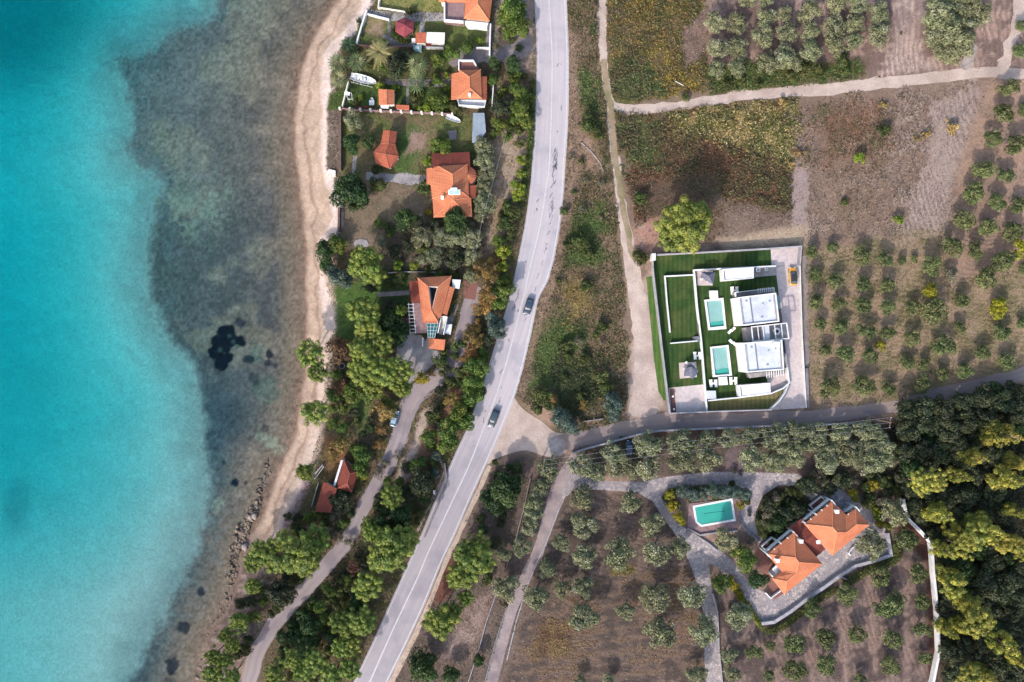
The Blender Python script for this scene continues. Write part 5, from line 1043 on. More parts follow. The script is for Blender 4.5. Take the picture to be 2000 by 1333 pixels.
# --- tiled villa, two blocks with a linking roof
z0, z1, zz = 5.2, 7.6, 7.4
Wc, Nc, Sc, Ec = (1570.6, 1024), (1625.5, 979), (1625.5, 1086), (1698.4, 1025.5)
h = thing('villa', 'two-block orange tiled villa with white balconies on a paved yard', 'villa', base([Wc, (1606, 1102), Ec, (1498, 1083)], 5))
walls(h, [Nc, Wc, Sc, Ec, (1671.4, 994), (1653, 1006)], 0, z0-.05, M['white'], .7); walls(h, [(1551.7, 1039), (1498.5, 1083), (1526.4, 1116), (1507.5, 1130), (1532, 1161.5), (1606.6, 1102)], 0, z0-.05, M['white'], .7)
Pk, Q, Rv, T1 = (1626.4, 1030, z1), (1634.5, 1040, z1), (1653.4, 1040, 6.9), (1672, 1024.6, 6.7)
c3 = lambda p: (p[0], p[1], z0)
roof(h, [[c3(Nc), c3(Wc), Pk], [c3(Wc), c3(Sc), Q, Pk], [c3(Nc), Pk, Q, Rv, (1653, 1006, z0)], [c3(Sc), c3(Ec), T1, Rv, Q], [(1653, 1006, z0), Rv, T1, (1671.4, 994, z0)], [(1671.4, 994, z0), T1, c3(Ec)]], M['tile'], M['ridge'], 'east_roof')
N2, W2, E2, P2, Q2, V2, R2 = (1551.7, 1039), (1498.5, 1083), (1606.6, 1102), (1553.5, 1089.5, zz), (1560, 1098.5, zz), (1555, 1119, 6.8), (1537, 1135.4, 6.5)
roof(h, [[c3(N2), c3(W2), P2], [c3(N2), P2, Q2, c3(E2)], [c3(W2), (1526.4, 1116.5, z0), V2, Q2, P2], [(1507.5, 1130, z0), R2, V2, (1526.4, 1116.5, z0)], [(1507.5, 1130, z0), (1532, 1161.5, z0), R2], [c3(E2), Q2, V2, R2, (1532, 1161.5, z0)]], M['tile'], M['ridge'], 'west_roof')
roof(h, [[(1541, 1031, 3.6), (1566, 1013, 3.6), (1590, 1044, 4.9), (1566, 1062, 4.9)], [(1566, 1062, 4.9), (1590, 1044, 4.9), (1612, 1073, 3.9), (1594, 1088, 3.9)]], M['tile3'], None, 'link_roof'); walls(h, [(1541, 1031), (1566, 1013), (1612, 1073), (1594, 1088)], 0, 3.5, M['offwhite'], .5, 'link_wall')
def balcony(a, b_, wd, z, posts):
    A_, B_2 = Vector(P(*a, z)[:2]), Vector(P(*b_, z)[:2]); dr = (B_2-A_).normalized(); nn = Vector((-dr.y, dr.x)); 
    if nn.y < 0: nn = -nn
    m_ = MB(); m_.prism([tuple(A_), tuple(B_2), tuple(B_2+nn*wd), tuple(A_+nn*wd)], z-.2, z); bo = m_.build('balcony', M['offwhite'], h)
    r_ = MB(); r_.wall([tuple(A_), tuple(A_+nn*wd), tuple(B_2+nn*wd), tuple(B_2)], .18, z-.001, z+1.0); r_.build('railing', M['white'], bo)
    f = MB()
    for k in range(posts+1): q = A_.lerp(B_2, k/posts); f.wall([tuple(q), tuple(q+nn*wd)], .2, z+2.2, z+2.35)
    f.build('pergola_beams', M['white'], bo)
    l = MB()
    for k in (0, posts//2, posts): q = A_.lerp(B_2, k/posts)+nn*(wd-.1); l.box(q.x, q.y, 0, .3, .3, z+2.2)
    l.build('column', M['white'], bo)
balcony((1572, 1026), (1624, 983), 1.5, 3.0, 5); balcony((1500, 1086), (1550, 1043), 1.5, 3.0, 4); balcony((1654, 1008), (1670, 995), 1.4, 3.0, 1)
for a, b_, w_ in (((1580, 987), (1602, 969), (1610, 977)), ((1486, 1066), (1506, 1049), (1514, 1057))):
    m_ = MB(); q = PL([a, b_, w_, (a[0]+w_[0]-b_[0], a[1]+w_[1]-b_[1])], 1); m_.prism(q, 0, .9); tr = m_.build('entrance_terrace', M['redpave'], h); r_ = MB(); r_.wall([p[:2] for p in (q[3], q[0], q[1], q[2])], .18, .9, 1.7); r_.build('railing', M['white'], tr)
for c in ((1635, 1000), (1565, 1058), (1519, 1096), (1598, 1059)): chimney(h, c[0], c[1], 4.8, 6.9 if c[0] != 1598 else 5.2, .7)
for a, b_ in ((Wc, Nc), (W2, N2)):
    for t in (.2, .45, .7): window(h, a, b_, t, 1.2, 1.5, 3.2, .7, z0); window(h, a, b_, t, 1.2, 1.8, .5, .7, z0)
for t in (.3, .6): window(h, W2, (1526, 1116), t, 1.1, 1.2, 3.2, .7, z0)
slab(h, 'white_balcony', [(1508, 1112), (1517, 1103), (1526, 1113), (1515, 1122)], 3.9, 4.1, 'white')
b = MB(); b.wall(PL([(1495, 1158), (1506, 1170)], 1), .25, 0, 1.1); b.wall(PL([(1506, 1170), (1530, 1152)], 1), .2, 0, .8); b.build('step_wall', M['white'], h)
# ------------------------------------------------------------------ white compound
def wallthing(label, pts, wd, z1, m='white', name='wall', z0=0, group=None, cat='wall'):
    b = MB(); b.wall(PL(pts, z1), wd, z0, z1); return tag(b.build(name, M[m]), label, cat, group)
sheet('compound_lawn', [(1275, 498), (1505, 485), (1520, 522), (1518, 600), (1541, 750), (1520, 790), (1508, 800), (1309, 806)], .02, M['lawn'])
sheet('verge_lawn', [(1262, 541), (1274, 540), (1306, 786), (1296, 782), (1286, 765), (1277, 700)], .014, M['lawn2'])
sheet('pale_paving', [(1505, 484), (1566, 480), (1562, 518), (1507, 520)], .03, M['drive'])
sheet('villa_driveway', [(1514, 521), (1563, 517), (1567, 656), (1575, 797), (1510, 801), (1530, 776), (1542, 751), (1533, 664)], .034, M['drive'])
sheet('pale_paving', [(1306, 758), (1377, 751), (1380, 805), (1310, 809)], .03, M['drive'])
sheet('pale_paving', [(1497, 737), (1535, 724), (1541, 746), (1534, 755), (1504, 767)], .03, M['drive'])
sheet('planting_strip', [(1308, 760), (1317, 759), (1321, 807), (1311, 808)], .05, M['redpave'])
sheet('bank_lawn', [(1384, 785), (1444, 778), (1506, 770), (1541, 756), (1520, 788), (1507, 799), (1383, 804)], .03, M['lawn3'])
sheet('gravel_strip', [(1568, 500), (1577, 500), (1582, 795), (1576, 796)], .024, M['concreted'])
b = MB(); g = thing('compound_wall', 'white wall all round the white houses with a square corner pier', 'wall', P(1275, 600))
b.wall(PL([(1563, 517), (1566, 481), (1505, 485.5), (1390, 492), (1275, 498), (1276, 530), (1290, 650), (1309, 808), (1380, 805), (1508, 801)], 1.8), .24, 0, 1.8); b.build('wall', M['wallgrey'], g)
b = MB(); b.box(*P(1277, 502, 2.3)[:2], 0, .9, 1.6, 2.4); b.build('pier', M['white'], g)
wallthing('low wall with a pale coping between the driveway and the eastern grove', [(1563, 519), (1567, 656), (1575, 797)], .18, .9, 'white')
wallthing('long L-shaped inner wall dividing the two lawns of the white houses', [(1516, 520), (1412, 525), (1356, 528), (1362, 600), (1370, 666), (1377, 750), (1381, 804)], .34, 1.1)
wallthing('thin low wall edging the upper sunken lawn', [(1356, 537), (1299, 540), (1303, 590), (1309, 650)], .28, .8)
wallthing('short low wall at the foot of the sunken lawn', [(1310, 671), (1366, 666)], .28, .8)
wallthing('curved white retaining wall below the southern white house', [(1384, 783), (1444, 777), (1506, 769), (1530, 759), (1542, 748), (1540, 735), (1532, 665)], .3, 1.2)
wallthing('dark-topped curved wall at the bend of the driveway', [(1508, 800), (1525, 785), (1536, 768), (1543, 750)], .5, 1.0, 'grey'); wallthing('white kerb inside the dark curved wall', [(1505, 800), (1522, 784), (1533, 768), (1540, 752)], .2, 1.15)
wallthing('dark stone edging along the lower end of the driveway', [(1576, 720), (1578, 797)], .7, .7, 'concreted')
for i, (x, y) in enumerate(((1312.6, 774), (1314.6, 799))):
    g = thing('bollard_lamp', 'white bollard lamp in the red planting strip, '+('upper' if i == 0 else 'lower')+' of the two', 'lamp', P(x, y), 'bollard lamps'); b = MB(); b.lathe(*P(x, y)[:2], [(.14, 0), (.1, .1), (.1, .8)], 10); b.build('post', M['grey'], g); b = MB(); b.lathe(*P(x, y)[:2], [(.2, .8), (.26, .9), (.2, 1.05)], 12); b.build('lamp_head', M['white'], g)
def flat_house(name, label, R4, z, terr, extra):
    h = thing(name, label, 'house', base(R4, z)); walls(h, R4, 0, z, M['white'], .02)
    b = MB(); b.wall(inset(PL(R4, z), .18), .3, z, z+.35, True); b.build('parapet', M['white'], h)
    b = MB(); b.prism(inset(PL(R4, z), .34), z, z+.06); b.build('roof', M['whiteroof'], h)
    a, c = R4[0], R4[1]; d, e_ = R4[3], R4[2]; f = .31
    b = MB(); b.wall(PL([(a[0]+(c[0]-a[0])*f, a[1]+(c[1]-a[1])*f+1.5), (d[0]+(e_[0]-d[0])*f, d[1]+(e_[1]-d[1])*f-1.5)], z), .14, z+.06, z+.3); b.build('roof_upstand', M['grey'], h)
    f = .08; b = MB(); b.wall(PL([(a[0]+(c[0]-a[0])*f, a[1]+(c[1]-a[1])*f+1.5), (d[0]+(e_[0]-d[0])*f, d[1]+(e_[1]-d[1])*f-1.5)], z), .08, z+.06, z+.2); b.wall(PL([(a[0]+(c[0]-a[0])*.93, a[1]+(c[1]-a[1])*.93+1.5), (d[0]+(e_[0]-d[0])*.93, d[1]+(e_[1]-d[1])*.93-1.5)], z), .1, z+.06, z+.32); b.build('roof_seams', M['concrete'], h)
    for k, (u, v, s_) in enumerate(((.2, .2, .35), (.55, .82, .45), (.8, .3, .3), (.62, .35, .25))):
        vx = a[0]+(c[0]-a[0])*u+(d[0]-a[0])*v; vy = a[1]+(c[1]-a[1])*u+(d[1]-a[1])*v; m_ = MB(); q_ = P(vx, vy, z); m_.box(q_[0], q_[1], z+.06, s_, s_, .3); m_.build('roof_vent', M['chrome'], h)
    for t in (.25, .6): window(h, R4[3], R4[2], t, 1.6, 1.4, 2.9, .02, z)
    return h
h = flat_house('white_house', 'northern flat-roofed white house with side stair terrace', [(1440.5, 581), (1515, 572), (1521.6, 629), (1447.6, 637)], 5.6, None, None)
slab(h, 'side_terrace', [(1437, 571.5), (1512, 563), (1513, 571), (1438.5, 580)], 0, 3.2, 'concrete'); b = MB(); b.wall(PL([(1438, 580), (1437, 571.5), (1512, 562.8), (1513, 571)], 4.1), .15, 3.2, 4.1); b.build('parapet', M['white'], h)
b = MB()
for k in range(8): b.box(*P(1481+k*4.1, 568.5-k*.45, 4.3)[:2], 4.2, .12, 1.1, .12)
b.build('louvre', M['white'], h); slab(h, 'side_canopy', [(1517, 577), (1521, 577), (1524, 604), (1520, 604)], 2.6, 2.75, 'panel')
slab(h, 'linking_roof', [(1456, 640.5), (1534, 632), (1538, 661.5), (1459, 667)], 0, 3.0, 'concrete'); b = MB(); q = PL([(1456, 640.5), (1536.6, 631), (1541, 661.5), (1459, 668)], 5.0)
b.wall(PL([(1468, 639), (1536.6, 631.5), (1541, 661.5), (1471, 667)], 5.2), .22, 5.0, 5.2, True)
for x in (1480, 1490, 1513, 1526): b.wall(PL([(x, 639-(x-1468)*.11), (x+3, 667-(x-1468)*.08)], 5.2), .16, 5.02, 5.18)
b.build('roof_pergola', M['white'], h)
x, y, _ = P(1518.4, 647.5, 4.0); b = MB(); b.lathe(x, y, [(.85, 3.0), (.85, 3.7), (.5, 3.7)], 20); sk = b.build('skylight', M['white'], h); b = MB(); b.lathe(x, y, [(.42, 3.7), (.42, 3.78), (.1, 3.85)], 16); b.build('dome', M['dark'], sk)
slab(h, 'roof_panel', [(1490, 637), (1502, 636), (1504, 663), (1493, 664)], 3.0, 4.6, 'whiteroof')
h2 = flat_house('white_house', 'southern flat-roofed white house with a raised roof hatch', [(1450, 670), (1527, 664), (1531, 723), (1457, 728.6)], 5.6, None, None)
roof(h2, [[(1506, 676, 5.7), (1512, 668, 6.5), (1523, 668, 6.5), (1523, 680, 5.7)], [(1506, 676, 5.7), (1523, 680, 5.7), (1523, 688, 5.7)]], M['white'], None, 'roof_hatch')
slab(h2, 'side_terrace', [(1463, 729.5), (1534, 724.5), (1535, 730), (1465, 739)], 0, 2.8, 'concrete')
b = MB()
for k in range(8): b.box(*P(1498+k*4.6, 732.5-k*.5, 3.6)[:2], 3.4, .14, 1.5, .14)
b.build('louvre', M['white'], h2); slab(h2, 'side_stair', [(1529, 664), (1533, 664), (1539, 718), (1535, 719)], 0, 2.0, 'concrete'); slab(h2, 'stair_slot', [(1528, 666), (1531.5, 666), (1535, 690), (1532, 690)], 2.0, 2.04, 'dark')
def pod(label, R4, z):
    h = thing('garden_pod', label, 'annex', base(R4, z), 'white flat-roofed annexes'); walls(h, R4, 0, z-.02, M['white'], .05); b = MB(); b.prism(PL(R4, z+.1), z-.02, z+.12); b.build('roof', M['white'], h)
    b = MB(); b.wall(inset(PL(R4, z+.1), .1), .2, z+.12, z+.22, True); b.build('roof_edge', M['white'], h)
    a, d = R4[0], R4[3]; b = MB(); b.prism(PL([(a[0]+1.2, a[1]+3), (a[0]+4, a[1]+3), (d[0]+4.2, d[1]-3), (d[0]+1.4, d[1]-3)], z+.16), z+.1, z+.16); b.build('roof_slot', M['grey'], h)
pod('white box-shaped annex on the upper edge of the lawn', [(1411, 526), (1472, 522), (1472, 544), (1413, 549)], 3.0)
pod('white box-shaped annex beside the lower grassy bank', [(1443.7, 753), (1504, 748), (1505, 769), (1445.6, 776)], 3.0)
lone('patio', 'white terrace beside the upper white annex', 'patio', [(1473, 522), (1516, 521), (1516, 538), (1473, 542)], 0, .5, 'concrete')
for i, (x, y, s) in enumerate(((1479, 528, 1.0), (1495, 527, .7))): g = thing('air_conditioner', 'square grey cooling unit on the white terrace, '+('larger' if i == 0 else 'smaller')+' of the two', 'cooling unit', P(x, y, .5), 'cooling units'); b = MB(); b.box(*P(x, y, .5)[:2], .5, s, s, .7); b.build('casing', M['chrome'], g); b = MB(); b.lathe(*P(x, y, .5)[:2], [(s*.38, 1.2), (s*.38, 1.24)], 16); b.build('fan', M['grey'], g)
lone('store_box', 'small square white store by the inner wall corner', 'store', [(1380, 764), (1398, 763.6), (1399, 779), (1381, 780)], 0, 1.4, 'whiteroof')
def pool(label, outer, basin, zt, basm, wm, floor, name='swimming_pool', dm='white', extra=None):
    h = thing(name, label, 'pool', base(outer)); O = PL(outer, zt); I = PL(basin, zt)
    b = MB(); n = len(I); m_ = len(O)
    b.prism(O, 0, .06); 
    # raised coping ring
    rr = MB(); rr.v = [(x, y, zt) for x, y, _ in O]+[(x, y, zt) for x, y, _ in I]+[(x, y, 0) for x, y, _ in O]+[(x, y, .06) for x, y, _ in I]
    if n == m_: rr.f = [(i, n+i, n+(i+1) % n, (i+1) % n) for i in range(n)]+[(2*n+i, i, (i+1) % n, 2*n+(i+1) % n) for i in range(n)]+[(n+i, 3*n+i, 3*n+(i+1) % n, n+(i+1) % n) for i in range(n)]
    rr.build('coping', M[dm], h)
    b2 = MB(); b2.prism(I, .05, .09); b2.build('basin', M[basm], h)
    b3 = MB(); b3.prism(inset(I, .003), .1, zt-.12); b3.build('water', M[wm], h); return h
h = pool('northern pale turquoise pool of the white houses', [(1376, 586), (1413, 582), (1419, 643), (1384, 645.5)], [(1380, 589), (1409, 586.5), (1414.5, 637), (1387, 640)], .5, 'basin1', 'poolwater', 0)
slab(h, 'pool_steps', [(1387, 630.5), (1414, 627), (1414.6, 636.5), (1387.5, 639.5)], .09, .14, 'basin2')
h = pool('southern pale turquoise pool of the white houses', [(1387.5, 678), (1423, 674), (1430, 734), (1392.5, 737)], [(1391, 681), (1419, 678), (1424.7, 731), (1397, 733.6)], .5, 'basin1', 'poolwater', 0)
slab(h, 'pool_steps', [(1396.5, 723), (1405, 723), (1410, 720), (1423.5, 720), (1424.3, 730.5), (1397.2, 733)], .09, .14, 'basin2')
lone('pool_deck', 'white square sun deck above the northern pool', 'deck', [(1386, 568), (1402, 568), (1403, 583), (1387, 584)], 0, .7, 'white'); lone('pool_deck', 'white square sun deck below the southern pool', 'deck', [(1404, 737), (1420, 736), (1422, 752), (1404.5, 753)], 0, .7, 'white')
# villa pool with a clipped corner
lone('pool_terrace', 'pinkish paved terrace round the turquoise pool', 'terrace', [(1346, 984), (1437, 974), (1447, 1010), (1440, 1037), (1367, 1045), (1342, 1032)], .0, .2, 'mauve')
h = thing('swimming_pool', 'turquoise pool with one clipped corner at the tiled villa', 'pool', base([(1355, 990), (1435, 1016)]))
I = PL([(1355, 990), (1429, 976), (1435, 1016), (1370, 1027.5), (1360, 1020)], .3)
b = MB(); b.wall(I, .5, .2, .32, True); b.build('coping', M['white'], h); b = MB(); b.prism(I, .2, .23); b.build('basin', M['basin2'], h); b = MB(); b.prism(inset(I, .24), .24, .3); b.build('water', M['poolwater2'], h)
b = MB(); b.wall(PL([(1374, 1003), (1415, 998)]), .15, .23, .235); b.build('lane_line', M['teal'], h)
wallthing('stone retaining wall below the turquoise pool', [(1342, 1032), (1367, 1046), (1395, 1042), (1440, 1038)], .4, .6, 'concrete')
# sunshades
def shade(label, pad, apex, cs, z):
    lone('paved_pad', 'pale square paving under the '+label, 'paving', pad, 0, .12, 'drive')
    g = thing('sunshade', label, 'sunshade', (*P(*apex, z+1)[:2], .12), 'grey sunshades'); n = len(cs)
    roof(g, [[(*cs[i], z), (*cs[(i+1) % n], z), (*apex, z+1.0)] for i in range(n)], M['greyfab'], M['grey'], 'canopy', .04, .025)
    b = MB(); x, y, _ = P(*apex, z+1); b.tube([(x, y, .12), (x, y, z+.9)], .06, 8); b.lathe(x, y, [(.45, .12), (.45, .22), (.1, .26)], 14); b.build('pole', M['grey'], g)
    for k in range(4):
        nmk = ('right-hand', 'upper', 'left-hand', 'lower')[k]; a = k*math.pi/2+.5; q = (x+math.cos(a)*1.1, y+math.sin(a)*1.1); c = thing('garden_chair', nmk+' white chair under the '+label, 'chair', (*q, .12), 'white chairs under the '+label); m_ = MB(); m_.box(*q, .55, .5, .5, .08, a)
        for sx in (-.2, .2):
            for sy in (-.2, .2): m_.box(q[0]+sx*math.cos(a)-sy*math.sin(a), q[1]+sx*math.sin(a)+sy*math.cos(a), .12, .04, .04, .44, a)
        m_.build('seat', M['cushion'], c); m_ = MB(); m_.box(q[0]+math.cos(a)*.25, q[1]+math.sin(a)*.25, .6, .06, .5, .45, a); m_.build('backrest', M['cushion'], c)
shade('square grey sunshade in the upper corner of the lawn', [(1360, 530), (1392, 529), (1392, 558), (1362, 558)], (1383.5, 539), [(1369, 531), (1397, 532), (1393, 556), (1377, 548)], 2.2)
shade('grey star-shaped sunshade on the lower lawn', [(1326, 709), (1360, 707), (1361, 737), (1328, 740)], (1350, 717), [(1337, 721), (1346, 714), (1349, 710), (1357, 717), (1364, 724), (1361, 732), (1353, 741), (1346, 735), (1336, 735)], 2.1)
LOC = 0
def lounger(x, y, rot, label, L_=1.9, w_=.68):
    g = thing('sun_lounger', label, 'sun lounger', (x, y, 0), 'white sun loungers', rot); 
    def mk(nm, fn, m): b = MB(); fn(b); me = bpy.data.meshes.new(nm); me.from_pydata(b.v, [], b.f); me.materials.append(M[m]); o = bpy.data.objects.new(nm, me); COL.objects.link(o); o.parent = g
    mk('frame', lambda b: [b.box(0, 0, .22, w_, L_, .06)]+[b.box(sx*(w_/2-.05), sy*(L_/2-.1), 0, .05, .05, .22) for sx in (-1, 1) for sy in (-1, 1)], 'white'); mk('cushion', lambda b: b.box(0, -L_*.15, .28, w_*.94, L_*.66, .1), 'cushion')
    mk('backrest', lambda b: b.add([(-w_*.47, L_*.18, .3), (w_*.47, L_*.18, .3), (w_*.47, L_*.48, .62), (-w_*.47, L_*.48, .62), (-w_*.47, L_*.18, .4), (w_*.47, L_*.18, .4), (w_*.47, L_*.46, .72), (-w_*.47, L_*.46, .72)], [(3, 2, 1, 0), (4, 5, 6, 7), (0, 1, 5, 4), (2, 3, 7, 6), (1, 2, 6, 5), (3, 0, 4, 7)]), 'cushion')
def sidetable(x, y, label):
    g = thing('side_table', label, 'table', (x, y, 0), 'small white side tables'); b = MB(); b.box(x, y, .4, .5, .5, .05); b.build('table_top', M['white'], g); b = MB(); b.box(x, y, 0, .08, .08, .4); b.build('leg', M['white'], g)
for (px, py, rz, wh) in ((1434, 568, .1, 'left of the northern white house'), (1361.5, 695, .1, 'above the star-shaped sunshade'), (1392.5, 749, .1, 'at the lower left of the southern pool'), (1431.5, 744, .1, 'at the lower right of the southern pool')):
    x, y, _ = P(px, py); d = 4.8/8
    lounger(x-d, y, rz, 'left white lounger of the pair '+wh); lounger(x+d, y, rz, 'right white lounger of the pair '+wh); sidetable(x, y, 'white side table between the loungers '+wh)
for (a, b_, rz, wh) in (((1425, 648), (1431, 643.5), -.75, 'just below the northern pool corner'), ((1427, 667), (1434, 672), .85, 'just above the southern pool corner')):
    lounger(*P(*a)[:2], rz, 'angled white lounger '+wh+', left one', 1.2, .65); lounger(*P(*b_)[:2], rz, 'angled white lounger '+wh+', right one', 1.2, .65)
st = thing('garden_steps', 'dark louvred steps along the inner lawn wall', 'steps', P(1364, 655)); b = MB()
for k in range(8): b.prism(PL([(1363-k*1.5, 659+k*0-2+k*.2), (1367-k*1.5, 658), (1368-k*1.5, 667), (1364-k*1.5, 667)], .9-k*.1), 0, .9-k*.1)
b.build('tread', M['grey'], st); b = MB(); b.wall(PL([(1363, 634), (1366, 656)]), .5, 0, .8); b.build('side_wall', M['concreted'], st)
# ------------------------------------------------------------------ walls, fences and hedges elsewhere
g = thing('boundary_wall', 'long white boundary wall between the grove and the wood', 'wall', P(1820, 1150)); b = MB(); b.wall(PL([(1766, 976), (1771, 1002), (1776, 1015), (1797, 1036), (1820, 1060), (1823, 1090), (1825, 1120), (1829, 1160), (1832, 1190), (1836, 1275), (1825, 1330), (1818, 1360)], 1.6), .55, 0, 1.5); b.build('wall', M['white'], g)
wallthing('grey-white bent retaining wall on the lower side of the paved yard', [(1734, 1042), (1741, 1085), (1710, 1096), (1672, 1106), (1640, 1126), (1610, 1148), (1575, 1172), (1545, 1195), (1512, 1216), (1488, 1219)], .75, 1.0, 'wallgrey')
wallthing('little white spur wall below the paved yard', [(1640, 1126), (1666, 1138)], .2, .8, 'wallgrey')
wallthing('short white stub wall curving round the olive in the yard', [(1686, 1057), (1664, 1072), (1658, 1081), (1662, 1086)], .2, .6, 'white')
wallthing('white roadside wall between the lane and the olive belt', [(1118, 886), (1150, 876), (1205, 861), (1250, 849), (1290, 842), (1385, 838), (1470, 834), (1600, 830), (1690, 828)], .35, 1.3, 'wallgrey')
wallthing('thin white rail fence left of the concrete lane, upper part', [(1036, 935), (1025, 985), (1010, 1045), (998, 1085), (984, 1122)], .12, .9, 'concrete', 'fence', cat='fence')
wallthing('thin white rail fence left of the concrete lane, lower part', [(970, 1158), (950, 1215), (935, 1270), (914, 1335)], .15, 1.0, 'wallgrey', 'fence', cat='fence')
wallthing('dark kerb on the left side of the concrete lane', [(992, 1180), (975, 1230), (958, 1290), (945, 1340)], .2, .3, 'grey', 'kerb', cat='kerb')
wallthing('pale edging on the right side of the concrete lane', [(1105, 966), (1092, 995), (1075, 1040), (1062, 1072), (1050, 1095), (1030, 1145), (1008, 1215), (990, 1290)], .25, .15, 'wallgrey', 'kerb', cat='kerb')
wallthing('white kerb at the start of the paved yard entrance road', [(1364, 1140), (1376, 1205), (1380, 1290)], .1, .2, 'wallgrey', 'kerb', cat='kerb')
wallthing('curved pale wall left of the stone path at the bottom edge', [(1392, 1160), (1402, 1195), (1405, 1270), (1412, 1340)], .2, .8, 'wallgrey')
wallthing('pale kerb below the pool terrace', [(1362, 1048), (1385, 1063), (1402, 1077)], .3, .5, 'wallgrey', 'kerb', cat='kerb')
wallthing('thin fence posts line from the pool to the villa', [(1445, 1010), (1452, 1030), (1468, 1044), (1484, 1058)], .1, .8, 'grey', 'fence', cat='fence')
wallthing('small white wall at the top of the villa entrance', [(1581, 953), (1596, 968)], .2, .9)
wallthing('white post and rail by the olive left of the villa', [(1438, 1088), (1443, 1062)], .2, .6); 
g = thing('garden_wall', 'brick-coloured balustrade wall below the seaside lawn', 'wall', P(760, 215)); b = MB(); b.wall(PL([(663, 211), (700, 214), (760, 217), (820, 219), (880, 222)], 1.2), .2, 0, 1.1); b.build('wall', M['mauve'], g); b = MB()
for x in range(663, 885, 20): b.box(*P(x, 211+(x-663)*.05, 1.4)[:2], 0, .5, .5, 1.4)
b.build('piers', M['offwhite'], g)
wallthing('dark brown sea wall beside the pebble beach, upper stretch', [(664, 220), (664, 333)], .5, 1.4, 'wallbrown'); wallthing('dark brown sea wall beside the pebble beach, lower stretch', [(662, 405), (661, 452)], .5, 1.4, 'wallbrown')
wallthing('slim garden wall of the palm garden facing the sea', [(680, 160), (668, 208)], .3, 1.0, 'offwhite'); wallthing('white sea-facing wall by the striped gazebo lawn', [(716, 20), (706, 50), (696, 84)], .35, 1.3, 'white')
bpy.data.objects[-1]['label'] if False else None
wallthing('low white wall along the path to the dark red gazebo', [(713, 26), (760, 38)], .3, .8, 'white'); wallthing('thin white fence round the top lawn', [(742, 0), (740, 14), (790, 22), (792, 27)], .1, .9, 'offwhite', 'fence', cat='fence')
wallthing('white upright post wall at the top lawn edge', [(742, -20), (739, 16)], .4, .9, 'offwhite')
wallthing('brown garden wall between the palm garden and the gazebo garden', [(698, 88), (750, 90), (808, 92)], .2, 1.1, 'wallbrown'); wallthing('thin white wall right of the flat white shed', [(832, 92), (866, 93)], .2, 1.2); wallthing('short white wall near the yellow-green garden shrubs', [(930, 93), (955, 93)], .2, 1.2)
wallthing('white street wall of the house at the top edge', [(958, 46), (957, 70), (956, 110)], .35, 1.4); wallthing('white street wall beside the small balconied house', [(965, 145), (961, 205)], .25, 1.2)
wallthing('thin garden wall above the wedge-shaped house', [(758, 533), (790, 531), (855, 532)], .2, .8, 'concrete'); wallthing('slim post wall at the edge of the stone yard', [(826, 660), (825, 677)], .25, 1.5, 'white')
wallthing('stone wall along the left side of the main road', [(829, 1050), (838, 1026), (852, 995), (866, 960), (872, 935), (868, 905)], .3, .7, 'concreted')
wallthing('pale fence at the beach house garden', [(622, 942), (608, 990)], .12, 1.0, 'concrete', 'fence', cat='fence')
wallthing('concrete retaining wall at the junction bank', [(1140, 824), (1178, 819)], .3, .8, 'concreted')
wallthing('white roof slabs wall at the beach corner', [(641, 334), (652, 336), (652, 345)], .8, .5, 'offwhite')
lone('stone_slab', 'round pale stone circle by the pine on the dry lawn', 'patio', [(690, 476), (694, 470), (704, 467), (716, 469), (721, 478), (715, 484), (705, 482), (695, 486)], 0, .15, 'concrete')
lone('stone_slab', 'grey concrete slab in the garden right of the pavilion', 'slab', [(874, 256), (892, 255), (892, 272), (879, 274)], 0, .2, 'concreted')
def hedge(label, pts, wd, hgt, pal, n):
    q = [Vector(P(*p)[:2]) for p in smooth(pts, 4)]; cum = [0]
    for i in range(1, len(q)): cum.append(cum[-1]+(q[i]-q[i-1]).length)
    s = RNG.uniform(0, cum[-1], n); x = np.interp(s, cum, [p.x for p in q]); y = np.interp(s, cum, [p.y for p in q]); a = RNG.uniform(0, 2*math.pi, n); r = wd/2*np.sqrt(RNG.uniform(.2, 1, n))*(.75+.5*vnoise(s*.8, s*0+3))
    z = hgt*(1-(r/wd*1.4)**2)*(.8+.4*vnoise(s*.9, s*0+9)); nr = np.stack([np.cos(a)*r/wd*1.6, np.sin(a)*r/wd*1.6, np.ones(n)*.8], 1)+RNG.normal(size=(n, 3))*.4; nr /= np.linalg.norm(nr, axis=1)[:, None]
    V, F, Cc = leaves(np.stack([x+np.cos(a)*r, y+np.sin(a)*r, z], 1), nr, RNG.uniform(.12, .26, n), palc(pal, n)); ox, oy = q[len(q)//2]
    g = thing('hedge', label, 'hedge', (ox, oy, 0)); V[:, 0] -= ox; V[:, 1] -= oy; me = npmesh('foliage', V, F, Cc); me.materials.append(M['leaf']); o = bpy.data.objects.new('foliage', me); COL.objects.link(o); o.parent = g
    b = MB(); zz_ = []
    for k in range(0, len(q), 2): zz_ += [(q[k].x, q[k].y, .05), (q[k].x+.1, q[k].y, hgt*.75), (q[k].x+.2, q[k].y, .05)]
    b.tube(zz_, .05, 5); b.build('stems', M['bark'], g)
GP = [(84, 112, 52), (66, 92, 44), (110, 128, 60), (140, 140, 62)]
hedge('ragged green hedge below the grey retaining wall', [(1495, 1232), (1520, 1226), (1560, 1198), (1600, 1168), (1630, 1150)], 1.9, 1.1, GP, 2600); hedge('green hedge hugging the yard wall corner', [(1650, 1140), (1690, 1115), (1740, 1096), (1752, 1080), (1746, 1062)], 2.2, 1.2, GP, 2400)
hedge('narrow yellow-green hedge along the yard entrance bend', [(1422, 1132), (1440, 1158), (1458, 1180), (1478, 1212), (1488, 1226)], 1.5, 1.0, [(130, 140, 56), (96, 116, 50), (160, 160, 60)], 1700)
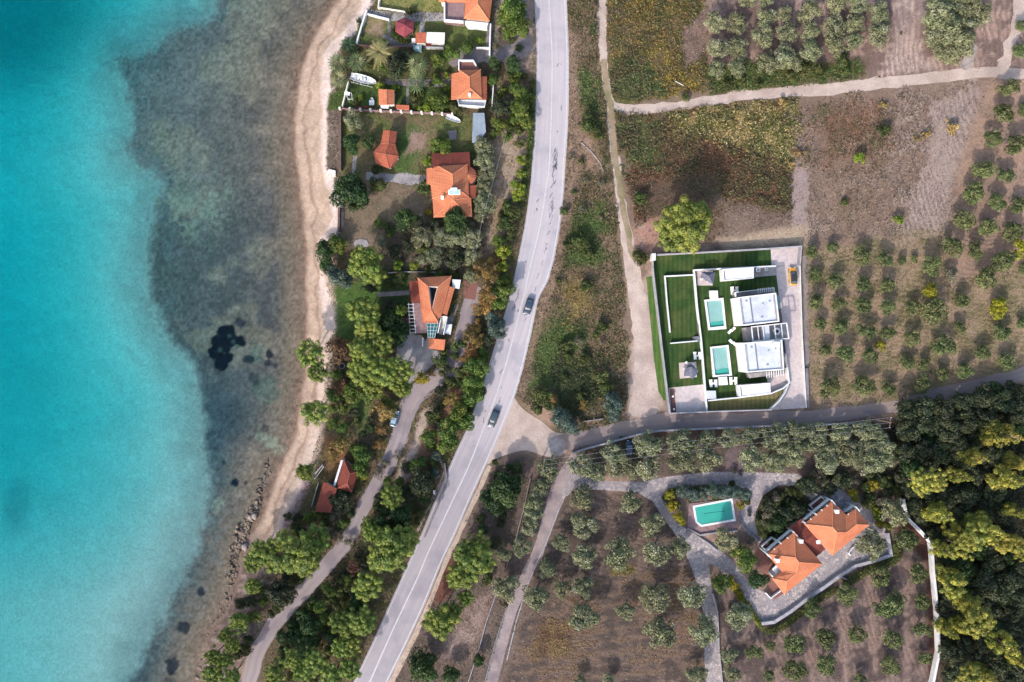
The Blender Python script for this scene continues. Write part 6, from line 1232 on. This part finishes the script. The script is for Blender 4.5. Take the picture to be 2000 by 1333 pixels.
hedge('green hedge right of the paved yard', [(1702, 985), (1712, 1005), (1722, 1022), (1738, 1030)], 1.5, 1.2, [(120, 144, 50), (92, 120, 46), (150, 162, 60)], 1200); hedge('hedge along the paved drive above the turquoise pool', [(1306, 960), (1340, 955), (1400, 952), (1445, 956), (1458, 975)], 1.6, 1.2, GP, 2200)
hedge('bushy border below the dark red gazebo', [(772, 70), (784, 80), (800, 80)], 1.3, .9, [(150, 156, 60), (110, 130, 54)], 700); hedge('overgrown border left of the main road', [(1040, 160), (1038, 250), (1030, 330), (1018, 400)], 1.6, .8, GP, 2600)
hedge('strip of shrubs along the villa island', [(1478, 1010), (1488, 1040), (1502, 1055), (1530, 1040), (1550, 1020)], 1.8, 1.1, [(60, 84, 44), (80, 100, 50)], 1800)
# ------------------------------------------------------------------ vehicles
def car(label, px, py, ang, L_, W, paint, roofm=None, gl='glassd'):
    g = thing('parked_car' if 'main road' not in label else 'car', label, 'car', (*P(px, py, .7)[:2], .04), None, ang); pm = mat('paint_'+label[:8].replace(' ', '_'), paint, tuple(x*.85 for x in paint), 3, .3, 0, spec=.6)
    def mk(nm, b, m, par=g, sm_=False):
        me = bpy.data.meshes.new(nm); me.from_pydata(b.v, [], b.f); me.materials.append(m); o = bpy.data.objects.new(nm, me); COL.objects.link(o); o.parent = par
        if sm_:
            for p in me.polygons: p.use_smooth = True
        return o
    def loft(secs):     # (y, halfwidth low, halfwidth top, zlow, ztop)
        b = MB(); n = 8
        for y, wl, wt, zl, zt in secs: b.v += [(-wl*.8, y, zl), (wl*.8, y, zl), (wl, y, zl+.2), (wl, y, (zl+zt)/2), (wt, y, zt-.04), (wt*.55, y, zt), (-wt*.55, y, zt), (-wt, y, zt-.04), (-wl, y, (zl+zt)/2), (-wl, y, zl+.2)]
        n = 10
        for i in range(len(secs)-1):
            for k in range(n): b.f.append((i*n+k, (i+1)*n+k, (i+1)*n+(k+1) % n, i*n+(k+1) % n))
        b.f += [tuple(range(n)), tuple(range((len(secs)-1)*n+n-1, (len(secs)-1)*n-1, -1))]; return b
    h = L_/2; w = W/2
    bd = mk('body', loft([(-h, w*.78, w*.7, .35, .72), (-h+.12, w*.93, w*.84, .28, .85), (-h*.72, w, w*.9, .25, .93), (-h*.3, w, w*.92, .25, .95), (h*.25, w, w*.92, .25, .93), (h*.6, w*.99, w*.88, .25, .84), (h-.18, w*.92, w*.8, .28, .72), (h, w*.72, w*.64, .35, .6)]), pm, g, True)
    mk('windows', loft([(-h*.86, w*.8, w*.6, .88, .95), (-h*.6, w*.86, w*.7, .88, 1.36), (0, w*.87, w*.72, .88, 1.42), (h*.22, w*.86, w*.7, .88, 1.36), (h*.52, w*.8, w*.66, .84, .9)]), M[gl])
    rf = MB(); q = [(-h*.6, w*.69, 1.385), (-h*.2, w*.72, 1.44), (h*.18, w*.7, 1.40)]
    for y, ww, z in q: rf.v += [(-ww, y, z), (ww, y, z), (ww, y, z+.03), (-ww, y, z+.03)]
    for i in range(2):
        for k in range(4): rf.f.append((i*4+k, (i+1)*4+k, (i+1)*4+(k+1) % 4, i*4+(k+1) % 4))
    rf.f += [(0, 1, 2, 3), (11, 10, 9, 8)]; mk('roof', rf, roofm or pm)
    for sx in (-1, 1):
        for sy in (-.6, .6):
            b = MB(); b.tube([(sx*(w-.22), sy*h, .31), (sx*(w+.0), sy*h, .31)], .31, 14); wh = mk('wheel', b, M['rubber']); b = MB(); b.tube([(sx*(w-.02), sy*h, .31), (sx*(w+.015), sy*h, .31)], .19, 12); mk('rim', b, M['chrome'], wh)
        b = MB(); b.box(sx*w*.62, h-.07, .55, .34, .16, .13); mk('headlight', b, M['white']); b = MB(); b.box(sx*w*.66, -h+.06, .62, .3, .12, .14); mk('tail_light', b, M['redp']); b = MB(); b.box(sx*(w+.07), h*.34, .92, .16, .14, .12); mk('mirror', b, pm)
    b = MB(); b.box(0, h-.02, .36, W*.6, .06, .12); mk('bumper', b, M['dark'])
car('dark blue car driving on the main road opposite the coast houses', 1032, 599, math.radians(180-16), 4.0, 1.8, (.018, .035, .06)); car('dark grey-blue car on the main road nearest the junction', 964, 818, math.radians(180-20), 4.5, 1.85, (.025, .04, .06))
car('light blue car parked on the coast road under the trees', 770.5, 818, math.radians(-14), 3.9, 1.7, C(165, 200, 225)); car('yellow car with a black roof on the pale driveway', 1549, 540, math.radians(3), 4.4, 1.85, (.62, .25, .012), M['dark'])
car('dark blue car tucked between two olive trees by the roadside wall', 1229, 877, math.radians(-6), 4.0, 1.8, (.012, .025, .06))
# ------------------------------------------------------------------ boats and garden things
def boat(label, px, py, ang, L_, W, hull, inner, motor):
    g = thing('motor_boat' if motor else 'rowing_boat', label, 'boat', P(px, py), None, ang)
    def mk(nm, b, m, par=g): me = bpy.data.meshes.new(nm); me.from_pydata(b.v, [], b.f); me.materials.append(m); o = bpy.data.objects.new(nm, me); COL.objects.link(o); o.parent = par; return o
    pr = [(-.5, .78), (-.3, .95), (0, 1), (.25, .85), (.42, .5), (.5, .06)]; b = MB()
    for t, f in pr: y = t*L_; w = W/2*f; b.v += [(0, y, .1+max(0, t)*.25), (w*.7, y, .2+max(0, t)*.2), (w, y, .75+max(0, t)*.25), (w-.1*f, y, .75+max(0, t)*.25), (w*.6, y, .4+max(0, t)*.2), (-w*.6, y, .4+max(0, t)*.2), (-w+.1*f, y, .75+max(0, t)*.25), (-w, y, .75+max(0, t)*.25), (-w*.7, y, .2+max(0, t)*.2)]
    n = 9
    for i in range(len(pr)-1):
        for k in range(n): b.f.append((i*n+k, (i+1)*n+k, (i+1)*n+(k+1) % n, i*n+(k+1) % n))
    b.f += [tuple(range(n)), tuple(range(len(pr)*n-1, (len(pr)-1)*n-1, -1))]; mk('hull', b, M[hull])
    for t in ((-.3, 0, .2) if L_ > 5 else (-.2, .15)): b = MB(); b.box(0, t*L_, .5, W*.75, L_*.07, .1); mk('bench', b, M[inner])
    if motor:
        b = MB(); b.box(0, -L_*.5-.1, .5, .3, .35, .6); b.box(0, -L_*.5-.1, .1, .12, .12, .4); mk('outboard_motor', b, M['dark']); b = MB(); b.box(0, .06*L_, .45, .6, .5, .6); mk('console', b, M['whiteroof']); b = MB(); b.box(0, -.08*L_, .45, .5, .45, .35); b.box(.0, .3*L_, .7, .7, 1.1, .08); mk('seats', b, M['cushion'])
boat('long white motor boat with seats and console on the garden path', 711, 157, math.radians(-90-15), 6.6, 2.0, 'white', 'chrome', True); boat('small plain white rowing boat by the garden wall', 886, 234, math.radians(-90-22), 3.8, 1.3, 'white', 'white', False)
g = thing('boat_trailer', 'thin metal trailer under the white motor boat', 'trailer', P(706, 165)); b = MB(); b.tube([P(684, 160, .3), P(728, 171, .3)], .05, 5); b.tube([P(684, 152, .3), P(728, 163, .3)], .05, 5)
for q in ((690, 162), (704, 166), (718, 169)): b.tube([P(q[0], q[1], .3), P(q[0]+2, q[1]-9, .3)], .05, 5)
b.build('frame', M['chrome'], g)
for q in ((700, 166), (703, 155)): b = MB(); b.tube([P(q[0], q[1], .25), P(q[0]+.6, q[1]+2, .25)], .25, 12); b.build('wheel', M['rubber'], g)
g = thing('kayak', 'dark red kayak lying against the garden wall', 'kayak', P(708, 210)); b = MB(); x, y, _ = P(708, 210)
for i, (t, f) in enumerate(((-1.6, .05), (-1.1, .7), (0, 1), (1.1, .7), (1.6, .05))): b.v += [(x+t, y-.3*f, .2), (x+t, y, .05), (x+t, y+.3*f, .2), (x+t, y, .32)]
for i in range(4):
    for k in range(4): b.f.append((i*4+k, (i+1)*4+k, (i+1)*4+(k+1) % 4, i*4+(k+1) % 4))
b.f += [(0, 1, 2, 3), (19, 18, 17, 16)]; b.build('hull', M['redp'], g); b = MB(); b.box(x, y, .3, .8, .3, .04); b.build('cockpit', M['dark'], g)
g = thing('garden_swing', 'white framed garden swing seat on the seaside lawn', 'swing', P(681, 187)); b = MB()
for a, c in (((675, 182), (680, 194)), ((686, 182), (688, 194)), ((675, 182), (686, 182)), ((680, 194), (688, 194))): b.tube([P(*a, 1.7), P(*c, 1.7)], .06, 5)
for q in ((675, 182), (680, 194), (686, 182), (688, 194)): b.tube([P(*q, 1.7), (P(*q, 1.7)[0], P(*q, 1.7)[1], 0)], .05, 5)
b.build('frame', M['white'], g); b = MB(); b.box(*P(680, 186, 1)[:2], .5, 1.3, .6, .12, -.2); b.build('seat', M['dark'], g); b = MB(); b.box(*P(678, 183, 1.7)[:2], 1.72, 1.3, .8, .05, -.2); b.build('canopy', M['cushion'], g)
def chair(px, py, label, rot=0, m='white', grp=None):
    g = thing('garden_chair', label, 'chair', P(px, py), grp, rot)
    def mk(nm, b, mm): me = bpy.data.meshes.new(nm); me.from_pydata(b.v, [], b.f); me.materials.append(M[mm]); o = bpy.data.objects.new(nm, me); COL.objects.link(o); o.parent = g
    b = MB(); b.box(0, 0, .42, .55, .55, .06); mk('seat', b, m); b = MB(); b.box(0, .27, .48, .55, .06, .45); mk('backrest', b, m)
    for sx in (-.23, .23):
        for sy in (-.23, .23): b = MB(); b.box(sx, sy, 0, .05, .05, .42); mk('leg', b, m)
def table(px, py, label, w_=1.0, m='white', l=None):
    g = thing('garden_table', label, 'table', P(px, py)); x, y, _ = P(px, py, .7); b = MB(); b.box(x, y, .7, w_, l or w_, .06); b.build('table_top', M[m], g)
    for sx in (-.4, .4):
        for sy in (-.4, .4): b = MB(); b.box(x+sx*w_, y+sy*(l or w_), 0, .06, .06, .7); b.build('leg', M[m], g)
table(726, 201, 'grey metal table on the lawn left of the gabled shed', 1.2, 'chrome'); chair(728, 196, 'light chair beside the grey metal table', .5, 'chrome')
for i, (dx, dy, s) in enumerate(((-3, 0, 'left'), (3, 0, 'right'), (0, -3, 'upper'), (0, 3, 'lower'))): chair(666+dx, 802+dy, s+' of the four white chairs round the table on the shore lawn', i, 'white', 'white chairs on the shore lawn')
g = thing('well_ring', 'round white-rimmed well ring among the shore pines', 'well', P(669, 715)); b = MB(); b.lathe(*P(669, 715)[:2], [(.75, 0), (.75, .6), (.55, .6), (.55, .1)], 18); b.build('rim', M['concrete'], g); b = MB(); b.lathe(*P(669, 715)[:2], [(.54, .1), (.5, .14)], 18); b.build('opening', M['dark'], g)
for i, (x, y, l_) in enumerate(((716, 724, 'grey lounge chairs table under the big pines'), (527, 1202, 'pale marker stone beside the coast road'), (805, 1286, 'white marker stone beside the main road'), (848, 962, 'small white bench by the roadside wall'))):
    if i in (0, 3): table(x, y, ('grey garden table under the big shore pines', 0, 0, 'small white bench by the roadside wall')[i], .9 if i == 0 else .45, 'chrome' if i == 0 else 'white', None if i == 0 else .9)
    else:
        b = MB(); b.lathe(*P(x, y)[:2], [(.3, 0), (.34, .3), (.2, .6), (.08, .68)], 8); tag(b.build('marker_stone', M['white']), l_, 'marker stone')
for i, (x, y) in enumerate(((1445, 925), (1462, 998), (1463, 1005))):
    b = MB(); b.lathe(*P(x, y)[:2], [(.28, 0), (.4, .25), (.45, .6), (.36, .62), (.34, .5)], 12); tag(b.build('plant_pot', M['dark']), ('dark plant pot on the drive above the pool', 'upper dark plant pot right of the pool', 'lower dark plant pot right of the pool')[i], 'pot', 'dark plant pots')
# utility poles and overhead wires
def upole(px, py, zt, label, arm):
    x, y, _ = P(px, py, zt); g = thing('utility_pole', label, 'utility pole', (x, y, 0)); b = MB(); b.tube([(x, y, 0), (x, y, zt)], .16, 8, .11); b.build('pole', M['wood'], g)
    b = MB(); b.box(x, y, zt-.6, .14, arm, .14, -.12); b.build('crossarm', M['wood'], g)
    for s in (-.45, 0, .45): b = MB(); b.lathe(x+s*arm*.12, y+s*arm, [(.05, zt-.46), (.09, zt-.36), (.04, zt-.2)], 8); b.build('insulator', M['white'], g)
    return x, y
def wire(a, b_, sag, label, r=.014, grp='overhead wires'):
    m_ = MB(); A_, B_2 = Vector(a), Vector(b_); m_.tube([A_.lerp(B_2, k/14)-Vector((0, 0, sag*4*(k/14)*(1-k/14))) for k in range(15)], r, 5); tag(m_.build('overhead_wire', M['chrome']), label, 'wire', grp)
x1, y1 = upole(1741, 826, 9, 'wooden utility pole with crossarm at the edge of the wood', 2.6); x2, y2 = upole(1062, 909, 9, 'wooden utility pole with crossarm by the concrete lane', 2.6); x3, y3 = upole(942, 427, 8, 'utility pole beside the row of olives above the dry garden', 1.6)
for s, nm in ((-.45, 'lowest in the photo'), (0, 'middle one'), (.45, 'highest in the photo')): wire((x1+s*.3, y1+s*2.6, 8.8), (x2+s*.3, y2+s*2.6, 8.8), 1.2, 'long thin wire over the olive belt, '+nm, .011)
wire((x3, y3, 7.8), (*P(990, 255, 8)[:2], 7.8), .8, 'thin wire above the olive row beside the main road'); wire((x3, y3, 7.8), (*P(922, 520, 8)[:2], 7.8), .6, 'thin wire running down towards the wedge-shaped house')
g = tag(MB().tube([P(1135, 278, .1), P(1158, 300, .12), P(1172, 318, .1), P(1178, 335, .1)], .12, 6).build('water_pipe', M['concrete']), 'pale bent water pipe lying in the scrub beside the main road', 'pipe')
tag(MB().tube([P(1319, 159, .9), P(1335, 167, .9)], .07, 5).build('fallen_pole', M['chrome']), 'white pole fallen in the autumn scrub', 'pole')
# rocks of the breakwater
def rockmesh(sd):
    import bmesh
    rr = random.Random(sd); bm = bmesh.new(); bmesh.ops.create_icosphere(bm, subdivisions=2, radius=1)
    pl = [(Vector((rr.gauss(0, 1), rr.gauss(0, 1), rr.gauss(0, 1))).normalized(), rr.uniform(.55, .85)) for _ in range(9)]
    for v in bm.verts:
        for n_, d in pl:
            k = v.co.dot(n_)
            if k > d: v.co -= n_*(k-d)
    me = bpy.data.meshes.new('boulder'); bm.to_mesh(me); bm.free(); me.materials.append(M['rock']); return me
RM = [rockmesh(i) for i in range(7)]; rl = smooth([(520, 900), (517, 925), (510, 950), (502, 975), (495, 1000), (484, 1022), (476, 1040), (464, 1060), (460, 1080), (452, 1105), (450, 1130)], 8)
for i in range(230):
    q = rl[int(random.random()**.9*(len(rl)-1))]; big = 990 < q[1] < 1080; s = random.choice((.16, .22, .3, .42))*(1.5 if big else 1); ox, oy = random.gauss(0, 6 if big else 5), random.gauss(0, 4); x, y, _ = P(q[0]+ox, q[1]+oy, -1)
    o = bpy.data.objects.new('boulder', RM[i % 7]); COL.objects.link(o); o.location = (x, y, -1.25 if q[1] < 960 else -.95); o.scale = (s*random.uniform(.8, 1.3), s, s*random.uniform(.5, .8)); o.rotation_euler = (random.uniform(-.3, .3), random.uniform(-.3, .3), random.uniform(0, 6))
    tag(o, 'rough brown boulder in the rocky line between beach and sea', 'boulder', 'boulders of the rocky breakwater')
for i in range(60):
    t = random.random(); x, y, _ = P(470-t*85+random.gauss(0, 6), 1100+t*235, -1); s = random.uniform(.2, .5); o = bpy.data.objects.new('boulder', RM[i % 7]); COL.objects.link(o); o.location = (x, y, -1.1); o.scale = (s, s*1.2, s*.6); o.rotation_euler = (0, 0, random.uniform(0, 6)); tag(o, 'small shore rock at the water below the pines', 'rock', 'small rocks along the lower shore')
for (px, py, s) in ((497, 1008, 1.0), (478, 1068, 1.1), (488, 1010, .8)):
    x, y, _ = P(px, py, -.5); o = bpy.data.objects.new('pale_boulder', RM[2]); COL.objects.link(o); o.location = (x, y, -.7); o.scale = (s*.8, s*1.1, s*.7); o.data = RM[2].copy(); o.data.materials.clear(); o.data.materials.append(M['gravel'])
    tag(o, {497: 'pale boulder near the upper end of the dry rocks', 478: 'pale boulder at the foot of the shore pines', 488: 'smaller pale boulder left of the upper pale one'}[px], 'boulder')
# smoke over the junction corner
sm_ = bpy.data.materials.new('smoke'); sm_.use_nodes = True; t = sm_.node_tree; t.nodes.remove(t.nodes['Principled BSDF']); out = [n for n in t.nodes if n.type == 'OUTPUT_MATERIAL'][0]
pv = t.nodes.new('ShaderNodeVolumePrincipled'); pv.inputs['Color'].default_value = (.8, .9, 1, 1); tc = t.nodes.new('ShaderNodeTexCoord'); ln = t.nodes.new('ShaderNodeVectorMath'); ln.operation = 'LENGTH'; t.links.new(tc.outputs['Object'], ln.inputs[0])
n1 = noise(t, .9, 3, .6); mr = t.nodes.new('ShaderNodeMapRange'); mr.inputs['From Min'].default_value = .15; mr.inputs['From Max'].default_value = .95; mr.inputs['To Min'].default_value = .2; mr.inputs['To Max'].default_value = 0; t.links.new(ln.outputs['Value'], mr.inputs['Value'])
mm = t.nodes.new('ShaderNodeMath'); mm.operation = 'MULTIPLY'; t.links.new(mr.outputs[0], mm.inputs[0]); mr2 = t.nodes.new('ShaderNodeMapRange'); mr2.inputs['From Min'].default_value = .35; mr2.inputs['From Max'].default_value = .65; t.links.new(n1, mr2.inputs['Value']); t.links.new(mr2.outputs[0], mm.inputs[1]); t.links.new(mm.outputs[0], pv.inputs['Density']); t.links.new(pv.outputs[0], out.inputs['Volume'])
b = MB(); b.lathe(0, 0, [(max(.02, math.sin(math.pi*k/8)), -math.cos(math.pi*k/8)) for k in range(9)], 16); o = b.build('smoke', sm_); o.location = (*P(1083, 872, 2.2)[:2], 2.2); o.scale = (3.4, 3.2, 2.0); tag(o, 'thin bluish smoke drifting over the corner of the junction', 'smoke', kind='stuff')
